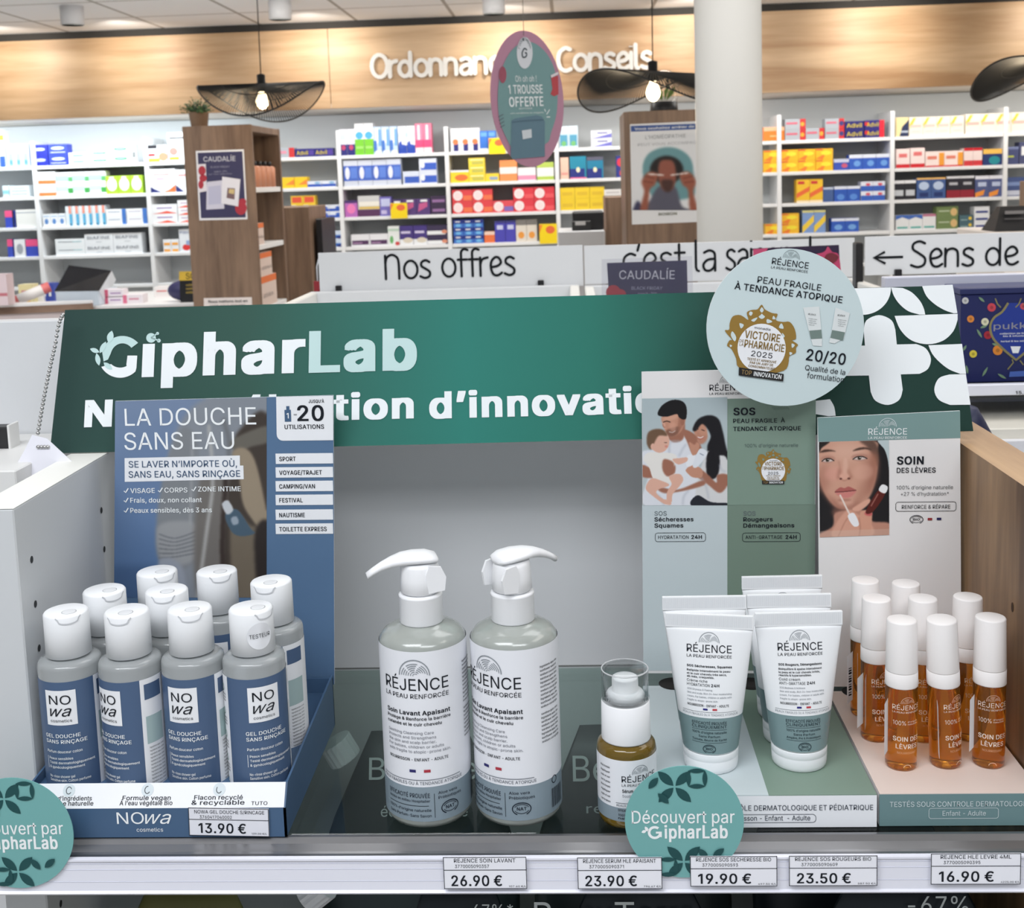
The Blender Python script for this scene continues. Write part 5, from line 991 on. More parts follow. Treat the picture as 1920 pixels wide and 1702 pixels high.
C.fill([(600, 770), (670, 790), (560, 950), (490, 950)], (92, 34, 28), 3); C.fill([(640, 715), (690, 740), (665, 795), (608, 765)], (240, 240, 240), 2); C.stroke([(600, 800), (540, 900)], 12, (176, 120, 110), 3, 0.7)
C.fill([(75, 1108), (703, 1108), (703, 1165), (75, 1165)], (214, 190, 176), 3, 0.35, False)
C.lay(S, 'photo_print', cd, 0.0004, [(1535.5, 828.5), (1666.5, 825), (1667, 1002.5), (1537, 1007)])

# ================================================================== pump bottles
PUMPW = mat((240, 241, 243), 0.32); CREAM = mat((196, 202, 196), 0.2, trans=0.25, coat=0.7, noise=0.25); LABW = mat((234, 236, 241), 0.38); LABG = mat((136, 152, 162), 0.4)
def pump_bottle(loc, label_yaw, spout, label):
    t = thing('pump_bottle', label, 'bottle', loc, 'white pump bottles'); R = 0.0297
    m = MB(); m.lathe([(0, 0.0), (R - 0.005, 0.0), (R - 0.002, 0.001), (R, 0.0045), (R, 0.121), (R - 0.0007, 0.1255), (R - 0.003, 0.129), (R - 0.007, 0.1315), (R - 0.012, 0.1332), (0.0145, 0.1345), (0.0135, 0.136), (0, 0.136)], CREAM, 48); m.part('body', t, False)
    L = Stretch(R + 0.0002, 1.025, 1.068, -0.001); L.yaw = label_yaw; m = MB()
    for z0, z1, mm in ((0.0062, 0.0306, LABG), (0.0306, 0.1245, LABW)): m.lathe([(R + 0.0002, z0), (R + 0.0002, z1)], mm, 64)
    m.f = [f for f in m.f if len(f) == 4]; m.m = m.m[:0] + [0] * 64 + [1] * 64; m.sm = [True] * 128
    m.part('label', t, False); m = MB(); mm_ = 1e-3
    rejence(m, L, 0, 0.0927, 0.0455, DARK, ink(140, 146, 152), 0.0003)
    put(m, L, 'Soin Lavant Apaisant', -0.0222, 0.0768, 0.0455, 0.0028, DARK, 0.045, 0.0003)
    for t_, y_, w_ in (('Protège & Renforce la barrière', 73.3, 45.5), ('cutanée et le cuir chevelu', 69.8, 39)): put(m, L, t_, -0.0222, y_ * mm_, w_ * mm_, 0.0020, DARK, 0.03, 0.0003)
    for t_, y_, w_ in (('Soothing Cleansing Care', 64.2, 33), ('Protects and Strengthens', 61.2, 34.5), ('the skin and scalp barrier.', 58.2, 34.5), ('For babies, children or adults', 55.2, 39.5), ('with fragile to atopic-prone skin.', 52.1, 44.5)): put(m, L, t_, -0.0218, y_ * mm_, w_ * mm_, 0.0018, ink(140, 142, 150), 0.01, 0.0003)
    put(m, L, 'NOURRISSON - ENFANT - ADULTE', -0.0215, 0.0468, 0.042, 0.0019, DARK, 0.02, 0.0003)
    for x_, c_ in ((-0.0058, (42, 40, 104)), (0.0038, (176, 52, 66))): poly(m, L, rrect(x_, 0.0393, x_ + 0.0043, 0.0411), mat(c_, 0.5), 0.0003)
    line(m, L, [(-0.03 + 0.0022 * k, 0.0343) for k in range(28)], 0.0004, ink(110, 116, 124), 0.0003)
    put(m, L, 'PEAUX FRAGILES OU À TENDANCE ATOPIQUE', 0, 0.0312, 0.062, 0.0020, ink(90, 96, 106), 0, 0.0003, 'c')
    for t_, x_, y_, w_, c_ in (('EFFICACITÉ PROUVÉE', -24, 22.6, 31, 2.8), ('testée en milieu Hospitalier', -24, 19.6, 31, 1.7), ('100% d’origine naturelle', -24, 13.4, 31.5, 1.8), ('Sans Parfum-Sans Savon', -24, 9.8, 31.5, 1.8), ('Aloe vera', 12.5, 24.2, 13.5, 1.8), ('Prébiotiques', 12.5, 21.1, 17, 1.8)): put(m, L, t_, x_ * mm_, y_ * mm_, w_ * mm_, c_ * mm_, ink(44, 52, 64), 0.01, 0.0003)
    line(m, L, [(0.0098, 0.025), (0.0098, 0.0092)], 0.0003, DARK, 0.0003); line(m, L, [(-0.024 + 0.003 * k, 0.0172) for k in range(11)], 0.0003, DARK, 0.0003)
    badge(m, L, 0.0205, 0.0146, 0.0064, 0.0044, 'NAT', ink(34, 42, 54), 0.0003)
    for k in range(19): put(m, L, ('Ingrédients aqua, aloe', 'sunflower seed oil', 'sodium cocoyl glu', 'xanthan gum citric')[k % 4], 0.036, 0.104 - k * 0.0026 - (0.002 if k > 10 else 0), (0.0175, 0.0165, 0.0172)[k % 3], 0.0014, DARK, 0.02, 0.0003, 'l', 1)
    for k in range(16): poly(m, L, rrect(0.043 + k * 0.00082, 0.010, 0.043 + k * 0.00082 + (0.0003, 0.0005, 0.0002)[k % 3], 0.0225), DARK, 0.0003)
    ring(m, L, 0.046, 0.028, 0.0026, 0.0026, 0.0005, DARK, 0.0003)
    m.part('lettering', t, False)
    m = MB(); m.lathe([(0.0, 0.1352), (0.0145, 0.1352), (0.0148, 0.136), (0.0146, 0.1528), (0.0149, 0.1535), (0.0149, 0.1545), (0.0138, 0.1552), (0.012, 0.1556), (0, 0.1556)], PUMPW, 40); m.part('collar', t, False)
    m = MB(); cs, sn = math.cos(spout), math.sin(spout)
    W_ = lambda x, y, z: (x * cs - y * sn, x * sn + y * cs, z)
    rings = []                                                   # skirt: round below, growing into the saddle of the head
    for z_, rx, ry, ox in ((0.1556, 0.0118, 0.0118, 0), (0.157, 0.0136, 0.0136, 0), (0.166, 0.0131, 0.0131, 0), (0.1735, 0.0128, 0.0122, 0.0002), (0.1765, 0.012, 0.011, 0.0006)):
        rings.append([W_(ox + rx * math.cos(a), ry * math.sin(a), z_) for a in np.linspace(0, 2 * math.pi, 33)[:-1]])
    m.loft(rings, PUMPW)
    for sy in (-1, 1):                                            # the two lock flaps at the back of the head
        prof = [(-0.0145, 0.1588), (-0.0035, 0.1575), (-0.002, 0.170), (-0.0045, 0.1762), (-0.0125, 0.1752), (-0.0158, 0.168)]
        vs = [W_(x, sy * (0.0132 if k == 0 else 0.0112), z) for k in (0, 1) for x, z in prof]; n_ = len(prof)
        m.add(vs, [tuple(range(n_)) if sy < 0 else tuple(range(n_))[::-1], tuple(range(n_, 2 * n_))[::-1] if sy < 0 else tuple(range(n_, 2 * n_))] + [(i, (i + 1) % n_, n_ + (i + 1) % n_, n_ + i) for i in range(n_)], PUMPW)
    m.part('actuator', t, False)
    m = MB(); path = [(-0.0128, 0.1775, 0.0035, 0.0012), (-0.0112, 0.1785, 0.0092, 0.003), (-0.005, 0.1796, 0.0122, 0.0038), (0.004, 0.1800, 0.0122, 0.0040), (0.012, 0.1796, 0.0098, 0.0040), (0.019, 0.1782, 0.0066, 0.0036), (0.026, 0.1758, 0.0046, 0.0030), (0.032, 0.1728, 0.0038, 0.0025), (0.0358, 0.1702, 0.0034, 0.0022)]
    rings = []
    for k, (x_, z_, hw, hh) in enumerate(path):
        tl = -0.75 if k == len(path) - 1 else 0
        rings.append([W_(x_ + (0.0 if not tl else hh * math.sin(a) * 0.3), hw * math.cos(a), z_ + hh * math.sin(a)) for a in np.linspace(0, 2 * math.pi, 21)[:-1]])
    m.loft(rings, PUMPW); m.part('spout', t, False)
    return t
p1_ = pixz(800, 1557, ZS); p2_ = pixz(968, 1556, ZS)
pump_bottle((-0.1085, p1_[1] + 0.0297, ZS + 0.0002), math.radians(-5), math.radians(197), 'white-label pump bottle left of the pair, spout pointing left')
pump_bottle((-0.0462, p1_[1] + 0.0297 + 0.0005, ZS + 0.0002), math.radians(-34), math.radians(36), 'white-label pump bottle right of the pair, spout pointing right and away')

# ================================================================== small serum bottle with clear overcap
p = pixz(1180, 1558, ZS)
t = thing('serum_bottle', 'small amber serum bottle with white pump under a clear overcap, behind the round disc', 'bottle', (p[0], p[1] + 0.02, ZS + 0.0002))
OIL = mat((150, 120, 40), 0.08, trans=0.55, coat=0.5, ior=1.4); R = 0.0199; m = MB()
m.lathe([(0, 0), (R - 0.003, 0), (R - 0.0008, 0.001), (R, 0.004), (R, 0.0505), (R - 0.0006, 0.0535), (R - 0.0022, 0.0552), (0.0155, 0.0562), (0.015, 0.0572), (0, 0.0572)], OIL, 44); m.part('body', t, False)
L = Round(R + 0.0002, (0, 0, 0), math.radians(24)); m = MB(); m.lathe([(R + 0.0002, 0.0062), (R + 0.0002, 0.0158)], LABG, 56); m.lathe([(R + 0.0002, 0.0158), (R + 0.0002, 0.0488)], LABW, 56)
m.f = [f for f in m.f if len(f) == 4]; m.m = [0] * 56 + [1] * 56; m.sm = [True] * 112; m.part('label', t, False)
m = MB(); rejence(m, L, 0, 0.034, 0.0255, DARK, ink(140, 146, 152), 0.0003); put(m, L, 'Sérum-Huile Apaisant', -0.0125, 0.0268, 0.025, 0.0022, DARK, 0.035, 0.0003); put(m, L, 'Soothing Oil Serum', -0.0125, 0.0236, 0.021, 0.0018, PALE, 0, 0.0003)
line(m, L, [(-0.017 + 0.0034 * k, 0.0192) for k in range(11)], 0.0003, MID, 0.0003); put(m, L, 'PEAUX FRAGILES OU À TENDANCE', -0.0165, 0.0168, 0.033, 0.0015, MID, 0, 0.0003)
for t_, y_ in (('EFFICACITÉ PROUVÉE', 0.0135), ('100% d’origine', 0.0102), ('naturelle', 0.008)): put(m, L, t_, -0.0155, y_, 0.0145, 0.0015, DARK, 0.01, 0.0003)
for k in range(8): put(m, L, ('Mode d’emploi', 'Appliquer', 'matin et soir', 'sur la peau')[k % 4], -0.0295, 0.042 - k * 0.0034, 0.0085, 0.0014, DARK, 0.02, 0.0003)
m.part('lettering', t, False)
m = MB(); m.lathe([(0, 0.0566), (0.0164, 0.0566), (0.0166, 0.0574), (0.0162, 0.082), (0.0156, 0.0826), (0.0146, 0.083), (0, 0.083)], PUMPW, 40); m.part('collar', t, False)
m = MB(); m.lathe([(0, 0.083), (0.0132, 0.083), (0.0132, 0.0862), (0.0118, 0.0884), (0.0092, 0.0892), (0.0088, 0.0895), (0.0088, 0.0975), (0.0082, 0.0985), (0.005, 0.0992), (0, 0.0988)], PUMPW, 36); m.part('pump_head', t, False)
OVER = clear_glass('clear_overcap', (0.95, 0.96, 0.96), 0.05, 1.25); m = MB(); r_ = 0.0157; m.lathe([(r_, 0.083), (r_, 0.1035), (r_ - 0.0008, 0.1046), (r_ - 0.003, 0.105), (0, 0.105)], OVER, 40); m.tube([(r_ * 0.985 * math.cos(a), r_ * 0.985 * math.sin(a), 0.1042) for a in np.linspace(0, 2 * math.pi, 41)], 0.0005, mat((236, 238, 240), 0.15, trans=0.5), 6, False); m.lathe([(0, 0.1042), (r_ - 0.003, 0.1042), (r_ - 0.0012, 0.1032), (r_ - 0.0012, 0.083)], OVER, 40); m.lathe([(r_ + 0.0003, 0.0832), (r_ + 0.0006, 0.0845), (r_, 0.0855)], CLEAR, 40)  # the whitish ring at the rim is a highlight put into colour
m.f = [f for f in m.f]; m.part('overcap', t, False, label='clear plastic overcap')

# ================================================================== tubes
TUBEW = mat((238, 240, 242), 0.33); TBAND = mat((122, 146, 148), 0.38)
def tsec(z):                                                     # half width, half depth at height z
    u = min(max((z - 0.014) / 0.084, 0), 1); w = 0.0190 + (0.0298 - 0.0190) * u; dp = 0.0190 * (1 - u ** 1.15) + 0.0011 * u ** 1.15
    return w, max(dp, 0.0009)
class TubeFace:
    def P(s, a, b, off=0.0):
        w, dp = tsec(b); x = max(min(a / w, 0.999), -0.999)
        return np.array([a, -(dp * math.sqrt(1 - x * x)) - off, b])
def cream_tube(var, label):
    t = thing('cream_tube', label, 'tube', (0, 0, 0), 'white cream tubes in the pale tray'); m = MB(); N = 40
    ring_ = lambda z, e=0.0: [((tsec(z)[0] + e) * math.sin(a), -(tsec(z)[1] + e) * math.cos(a), z) for a in np.linspace(0, 2 * math.pi, N + 1)[:-1]]
    zs = [0.0145, 0.0165, 0.03, 0.045, 0.06, 0.072, 0.082, 0.09, 0.095, 0.098]
    m.loft([ring_(z, 0.0) for z in zs], TUBEW); m.part('body', t, False)
    m = MB(); m.rbox(-0.0299, 0.0299, -0.0013, 0.0013, 0.0975, 0.1075, TUBEW, 0.0003)
    for k in range(70): m.box(-0.029 + k * 0.00083, -0.029 + k * 0.00083 + 0.0003, -0.00142, -0.0013, 0.099, 0.1065, mat((214, 217, 220), 0.4))
    m.part('crimp', t, False)
    m = MB(); m.lathe([(0, 0), (0.0176, 0), (0.0184, 0.0008), (0.0187, 0.003), (0.0190, 0.0085), (0.0188, 0.0089), (0.0190, 0.0093), (0.0191, 0.0135), (0.0186, 0.0143), (0, 0.0143)], TUBEW, 40); m.part('cap', t, False)
    m = MB(); m.loft([ring_(z, 0.00012) for z in (0.0152, 0.02, 0.03, 0.039)], TBAND, caps=False); m.part('band', t, False)
    S = TubeFace(); m = MB(); e = 0.0003; mm_ = 1e-3
    rejence(m, S, 0, 0.0819, 0.0305, DARK, ink(150, 155, 160), e)
    A = (('SOS Sécheresses, Squames', 72, 30.5), ('Relipide intensément la peau', 69.2, 29.4), ('et le cuir chevelu très secs,', 67, 27), ('abîmés, craquelés.', 65, 18.6)) if var == 0 else (('SOS Rougeurs, Démangeaisons', 72, 29.5), ('Rééquilibre & apaise intensément', 69.2, 29.4), ('la peau et le cuir chevelu irrités,', 67, 28), ('réactifs & hypersensibles.', 65, 22))
    for k, (t_, y_, w_) in enumerate(A): put(m, S, t_, -0.0152, y_ * mm_, w_ * mm_, 0.0015 if k == 0 else 0.0013, DARK, 0.05 if k == 0 else 0.03, e)
    put(m, S, 'Crème riche' if var == 0 else 'Cold cream', -0.0152, 0.0622, 0.014, 0.0017, DARK, 0, e)
    put(m, S, 'HYDRATATION' if var == 0 else 'ANTI-GRATTAGE', -0.0152, 0.0595, 0.0155 if var == 0 else 0.0175, 0.0018, DARK, 0, e); put(m, S, '24H', 0.0013 if var == 0 else 0.0033, 0.0595, 0.0055, 0.0019, DARK, 0.04, e)
    for t_, y_, w_ in (('SOS Dryness & Flaking' if var == 0 else 'SOS Redness & Itchiness', 56.8, 17), ('Skin and scalp. Rich 24-hour moisturising', 54.4, 30), ('cream. For babies, children or adults with', 52, 30), ('fragile to atopic-prone skin.', 49.6, 21)): put(m, S, t_, -0.0150, y_ * mm_, w_ * mm_, 0.0012, PALE, 0.01, e)
    put(m, S, 'NOURRISSON - ENFANT - ADULTE', -0.0148, 0.0463, 0.028, 0.0016, DARK, 0.02, e)
    for x_, c_ in ((-0.0042, (42, 40, 120)), (0.0022, (190, 60, 70))): poly(m, S, rrect(x_, 0.0441, x_ + 0.0031, 0.0453), mat(c_, 0.5), e)
    line(m, S, [(-0.018 + 0.003 * k, 0.0429) for k in range(13)], 0.0002, MID, e); put(m, S, 'PEAUX FRAGILES OU À TENDANCE ATOPIQUE', 0.0005, 0.0405, 0.037, 0.0015, PALE, 0, e, 'c')
    TD = ink(40, 54, 62)
    for t_, y_, w_, c_ in (('EFFICACITÉ PROUVÉE', 34.8, 23.5, 1.9), ('CLINIQUEMENT', 32.4, 23.5, 1.9), ('100% d’origine naturelle', 28.8, 23.2, 1.5), ('Sans Parfum', 26.3, 14.5, 1.4), ('Tomate, Beurre de Karité' if var == 0 else 'Ampère, Pré & Probiotiques', 24, 23.2, 1.4)): put(m, S, t_, 0, y_ * mm_, w_ * mm_, c_ * mm_, TD, 0.01, e + 0.0001, 'c')
    for y_ in (31.4, 22.9): line(m, S, [(-0.0117 + 0.0026 * k, y_ * mm_) for k in range(10)], 0.0002, TD, e + 0.0001)
    badge(m, S, 0, 0.0188, 0.0044, 0.003, 'BIO', TD, e + 0.0001)
    m.part('lettering', t, False)
    return t
tA = cream_tube(0, 'white cream tube at the front left of the pale tray, dry-skin wording'); tB = cream_tube(1, 'white cream tube at the front right of the pale tray, redness wording')
pa, pb = pixz(1339, 1456, ZT), pixz(1508, 1452, ZT)
at(tA, (pa[0], pa[1] + 0.019, ZT + 0.0007), math.radians(-9)); at(tB, (pb[0], pb[1] + 0.019, ZT + 0.0007), math.radians(2))
for src, px_, rz, lb in ((tA, (1320, 1117), 0, 'white cream tube standing behind the front left tube'), (tB, (1479, 1113), 0, 'white cream tube standing second, directly behind the front right tube'), (tB, (1466, 1079), 1, 'white cream tube at the very back of the right-hand tube row')):
    o = copy_tree(src); p = pixz(*px_, ZT + 0.0007 + 0.1075); at(o, (p[0], p[1], ZT + 0.0007), math.radians(rz)); o['label'] = lb

# ================================================================== amber roll-on bottles
AMBER = mat((238, 158, 52), 0.05, trans=0.92, ior=1.33, coat=0.3); RCAP = mat((240, 236, 234), 0.3)
def rollon(label):
    t = thing('lip_oil_bottle', label, 'bottle', (0, 0, 0), 'amber roll-on bottles in the cream tray'); R = 0.0106; m = MB()
    m.lathe([(0, 0), (R - 0.002, 0), (R - 0.0005, 0.0006), (R, 0.002), (R, 0.0575), (R - 0.001, 0.0585), (0, 0.0585)], AMBER, 36); m.part('body', t, False)
    m = MB(); m.lathe([(0, 0.0582), (0.0108, 0.0582), (0.0109, 0.0588), (0.0108, 0.0682), (0.0104, 0.0685), (0, 0.0685)], RCAP, 36); m.part('collar', t, False)
    m = MB(); m.lathe([(0, 0.0685), (0.0106, 0.0686), (0.0107, 0.0692), (0.0100, 0.1030), (0.0096, 0.1037), (0.0088, 0.104), (0, 0.1041)], RCAP, 36); m.part('cap', t, False)
    L = Round(R + 0.0001); m = MB(); WI = ink(232, 214, 196)
    rejence(m, L, 0, 0.0440, 0.0205, WI, ink(214, 176, 150), 0.0002)
    put(m, L, '100%', -0.0098, 0.0333, 0.0086, 0.0030, WI, 0, 0.0002); put(m, L, 'd’origine', 0.0, 0.0351, 0.0078, 0.0011, WI, 0, 0.0002); put(m, L, 'naturelle', 0.0, 0.0334, 0.0078, 0.0011, WI, 0, 0.0002)
    put(m, L, 'SOIN DES', 0, 0.0218, 0.0195, 0.0032, WI, 0.035, 0.0002, 'c'); put(m, L, 'LÈVRES', 0, 0.0165, 0.0155, 0.0032, WI, 0.035, 0.0002, 'c'); put(m, L, 'NOURRISSANT', 0, 0.0128, 0.0135, 0.0016, ink(214, 164, 124), 0, 0.0002, 'c')
    ring(m, L, 0, 0.003, 0.0026, 0.0022, 0.0003, WI, 0.0002, 0, 180, 12)
    m.part('lettering', t, False)
    return t
ro = rollon('amber roll-on bottle, front row left in the cream tray')
base = [((1697, 1449), 8, 'amber roll-on bottle, front row left in the cream tray'), ((1779, 1446), 38, 'amber roll-on bottle leaning in the middle of the front row of the cream tray'), ((1863, 1445), -4, 'amber roll-on bottle, front row right in the cream tray'),
        ((1649, 1395), 25, 'amber roll-on bottle, left of the second row of the cream tray'), ((1736, 1396), 25, 'amber roll-on bottle, middle of the second row of the cream tray'), ((1820, 1393), 30, 'amber roll-on bottle, right of the second row of the cream tray'),
        ((1628, 1349), 35, 'amber roll-on bottle, rearmost at the left edge of the cream tray'), ((1704, 1358), 20, 'amber roll-on bottle, rearmost in the middle of the cream tray')]
for i, (pp, rz, lb) in enumerate(base):
    o = ro if i == 0 else copy_tree(ro); p = pixz(*pp, ZT); at(o, (p[0], p[1] + 0.0106, ZT + 0.0007), math.radians(rz)); o['label'] = lb
    if i == 1: o.rotation_euler = (0, math.radians(-3.5), math.radians(rz)); o.location.x += 0.001; o.location.z += 0.0007
    if i in (0, 3, 6):                                            # white barcode flag on the left-hand bottles
        m = MB(); a_ = math.radians(-rz); lx = -0.0150 if i else -0.0132
        vs = [(-0.0098, -0.0035, 0.012), (lx, -0.0075, 0.010), (lx, -0.0075, 0.047), (-0.0098, -0.0035, 0.050)]
        rot = lambda v: (v[0] * math.cos(a_) - v[1] * math.sin(a_), v[0] * math.sin(a_) + v[1] * math.cos(a_), v[2])
        V8 = [rot(v) for v in vs] + [rot((v[0] + 0.0003, v[1] + 0.0006, v[2])) for v in vs]
        m.add(V8, [(0, 1, 2, 3), (7, 6, 5, 4), (0, 3, 7, 4), (1, 5, 6, 2), (3, 2, 6, 7), (0, 4, 5, 1)], PAPER)
        if i == 6:
            for k in range(11):
                z_ = 0.016 + k * 0.0021; f_ = lambda u, z: rot((-0.0098 + (lx + 0.0098) * u - 0.0001, -0.0035 - 0.004 * u - 0.0002, z))
                m.add([f_(0.2, z_), f_(0.7, z_), f_(0.7, z_ + (0.0012, 0.0007, 0.0015)[k % 3]), f_(0.2, z_ + (0.0012, 0.0007, 0.0015)[k % 3])], [(0, 1, 2, 3)], DARK)
        m.part('barcode_tag', o, False, label='white barcode tag')

# ================================================================== refill pouches on the shelf below
PCH = mat((40, 50, 52), 0.35); PCH2 = mat((22, 32, 40), 0.35); OLV = mat((104, 102, 52), 0.45); CPW = mat((220, 222, 226), 0.4)
def pouch(x, y, w, h, lean, mm, label, cap=None, text=None, ty=0.0, tcap=0.02, tw=0.1, tx=0.0, yaw=0.0):
    zb = ZS - 0.33
    t = thing('refill_pouch', label, 'pouch', (x, y, zb), 'refill pouches under the glass shelf', yaw); m = MB(); rings = []
    ln = math.tan(math.radians(lean))
    for k in range(11):
        u = k / 10; z_ = u * h; hw = w / 2 * (1 - 0.06 * math.sin(math.pi * u)) * (1 if u < 0.72 else 1 - (u - 0.72) * 1.9); dp = 0.03 * (1 - u) ** 0.8 + 0.0012
        rings.append([(hw * math.cos(a), z_ * ln - dp * math.sin(a) if True else 0, z_) for a in np.linspace(0, 2 * math.pi, 25)[:-1]])
    m.loft(rings, mm); m.part('bag', t, False)
    if text:
        u = ty / h; S = Flat((0, ty * ln - (0.03 * (1 - u) ** 0.8 + 0.0012) - 0.004, ty), (1, 0, 0), (0, ln + 0.03 * 0.8 * (1 - u) ** -0.2 / h * 0.6, 1)); m = MB()
        for (tt, x_, y_, w_, c_) in text: put(m, S, tt, x_, y_, w_, c_, ink(206, 212, 212), 0.0, 0.0)
        m.part('lettering', t, False)
    if cap:
        m = MB(); n_ = 36; R_ = 0.013; cx_, cz_, tl = cap
        pr = [[(R_ + (0.0006 if (i % 2 and 0 < k < 3) else 0)) * q for q in (math.cos(2 * math.pi * i / n_), math.sin(2 * math.pi * i / n_))] + [z_] for k, z_ in enumerate((0, 0.001, 0.017, 0.018)) for i in range(n_)]
        ca, sa = math.cos(tl), math.sin(tl)
        V = [(cx_ + p[0] * ca + p[2] * sa, cz_ * ln + p[1] - 0.004, cz_ - p[0] * sa + p[2] * ca) for p in pr]
        m.loft([V[k * n_:(k + 1) * n_] for k in range(4)], CPW, smooth=False); m.part('screw_cap', t, False, label='white ribbed screw cap')
    return t
pouch(-0.30, 0.80, 0.13, 0.245, 8, OLV, 'olive green refill pouch under the left end of the shelf', (0.09, 0.235, 0.9))
RW = [('BeauTerra', -0.043, 0.0, 0.125, 0.0185)]
pouch(-0.135, 0.835, 0.17, 0.315, 17, PCH, 'dark green refill pouch seen through the glass left of the pump bottles', (-0.06, 0.296, -0.5), [('BeauTerra', -0.04, 0.0, 0.12, 0.017), ('éco recharge', -0.03, -0.028, 0.07, 0.008)], 0.283)
pouch(0.035, 0.835, 0.165, 0.318, 17, PCH, 'dark green refill pouch seen through the glass between pump and serum bottles', (-0.068, 0.30, -0.6), [('BeauTerra', -0.045, 0.0, 0.125, 0.0195), ('recharge', -0.035, -0.024, 0.07, 0.007)], 0.281)
pouch(0.205, 0.835, 0.16, 0.315, 17, PCH2, 'dark navy refill pouch under the right half of the shelf', (-0.05, 0.296, -0.5), [('BeauTerra', -0.06, 0.0, 0.12, 0.018)], 0.28)
for x_, w_, lb, tx in ((-0.09, 0.1, 'dark refill pouch reading minus 67 percent, below the rail', (('-67%*', 0.004, 0.0085, 0.034, 0.0085), ('1L', -0.022, 0.0, 0.006, 0.005), ('plastique', 0.004, -0.004, 0.03, 0.005))), (0.035, 0.14, 'dark refill pouch with large white wordmark below the rail', (('BeauTerra', -0.0725, 0.0, 0.112, 0.0185),)), (0.215, 0.16, 'dark teal refill pouch below the rail near the right end', (('-67%', 0.0, 0.010, 0.04, 0.012), ('PLASTIQUE', -0.002, 0.001, 0.045, 0.005)))):
    pouch(x_, 0.776, w_, 0.28, 0, PCH2, lb, None, tx, 0.2505)

# ================================================================== the shop behind
YW, YS, YBK = 7.55, 7.92, 8.25                 # bulkhead, shelf fronts, shelf backs
ZC = pix(165, 58, YW)[2]                       # ceiling
ZBH = pix(165, 220, YW)[2]                     # underside of the bulkhead
def px_x(x, y, d): return pix(x, y, d)[0]

# ---- room
def plane(name, pts, mm, **k):
    m = MB(); m.add(pts, [tuple(range(len(pts)))], mm); o = m.solo(name, kind='structure'); return o
RX0, RX1, RY0, RY1 = -5.2, 5.0, -2.2, 8.3
tile = bpy.data.materials.new('ceiling_tiles'); tile.use_nodes = True
nt = tile.node_tree; b = nt.nodes['Principled BSDF']; b.inputs['Roughness'].default_value = 0.8
br = nt.nodes.new('ShaderNodeTexBrick'); br.offset = 0.0; br.inputs['Color1'].default_value = rgb(243, 243, 245); br.inputs['Color2'].default_value = rgb(239, 239, 241); br.inputs['Mortar'].default_value = rgb(168, 164, 160)
br.inputs['Scale'].default_value = 1.0; br.inputs['Mortar Size'].default_value = 0.011; br.inputs['Brick Width'].default_value = 0.607; br.inputs['Row Height'].default_value = 0.607
tc = nt.nodes.new('ShaderNodeTexCoord'); mp = nt.nodes.new('ShaderNodeMapping')
mp.inputs['Location'].default_value = (-(px_x(127, 55, YW) - (RX0 + RX1) / 2) % 0.607, 0.25, 0)
nt.links.new(tc.outputs['Object'], mp.inputs[0]); nt.links.new(mp.outputs[0], br.inputs[0]); nt.links.new(br.outputs[0], b.inputs['Base Color'])
m = MB(); m.box(RX0, RX1, RY0, RY1, ZC, ZC + 0.05, tile); m.solo('ceiling', kind='structure')
m = MB(); m.box(RX0, RX1, RY0, RY1, -0.05, 0, mat((206, 202, 196), 0.4)); m.solo('floor', kind='structure')
WALLM = mat((226, 226, 224), 0.7)
m = MB(); m.box(RX0, RX1, RY1, RY1 + 0.1, 0, ZC, WALLM); m.solo('wall_back', kind='structure')
m = MB(); m.box(RX0 - 0.1, RX0, RY0, RY1, 0, ZC, WALLM); m.solo('wall_left', kind='structure')
m = MB(); m.box(RX1, RX1 + 0.1, RY0, RY1, 0, ZC, WALLM); m.solo('wall_right', kind='structure')
m = MB(); seams = [px_x(617, 120, YW)]; sp = 2.44
xs = sorted([x for x in [seams[0] + k * sp for k in range(-3, 4)] if RX0 < x < RX1] + [RX0, RX1])
for a, b_ in zip(xs[:-1], xs[1:]): m.box(a + 0.002, b_ - 0.002, YW, YW + 0.03, ZBH, ZC - 0.045, pale_oak)
m.box(RX0, RX1, YW + 0.005, RY1, ZBH + 0.002, ZBH + 0.03, mat((214, 206, 196), 0.6)); m.solo('trim_1', kind='structure')      # wood bulkhead
m = MB(); m.box(RX0, RX1, YW + 0.01, YW + 0.03, ZC - 0.045, ZC, mat((52, 50, 48), 0.7)); m.solo('gap_shade_strip', kind='structure')  # dark strip in place of the shaded gap between bulkhead and ceiling
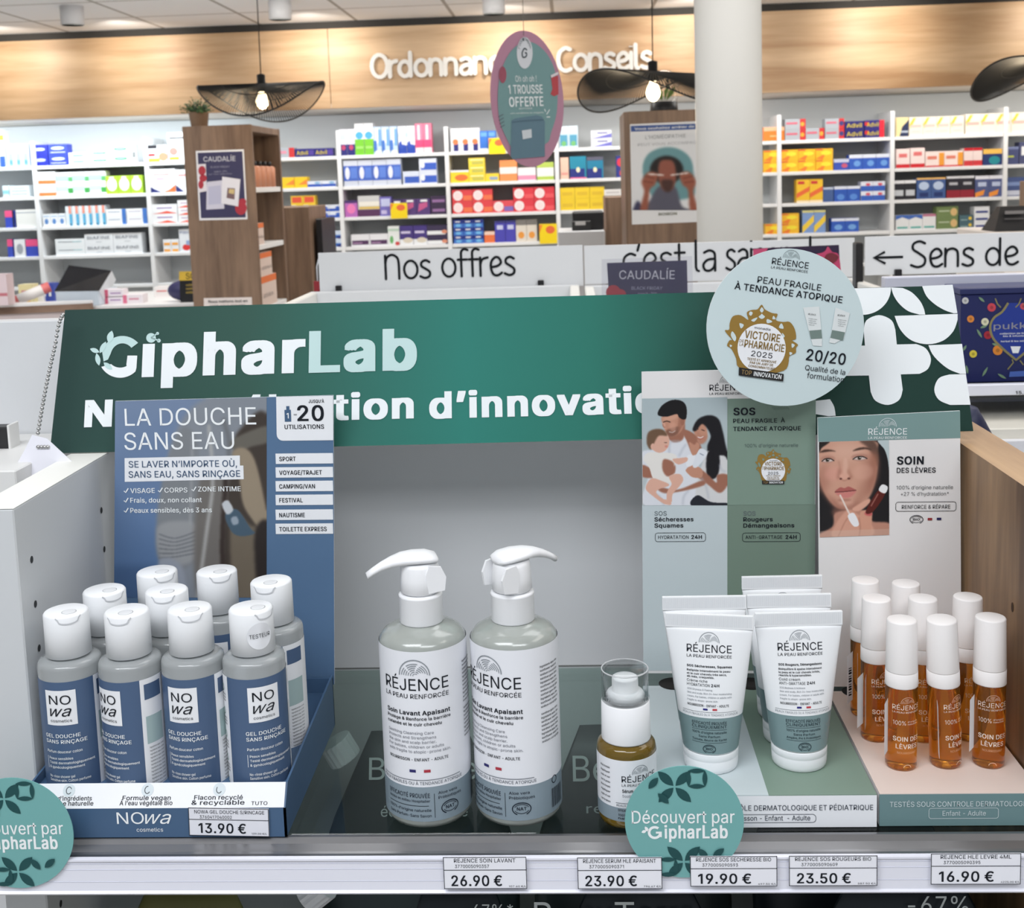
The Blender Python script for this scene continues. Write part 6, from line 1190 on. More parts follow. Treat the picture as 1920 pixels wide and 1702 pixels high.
# raised white letters on the bulkhead, and the same round hand on the shelf-end signs
def bez(*p): return spline(list(p), 5, False)
def el(cx, cy, rx, ry, a0=0, a1=360, n=18): return arc(cx, cy, rx, ry, a0, a1, n)
HAND = {
 'o': (0.92, [el(0.4, 0.5, 0.37, 0.5)]), 'O': (1.1, [el(0.5, 0.72, 0.46, 0.72)]),
 'N': (1.0, [[(0, 0), (0, 1.32)], bez((0, 0.9), (0.1, 1.22), (0.38, 1.36), (0.66, 1.2), (0.74, 0.85), (0.74, 0))]),
 'n': (0.88, [[(0, 0), (0, 1)], bez((0, 0.6), (0.1, 0.9), (0.35, 1.0), (0.58, 0.88), (0.64, 0.6), (0.64, 0))]),
 'r': (0.55, [[(0, 0), (0, 1)], bez((0, 0.62), (0.12, 0.9), (0.42, 1.0))]),
 's': (0.72, [bez((0.52, 0.9), (0.32, 1.0), (0.1, 0.9), (0.08, 0.68), (0.3, 0.52), (0.52, 0.34), (0.5, 0.1), (0.26, 0), (0.0, 0.1))]),
 'S': (0.95, [bez((0.7, 1.34), (0.42, 1.46), (0.12, 1.32), (0.1, 1.02), (0.4, 0.78), (0.7, 0.5), (0.66, 0.14), (0.34, 0), (0.0, 0.12))]),
 'e': (0.8, [bez((0.06, 0.46), (0.4, 0.52), (0.6, 0.7), (0.5, 0.95), (0.3, 1.0), (0.08, 0.78), (0.04, 0.42), (0.16, 0.08), (0.4, 0), (0.64, 0.14))]),
 'd': (0.92, [el(0.34, 0.48, 0.33, 0.48), [(0.68, 1.5), (0.68, 0)]]), 'u': (0.88, [bez((0, 1), (0, 0.35), (0.12, 0.06), (0.34, 0), (0.56, 0.12), (0.64, 0.4), (0.64, 1)), [(0.64, 1), (0.64, 0)]]),
 'a': (0.86, [bez((0.08, 0.9), (0.34, 1.0), (0.58, 0.88), (0.62, 0.55), (0.62, 0)), bez((0.62, 0.58), (0.26, 0.54), (0.04, 0.32), (0.1, 0.06), (0.32, 0), (0.54, 0.14), (0.62, 0.4))]),
 'c': (0.72, [bez((0.6, 0.92), (0.36, 1.0), (0.1, 0.82), (0.04, 0.48), (0.14, 0.12), (0.38, 0), (0.6, 0.08))]),
 'C': (0.95, [bez((0.74, 1.36), (0.46, 1.46), (0.14, 1.2), (0.04, 0.72), (0.16, 0.2), (0.46, 0), (0.76, 0.1))]),
 'i': (0.26, [[(0, 0), (0, 1)], [(0, 1.36), (0, 1.42)]]), 'l': (0.34, [[(0, 1.5), (0, 0.18), (0.05, 0.04), (0.14, 0)]]),
 'f': (0.62, [bez((0.55, 1.44), (0.36, 1.5), (0.2, 1.36), (0.18, 1.0), (0.18, 0)), [(0, 0.92), (0.5, 0.92)]]),
 't': (0.58, [[(0.2, 1.4), (0.2, 0.2), (0.26, 0.05), (0.42, 0)], [(0, 0.98), (0.46, 0.98)]]), "'": (0.26, [[(0.08, 1.45), (0.0, 1.15)]]), ' ': (0.45, []),
}
def hand(mb, S, text, x, y, wpx, xh, t, mm, off=0.001, depth=0.0):      # x, y photo pixel of the baseline start
    a0, b0 = S.px(x, y); W_ = abs(S.px(x + wpx, y)[0] - a0); H = abs(S.px(x, y - xh)[1] - b0); T = abs(S.px(x, y - t)[1] - b0)
    tot = sum(HAND[c][0] for c in text) - (HAND[text[-1]][0] - max([p[0] for s_ in HAND[text[-1]][1] for p in s_])); sx = W_ / tot; cx = 0.0; lift = 0.0
    for c in text:
        for st in HAND[c][1]:
            pts = [(a0 + (cx + p[0]) * sx, b0 + p[1] * H) for p in st]
            lift += 0.0012 if depth else 0.00006
            line(mb, S, pts, T, mm, off + depth + lift)
            if depth:
                P_ = [np.array(p) for p in pts]; L_, R_ = [], []
                for k, p in enumerate(P_):
                    d_ = P_[min(k + 1, len(P_) - 1)] - P_[max(k - 1, 0)]; d_ = d_ / (np.linalg.norm(d_) + 1e-9); q_ = np.array([-d_[1], d_[0]]) * T / 2; L_.append(p + q_); R_.append(p - q_)
                for E_ in (L_, R_):
                    n_ = len(E_); mb.add([S.P(p[0], p[1], off) for p in E_] + [S.P(p[0], p[1], off + depth + lift) for p in E_], [(k, k + 1, n_ + k + 1, n_ + k) for k in range(n_ - 1)], mm)
            for p in ((pts[0], pts[-1]) if math.dist(pts[0], pts[-1]) > T else ()):
                poly(mb, S, [(p[0] + T / 2 * math.cos(u), p[1] + T / 2 * math.sin(u)) for u in np.linspace(0, 2 * math.pi, 13)[:-1]], mm, off + depth + lift + (0.0003 if depth else 0.00003))
        cx += HAND[c][0]
BS = Flat((0, YW, ZBH), (1, 0, 0), (0, 0, 1)); LETW = mat((246, 244, 240), 0.5)
for t_, x_, y_, w_, lb in (('Ordonnances', 698, 146, 288, 'raised white lettering reading ordonnances on the wood bulkhead'), ('Conseils', 1046, 134, 174, 'raised white lettering reading conseils on the wood bulkhead')):
    m = MB(); hand(m, BS, t_, x_, y_, w_, 29, 7.5, LETW, 0.002, 0.03); m.solo('wall_lettering', lb, 'lettering')

# ---- spot cylinders on the ceiling, each with its lamp
for x_, y_, lb, pw in ((134, 12, 'white ceiling spotlight at the left, above the plant', 1.0), (524, 2, 'white ceiling spotlight above the left pendant lamp', 0.8), (925, -8, 'white ceiling spotlight above the oval hanging sign', 1.0)):
    p = pixz(x_, y_, ZC); t = thing('ceiling_spotlight', lb, 'spotlight', (p[0], p[1], ZC - 0.10), 'ceiling spotlights')
    m = MB(); m.lathe([(0.058, 0.0), (0.062, 0.004), (0.062, 0.1), (0, 0.1)], mat((206, 206, 208), 0.45), 28); m.lathe([(0, 0.03), (0.05, 0.03), (0.058, 0.0)], mat((240, 240, 236), 0.4), 28); m.part('housing', t, False)
    m = MB(); m.lathe([(0, 0.024), (0.04, 0.024), (0.04, 0.03)], mat((255, 244, 226), 0.4, emit=6.0), 20); m.part('lens', t, False)
for x_, y_ in ((262, 95), (600, 88), (960, 78), (1290, 55), (1642, 50), (30, 100), (1990, 40)):     # lamps that wash the bulkhead
    q_ = pix(x_, y_, YW); l = bpy.data.lights.new('bulkhead_spot', 'SPOT'); l.energy = 15; l.spot_size = math.radians(92); l.spot_blend = 0.9; l.color = (1, 0.92, 0.8); l.shadow_soft_size = 0.04
    o = bpy.data.objects.new('bulkhead_spot', l); COL.objects.link(o); src = Vector((q_[0], YW - 0.55, ZC - 0.11)); o.location = src
    o.rotation_euler = (Vector((q_[0], YW, q_[2] - 0.05)) - src).to_track_quat('-Z', 'Y').to_euler()

# ---- wall shelving
LEV = [pix(738, y_ - 3.5, YS)[2] for y_ in (292, 350, 408, 464)]
SHW = mat((238, 239, 240), 0.4); SHB = mat((206, 210, 212), 0.6)
ups = [pix(x_, 300, YS)[0] for x_ in (-150, 63, 274, 455, 636, 838, 1044, 1250, 1461, 1673, 1885, 2095)]
for i, (a, b_) in enumerate(zip(ups[:-1], ups[1:])):
    nm = ('at the far left edge', 'in the left part', 'left of the wood column', 'right of the wood column', 'left of centre', 'behind the oval sign', 'left of the poster column', 'behind the white pillar', 'right of the white pillar', 'in the right part', 'at the far right edge')[i]
    t = thing('wall_shelving', 'white pharmacy wall shelving bay ' + nm, 'shelving', ((a + b_) / 2, YS, 0), 'wall shelving bays')
    m = MB(); m.box(a, b_, YBK - 0.02, YBK, 0.5, ZBH - 0.002, SHB); m.part('back_panel', t)
    m = MB(); m.box(a - 0.013, a + 0.013, YS - 0.005, YBK - 0.02, 0.5, ZBH - 0.12, SHW); m.part('upright', t)
    for z_ in LEV + [LEV[3] - 0.205]:
        m = MB(); m.rbox(a + 0.014, b_ - 0.014, YS, YBK - 0.021, z_ - 0.022, z_, SHW, 0.002); m.part('shelf', t)

# ---- cartons: one mesh each
def rowword(n, k): return {1: '', 2: ('lower', 'upper')[min(k, 1)], 3: ('bottom', 'middle', 'top')[min(k, 2)]}[n]
def colword(n, k):
    if n == 1: return ''
    if n == 2: return ('left', 'right')[k]
    if n == 3: return ('left', 'middle', 'right')[k]
    return ('leftmost', 'second from left', 'third from left', 'fourth from left', 'fifth from left', 'sixth from left')[k] if k < n - 1 else 'rightmost'
SHELF = ('top shelf', 'second shelf', 'third shelf', 'fourth shelf')
def carton(mb, x0, x1, y0, y1, z0, z1, base, deco, words=()):
    bm_ = mat(base, 0.45); mb.box(x0, x1, y0, y1, z0, z1, bm_); S = Flat((x0, y0, z0), (1, 0, 0), (0, 0, 1)); w, h = x1 - x0, z1 - z0
    for i, d_ in enumerate(deco):
        o_ = 0.0006 + 0.0003 * i
        if d_[0] == 'o': poly(mb, S, [((d_[1] + d_[3] * math.cos(u)) * w, (d_[2] + d_[4] * math.sin(u)) * h) for u in np.linspace(0, 2 * math.pi, 17)[:-1]], mat(d_[5], 0.45), o_)
        elif d_[0] == 'p': poly(mb, S, [(u * w, v * h) for u, v in d_[1]], mat(d_[2], 0.45), o_)
        else: poly(mb, S, [(d_[0] * w, d_[1] * h), (d_[2] * w, d_[1] * h), (d_[2] * w, d_[3] * h), (d_[0] * w, d_[3] * h)], mat(d_[4], 0.45), o_)
    for (t_, u, v, ww, hh, c_) in words: put(mb, S, t_, u * w, v * h, ww * w, hh * h, mat(c_, 0.5), 0, 0.003)
def cartons(x0, x1, ytop, lev, nx, ny, desc, bay, base, deco, words=(), name='medicine_box', cat='box', depth=0.09):                # a block of nx by ny equal cartons
    y_ = (x0 + x1) / 2; zb = LEV[lev]; A, B = pix(x0, 300, YS + 0.015)[0], pix(x1, 300, YS + 0.015)[0]; zt = pix(y_, ytop, YS + 0.015)[2]
    w, h = (B - A) / nx, (zt - zb) / ny; grp = '%s, %s %s' % (desc + 's', SHELF[lev], bay)
    for j in range(ny):
        for i in range(nx):
            m = MB(); carton(m, A + i * w + 0.001, A + (i + 1) * w - 0.001, YS + 0.015 + 0.002 * ((i * 7 + j * 3) % 3), YS + 0.015 + depth, zb + j * h + 0.0003, zb + (j + 1) * h - 0.0003, base, deco, words)
            pos = ' '.join(q for q in (rowword(ny, j), colword(nx, i)) if q)
            m.solo(name, '%s, %s, %s%s' % (desc, SHELF[lev], bay, ', ' + pos if pos else ''), cat, grp if nx * ny > 1 else None)
W_, NV, BL, LB, GR, LG_, RD, OR, YE, PK, PU, TL, GY, BK = (240, 242, 244), (36, 36, 116), (48, 84, 180), (150, 190, 226), (96, 168, 110), (166, 200, 60), (206, 52, 56), (240, 132, 70), (246, 204, 40), (232, 110, 150), (92, 60, 130), (30, 120, 150), (176, 182, 190), (36, 34, 40)
def seg(x0, y0, x1, y1, c): return (x0, y0, x1, y1, c)
SW1 = ('o', 0.5, 0.5, 0.36, 0.2, W_)
R_ = cartons
bA, bB, bC = 'far left bay', 'left bay', 'bay left of wood column'
R_(0, 10, 243, 0, 1, 1, 'white bottle with yellow collar', bA, W_, [seg(0, 0, 1, .3, BL), seg(0, .72, 1, .86, (246, 180, 40))], name='spray_bottle', cat='bottle')
R_(14, 55, 270, 0, 3, 1, 'pale blue spray carton', bA, (214, 230, 242), [seg(.2, 0, .8, .6, LB), seg(.3, .1, .7, .3, (92, 140, 190))])
R_(60, 91, 271, 0, 1, 2, 'navy carton with white brush mark', bB, (34, 44, 150), [('o', .5, .55, .34, .14, (190, 200, 236))]); R_(92, 127, 270, 0, 1, 2, 'blue carton with pale brush mark', bB, (50, 66, 176), [('o', .5, .62, .36, .14, (196, 206, 240)), seg(.1, .2, .9, .26, (210, 216, 240))])
for a, b_, y_, q in ((129, 164, 286, 'small'), (166, 207, 280, 'medium'), (207, 245, 270, 'tall')): R_(a, b_, y_, 0, 1, 2, q + ' white carton with green leaf', bB, W_, [('o', .52, .5, .34, .2, (70, 150, 100)), ('o', .52, .52, .24, .09, (150, 200, 170))])
R_(247, 257, 271, 0, 1, 1, 'small grey dropper bottle', bB, (196, 198, 196), [seg(.2, .3, .8, .6, (120, 122, 122))], name='dropper_bottle', cat='bottle', depth=0.03)
R_(270, 313, 272, 0, 1, 1, 'white and yellow-green carton', bC, W_, [seg(0, 0, .7, .22, (206, 214, 60)), seg(.1, .35, .5, .5, RD), ('o', .85, .3, .2, .26, (236, 140, 110)), seg(.05, .8, .6, 1, BK)]); R_(316, 350, 248, 0, 1, 1, 'tall white carton with pink fruit', bC, W_, [('o', .3, .35, .24, .14, (236, 130, 120)), seg(.05, .05, .6, .16, (190, 200, 60)), seg(.1, .78, .9, .84, BK)])
R_(0, 12, 348, 1, 1, 1, 'teal and white tub', bA, (214, 232, 236), [seg(0, .3, 1, .6, (140, 196, 206))]); R_(13, 50, 348, 1, 1, 1, 'grey and white dressing packet', bA, (218, 226, 230), [seg(.1, .2, .9, .3, GY), seg(.1, .5, .9, .58, GY), seg(.2, .75, .8, .82, GY)])
R_(62, 101, 322, 1, 1, 2, 'white and orange carton', bB, W_, [seg(0, 0, 1, .3, (238, 128, 72)), seg(.3, .55, .8, .62, (240, 170, 140))]); R_(102, 195, 322, 1, 3, 1, 'white and green gauze carton', bB, W_, [seg(0, .62, .75, .86, (170, 220, 206)), seg(.75, .6, 1, .8, GR), seg(0, .2, .7, .4, (190, 228, 216)), seg(.7, .1, 1, .32, (70, 160, 80))]); R_(195, 264, 329, 1, 3, 1, 'lime carton with white circle', bB, (164, 200, 56), [('o', .5, .52, .42, .36, (244, 250, 236)), seg(.3, .88, .7, .95, W_)])
R_(275, 326, 317, 1, 1, 1, 'wide white carton with orange and navy corner', bC, W_, [('p', [(0, 0), (.5, 0), (.2, .16), (0, .3)], (40, 46, 110)), ('p', [(.5, 0), (1, 0), (1, .3), (.75, .1)], (240, 110, 60)), seg(.2, .74, .8, .8, (236, 150, 150)), seg(.3, .56, .6, .62, (200, 160, 190))]); R_(327, 352, 318, 1, 1, 1, 'narrow white carton with navy corner', bC, W_, [('p', [(0, 0), (.6, 0), (0, .3)], (40, 46, 110)), seg(.2, .7, .8, .8, (230, 150, 150))])
R_(0, 18, 395, 2, 1, 1, 'pink and blue condom carton', bA, (60, 80, 190), [seg(0, .62, .8, 1, (238, 90, 140)), seg(.8, 0, 1, 1, (30, 34, 60))]); R_(21, 59, 393, 2, 1, 1, 'white plastic tub', bA, (236, 236, 232), [seg(0, .8, 1, .86, GY)], name='plastic_tub', cat='tub')
R_(71, 114, 401, 2, 3, 1, 'small white carton with blue emblem', bB, W_, [('o', .5, .4, .26, .22, (96, 140, 200)), seg(.1, .78, .9, .84, LB)]); R_(115, 190, 386, 2, 6, 1, 'slim striped blue and red carton', bB, (226, 234, 240), [seg(.55, 0, 1, .6, (92, 176, 214)), seg(.5, .62, .9, 1, (236, 150, 130)), seg(.6, .02, .8, .12, (70, 90, 110))]); R_(191, 229, 392, 2, 1, 2, 'white carton with blue end', bB, W_, [seg(.8, 0, 1, 1, (70, 120, 196)), seg(.1, .6, .7, .68, (150, 160, 180))]); R_(230, 269, 391, 2, 1, 2, 'white carton with broad blue end', bB, W_, [seg(.78, 0, 1, 1, (70, 120, 196)), seg(.1, .6, .7, .68, (180, 170, 190))])
R_(278, 326, 383, 2, 1, 2, 'white and red sachet carton', bC, W_, [('p', [(0, 0), (1, 0), (.6, .28), (.3, .1)], (238, 90, 66)), seg(.2, .55, .8, .66, (150, 120, 180))]); R_(327, 354, 375, 2, 1, 3, 'narrow white and red sachet carton', bC, W_, [('p', [(0, 0), (1, 0), (.6, .3)], (238, 90, 66)), seg(.2, .55, .8, .66, (190, 150, 180))])
for a, b_, q in ((0, 12, 'narrow'), (35, 61, 'wide')): R_(a, b_, 449, 3, 1, 1, q + ' pink and blue carton', bA, (64, 84, 190), [seg(0, .6, .9, 1, (238, 90, 140)), seg(.9, 0, 1, 1, (30, 34, 60))])
R_(13, 34, 449, 3, 1, 1, 'white carton with grey figure', bA, W_, [('o', .5, .45, .3, .3, (170, 176, 184))])
R_(91, 147, 448, 3, 1, 2, 'plain white carton with thin grey line', bB, (240, 244, 246), [seg(.1, .6, .6, .68, (110, 124, 136)), seg(.6, .6, .9, .68, (150, 200, 206))]); R_(147, 255, 438, 3, 2, 2, 'large white carton with bold dark lettering', bB, (240, 243, 246), [seg(.4, .2, .6, .25, GY)], [('BIAFINE', .1, .5, .8, .28, (60, 66, 84))])
R_(295, 325, 449, 3, 2, 2, 'small orange and white carton', bC, W_, [seg(.1, .1, .9, .5, (246, 170, 70))]); R_(326, 352, 430, 3, 1, 1, 'tall white carton with red dot', bC, (232, 236, 242), [('o', .5, .2, .3, .14, (226, 60, 60)), seg(.5, .3, 1, .5, (150, 170, 210))], [('Flect', .1, .82, .8, .1, (90, 110, 160))])
bD = 'bay right of wood column'
ADV = [seg(.1, .3, .6, .8, (226, 196, 60)), seg(.65, .2, 1, .8, (60, 56, 150))]
R_(523, 553, 277, 0, 1, 1, 'grey and red carton', bD, GY, [seg(.65, 0, 1, 1, RD), seg(.1, .4, .5, .7, (226, 150, 170))]); R_(554, 625, 278, 0, 2, 1, 'navy carton with yellow lettering', bD, (40, 38, 120), [seg(.72, .2, 1, .8, (80, 60, 150))], [('Advil', .08, .25, .6, .5, (236, 214, 70))])
R_(525, 574, 332, 1, 2, 1, 'yellow and orange carton', bD, YE, [('p', [(.3, .3), (1, .8), (1, .3)], (242, 140, 60))]); R_(574, 628, 339, 1, 2, 1, 'blue and white carton', bD, (226, 232, 244), [seg(0, .1, 1, .5, BL), ('o', .7, .7, .2, .2, LB)])
R_(541, 587, 367, 2, 2, 1, 'yellow and red carton', bD, (246, 206, 60), [seg(.1, .7, .9, .95, (230, 90, 60)), seg(0, .05, .4, .6, (246, 236, 220))]); R_(587, 637, 384, 2, 2, 2, 'blue and white pain relief carton', bD, (228, 234, 246), [seg(0, 0, 1, .4, (40, 84, 186)), ('o', .7, .55, .22, .2, (60, 100, 190))])
R_(592, 639, 433, 3, 2, 2, 'pale blue and navy carton', bD, (216, 228, 244), [seg(0, .1, 1, .5, (60, 120, 200)), ('o', .6, .2, .3, .16, (40, 50, 130))])
bE = 'centre bay'
R_(638, 667, 242, 0, 2, 1, 'white and navy tooth carton', bE, (232, 232, 240), [seg(0, 0, 1, .42, (40, 42, 120)), ('o', .5, .3, .3, .1, (190, 70, 110)), seg(.2, .6, .8, .8, (206, 220, 240))]); R_(667, 702, 231, 0, 2, 1, 'tall white and green carton', bE, W_, [seg(0, 0, 1, .5, (120, 200, 50)), ('o', .5, .62, .42, .12, (80, 170, 226)), seg(.1, .2, .9, .28, (160, 220, 110))]); R_(702, 747, 237, 0, 3, 1, 'white and blue mouthwash carton', bE, (196, 216, 240), [seg(.3, .4, .6, .95, W_), seg(0, .1, .4, .5, (70, 120, 200)), seg(.6, .3, 1, .9, (120, 170, 224)), seg(.2, 0, 1, .14, (226, 236, 220))]); R_(748, 780, 236, 0, 2, 1, 'white carton with navy wave', bE, (236, 240, 246), [seg(0, 0, 1, .3, (36, 70, 170)), ('o', .4, .32, .36, .14, (50, 80, 180)), ('o', .6, .42, .2, .1, W_), seg(0, .6, 1, .76, (206, 226, 236))]); R_(780, 811, 231, 0, 2, 1, 'pink and white carton', bE, (242, 130, 160), [seg(.3, .45, .6, .95, (250, 226, 232)), seg(0, 0, 1, .18, (250, 224, 228)), seg(0, .2, 1, .44, (236, 76, 124))])
R_(643, 751, 299, 1, 4, 1, 'grey and blue sachet carton', bE, (206, 212, 226), [seg(0, .2, 1, .78, (70, 104, 196)), ('o', .26, .5, .17, .24, (226, 230, 244)), seg(.5, .3, .95, .7, (94, 130, 214))]); R_(754, 785, 321, 1, 1, 1, 'flat blue and white carton', bE, (216, 224, 240), [seg(.1, .1, 1, .6, (60, 96, 190))]); R_(785, 818, 297, 1, 1, 2, 'stacked blue and white carton', bE, (222, 228, 242), [seg(.1, .1, 1, .66, (60, 96, 196)), ('o', .2, .5, .12, .26, W_)])
R_(642, 666, 376, 2, 1, 1, 'pink and purple sleep carton', bE, (190, 110, 190), [('o', .5, .5, .34, .3, (240, 130, 190)), seg(0, .85, 1, 1, (70, 50, 110))]); R_(667, 708, 367, 2, 1, 1, 'grey, yellow and plum carton', bE, (206, 206, 206), [seg(0, 0, 1, .34, (90, 50, 90)), seg(.05, .36, 1, .48, (226, 196, 110)), seg(.05, .5, 1, .72, (240, 236, 226))]); R_(708, 730, 369, 2, 1, 1, 'lilac and blue carton', bE, (120, 110, 190), [seg(.1, .5, .9, .9, (196, 200, 236)), seg(.1, .1, .6, .3, (200, 190, 230))])
R_(731, 751, 374, 2, 1, 1, 'dark purple and white carton', bE, (70, 50, 110), [seg(.2, .75, .8, .9, W_)]); R_(751, 803, 373, 2, 2, 1, 'purple and pink carton', bE, (86, 60, 120), [('p', [(.1, .2), (.8, .5), (.8, .8), (.2, .7)], (196, 90, 140)), seg(.3, .82, .8, .95, W_)]); R_(804, 834, 367, 2, 1, 2, 'dark plum carton', bE, (60, 44, 74), [seg(.1, .3, .9, .6, (150, 110, 160))])
R_(651, 721, 439, 3, 2, 1, 'white carton with plum band', bE, (236, 236, 240), [seg(.05, .15, .95, .5, (84, 52, 92)), seg(.1, .25, .6, .32, (200, 160, 200))]); R_(721, 743, 424, 3, 1, 1, 'white carton with green plant', bE, (236, 240, 238), [('o', .3, .3, .16, .2, (110, 180, 110)), seg(0, .75, 1, .86, (190, 214, 196)), ('o', .8, .1, .2, .1, (210, 80, 80))]); R_(743, 795, 423, 3, 2, 1, 'purple and white carton', bE, (72, 56, 130), [seg(0, 0, 1, .3, W_), ('o', .6, .25, .36, .14, (224, 214, 196)), seg(.1, .6, .8, .72, (214, 206, 236))]); R_(795, 834, 422, 3, 1, 2, 'dark carton with white band', bE, (58, 48, 80), [seg(0, .02, .9, .4, W_), ('o', .85, .3, .14, .2, (226, 150, 120))])
bF = 'bay behind oval sign'
R_(846, 901, 240, 0, 3, 1, 'slim white, orange and navy carton', bF, (238, 238, 240), [seg(.3, .02, .8, .34, (46, 46, 120)), ('o', .5, .42, .3, .12, (240, 130, 80)), seg(.2, .6, .8, .9, (246, 226, 214))]); R_(901, 931, 245, 0, 2, 1, 'bright blue carton', bF, (60, 120, 214), [seg(.1, .72, .9, .92, (110, 170, 240)), seg(0, 0, 1, .12, W_)])
R_(843, 878, 319, 1, 1, 1, 'yellow carton with red oval', bF, (248, 216, 50), [('o', .6, .4, .36, .26, (232, 120, 60)), seg(0, .85, 1, 1, W_)]); R_(878, 909, 296, 1, 1, 3, 'yellow and green carton', bF, (240, 218, 70), [seg(.2, .2, .9, .6, (196, 190, 90)), seg(.1, .7, .9, .85, (250, 240, 170))]); R_(909, 935, 325, 1, 1, 1, 'flat yellow and blue carton', bF, (246, 214, 60), [seg(.3, .2, .9, .6, (150, 170, 190))]); R_(936, 969, 300, 1, 1, 1, 'orange and white carton', bF, (244, 150, 90), [seg(0, .35, 1, .66, (246, 236, 230))]); R_(970, 1004, 314, 1, 1, 1, 'white and pink carton', bF, (242, 236, 238), [seg(0, .05, 1, .4, (240, 150, 180))]); R_(1006, 1038, 304, 1, 1, 1, 'white and lime carton', bF, (240, 242, 236), [seg(0, 0, 1, .2, (180, 204, 90)), seg(0, .7, 1, 1, (186, 208, 96))])
RC = [('o', .28, .5, .24, .42, (244, 236, 236)), ('o', .28, .5, .17, .3, (250, 226, 226)), seg(.55, .1, 1, .5, (240, 120, 80))]
R_(845, 921, 355, 2, 2, 2, 'red carton with white circle and orange panel', bF, (226, 70, 76), RC); R_(921, 960, 376, 2, 1, 1, 'red and violet carton with white circle', bF, (226, 80, 90), RC[:2] + [seg(.55, .1, 1, .5, (130, 110, 190))]); R_(960, 1038, 351, 2, 2, 2, 'red carton with white circle', bF, (222, 60, 72), RC[:2] + [seg(.55, .1, 1, .45, (236, 90, 96))])
R_(845, 902, 412, 3, 3, 3, 'blue and navy carton', bF, (66, 120, 206), [seg(0, .55, 1, 1, (40, 52, 140)), seg(.2, .7, .7, .85, W_), ('o', .5, .3, .3, .18, (120, 190, 236))]); R_(903, 923, 434, 3, 1, 1, 'small orange carton', bF, (238, 120, 70), [seg(0, .7, 1, 1, (246, 214, 196))]); R_(923, 963, 414, 3, 2, 1, 'violet-blue carton', bF, (76, 72, 180), [seg(.2, .6, .8, .8, (206, 210, 240)), seg(0, .9, 1, 1, (60, 60, 130))]); R_(963, 1003, 412, 3, 2, 1, 'beige carton with orange fruit', bF, (228, 220, 208), [('o', .5, .3, .3, .16, (240, 160, 70)), seg(0, .76, 1, 1, (126, 122, 118))])
bG = 'bay left of poster column'
R_(1049, 1085, 236, 0, 2, 1, 'white, teal and blue carton', bG, (206, 226, 234), [seg(.1, .1, .9, .6, (90, 160, 190)), ('o', .5, .2, .26, .12, (120, 190, 120)), seg(.1, .85, .9, .97, (240, 240, 244))]); R_(1109, 1148, 244, 0, 1, 2, 'white and violet carton', bG, (236, 238, 246), [('p', [(0, 0), (1, .1), (1, .6)], (120, 120, 200)), seg(.3, .6, .8, .75, (80, 80, 160))])
R_(1050, 1066, 295, 1, 1, 1, 'peach carton', bG, (240, 200, 180), [seg(.1, .2, .9, .3, (230, 160, 150))]); R_(1068, 1099, 293, 1, 1, 1, 'teal and navy cold remedy carton', bG, (36, 140, 170), [seg(0, 0, .9, .45, (40, 50, 130)), ('o', .5, .4, .12, .12, (246, 236, 200)), seg(0, 0, 1, .06, PK)]); R_(1100, 1131, 294, 1, 1, 1, 'teal and navy cold remedy carton with grey top', bG, (36, 130, 166), [seg(0, 0, .9, .45, (40, 50, 130)), ('o', .5, .4, .12, .12, (246, 236, 200)), seg(0, .84, 1, 1, (96, 96, 116))]); R_(1155, 1176, 292, 1, 1, 1, 'red and blue carton beside the poster column', bG, (50, 60, 140), [('o', .4, .7, .34, .2, (230, 60, 80)), seg(.3, .1, 1, .3, (226, 90, 100))])
R_(1048, 1132, 351, 2, 3, 2, 'bright yellow carton', bG, (244, 210, 50), [seg(.15, .3, .85, .6, (228, 190, 50))])
bH = 'bay right of white pillar'
GRD = [seg(.72, 0, 1, 1, RD), ('o', .84, .5, .1, .2, (246, 170, 60)), seg(.05, .5, .6, .7, (214, 110, 130))]
R_(1432, 1471, 238, 0, 1, 1, 'orange carton', bH, (246, 134, 50), [seg(0, .72, 1, 1, (246, 190, 150)), seg(.3, .3, .8, .4, (250, 190, 130))]); R_(1472, 1511, 223, 0, 1, 2, 'grey and red carton', bH, GY, GRD); R_(1511, 1546, 240, 0, 1, 1, 'single grey and red carton', bH, GY, GRD); R_(1547, 1583, 222, 0, 1, 2, 'grey, red and blue carton', bH, GY, GRD[:1] + [('o', .86, .5, .12, .24, (60, 60, 120)), GRD[2]]); R_(1584, 1620, 227, 0, 1, 2, 'navy carton with yellow lettering', bH, (38, 36, 110), [], [('Advil', .08, .25, .8, .5, (240, 216, 60))]); R_(1621, 1658, 225, 0, 1, 2, 'navy and red carton with yellow lettering', bH, (44, 38, 120), [seg(.75, 0, 1, 1, (226, 40, 60)), seg(0, .4, .2, .8, RD)], [('Advil', .1, .25, .6, .5, (240, 216, 60))])
YO = [('p', [(0, .1), (.6, .6), (.4, 0)], (240, 130, 50)), ('o', .6, .6, .3, .2, (250, 226, 60)), seg(0, .86, .4, .96, (236, 90, 60))]
R_(1432, 1562, 280, 1, 4, 2, 'yellow and orange carton', bH, (246, 190, 40), YO); R_(1563, 1592, 298, 1, 1, 1, 'small royal blue carton', bH, (60, 84, 180), [seg(0, .7, 1, 1, (200, 206, 230)), ('o', .7, .4, .2, .2, (200, 90, 120))]); R_(1592, 1668, 289, 1, 3, 1, 'royal blue carton with white top', bH, (52, 94, 190), [seg(0, .76, 1, 1, (226, 232, 246)), ('o', .6, .4, .26, .2, (110, 160, 226))])
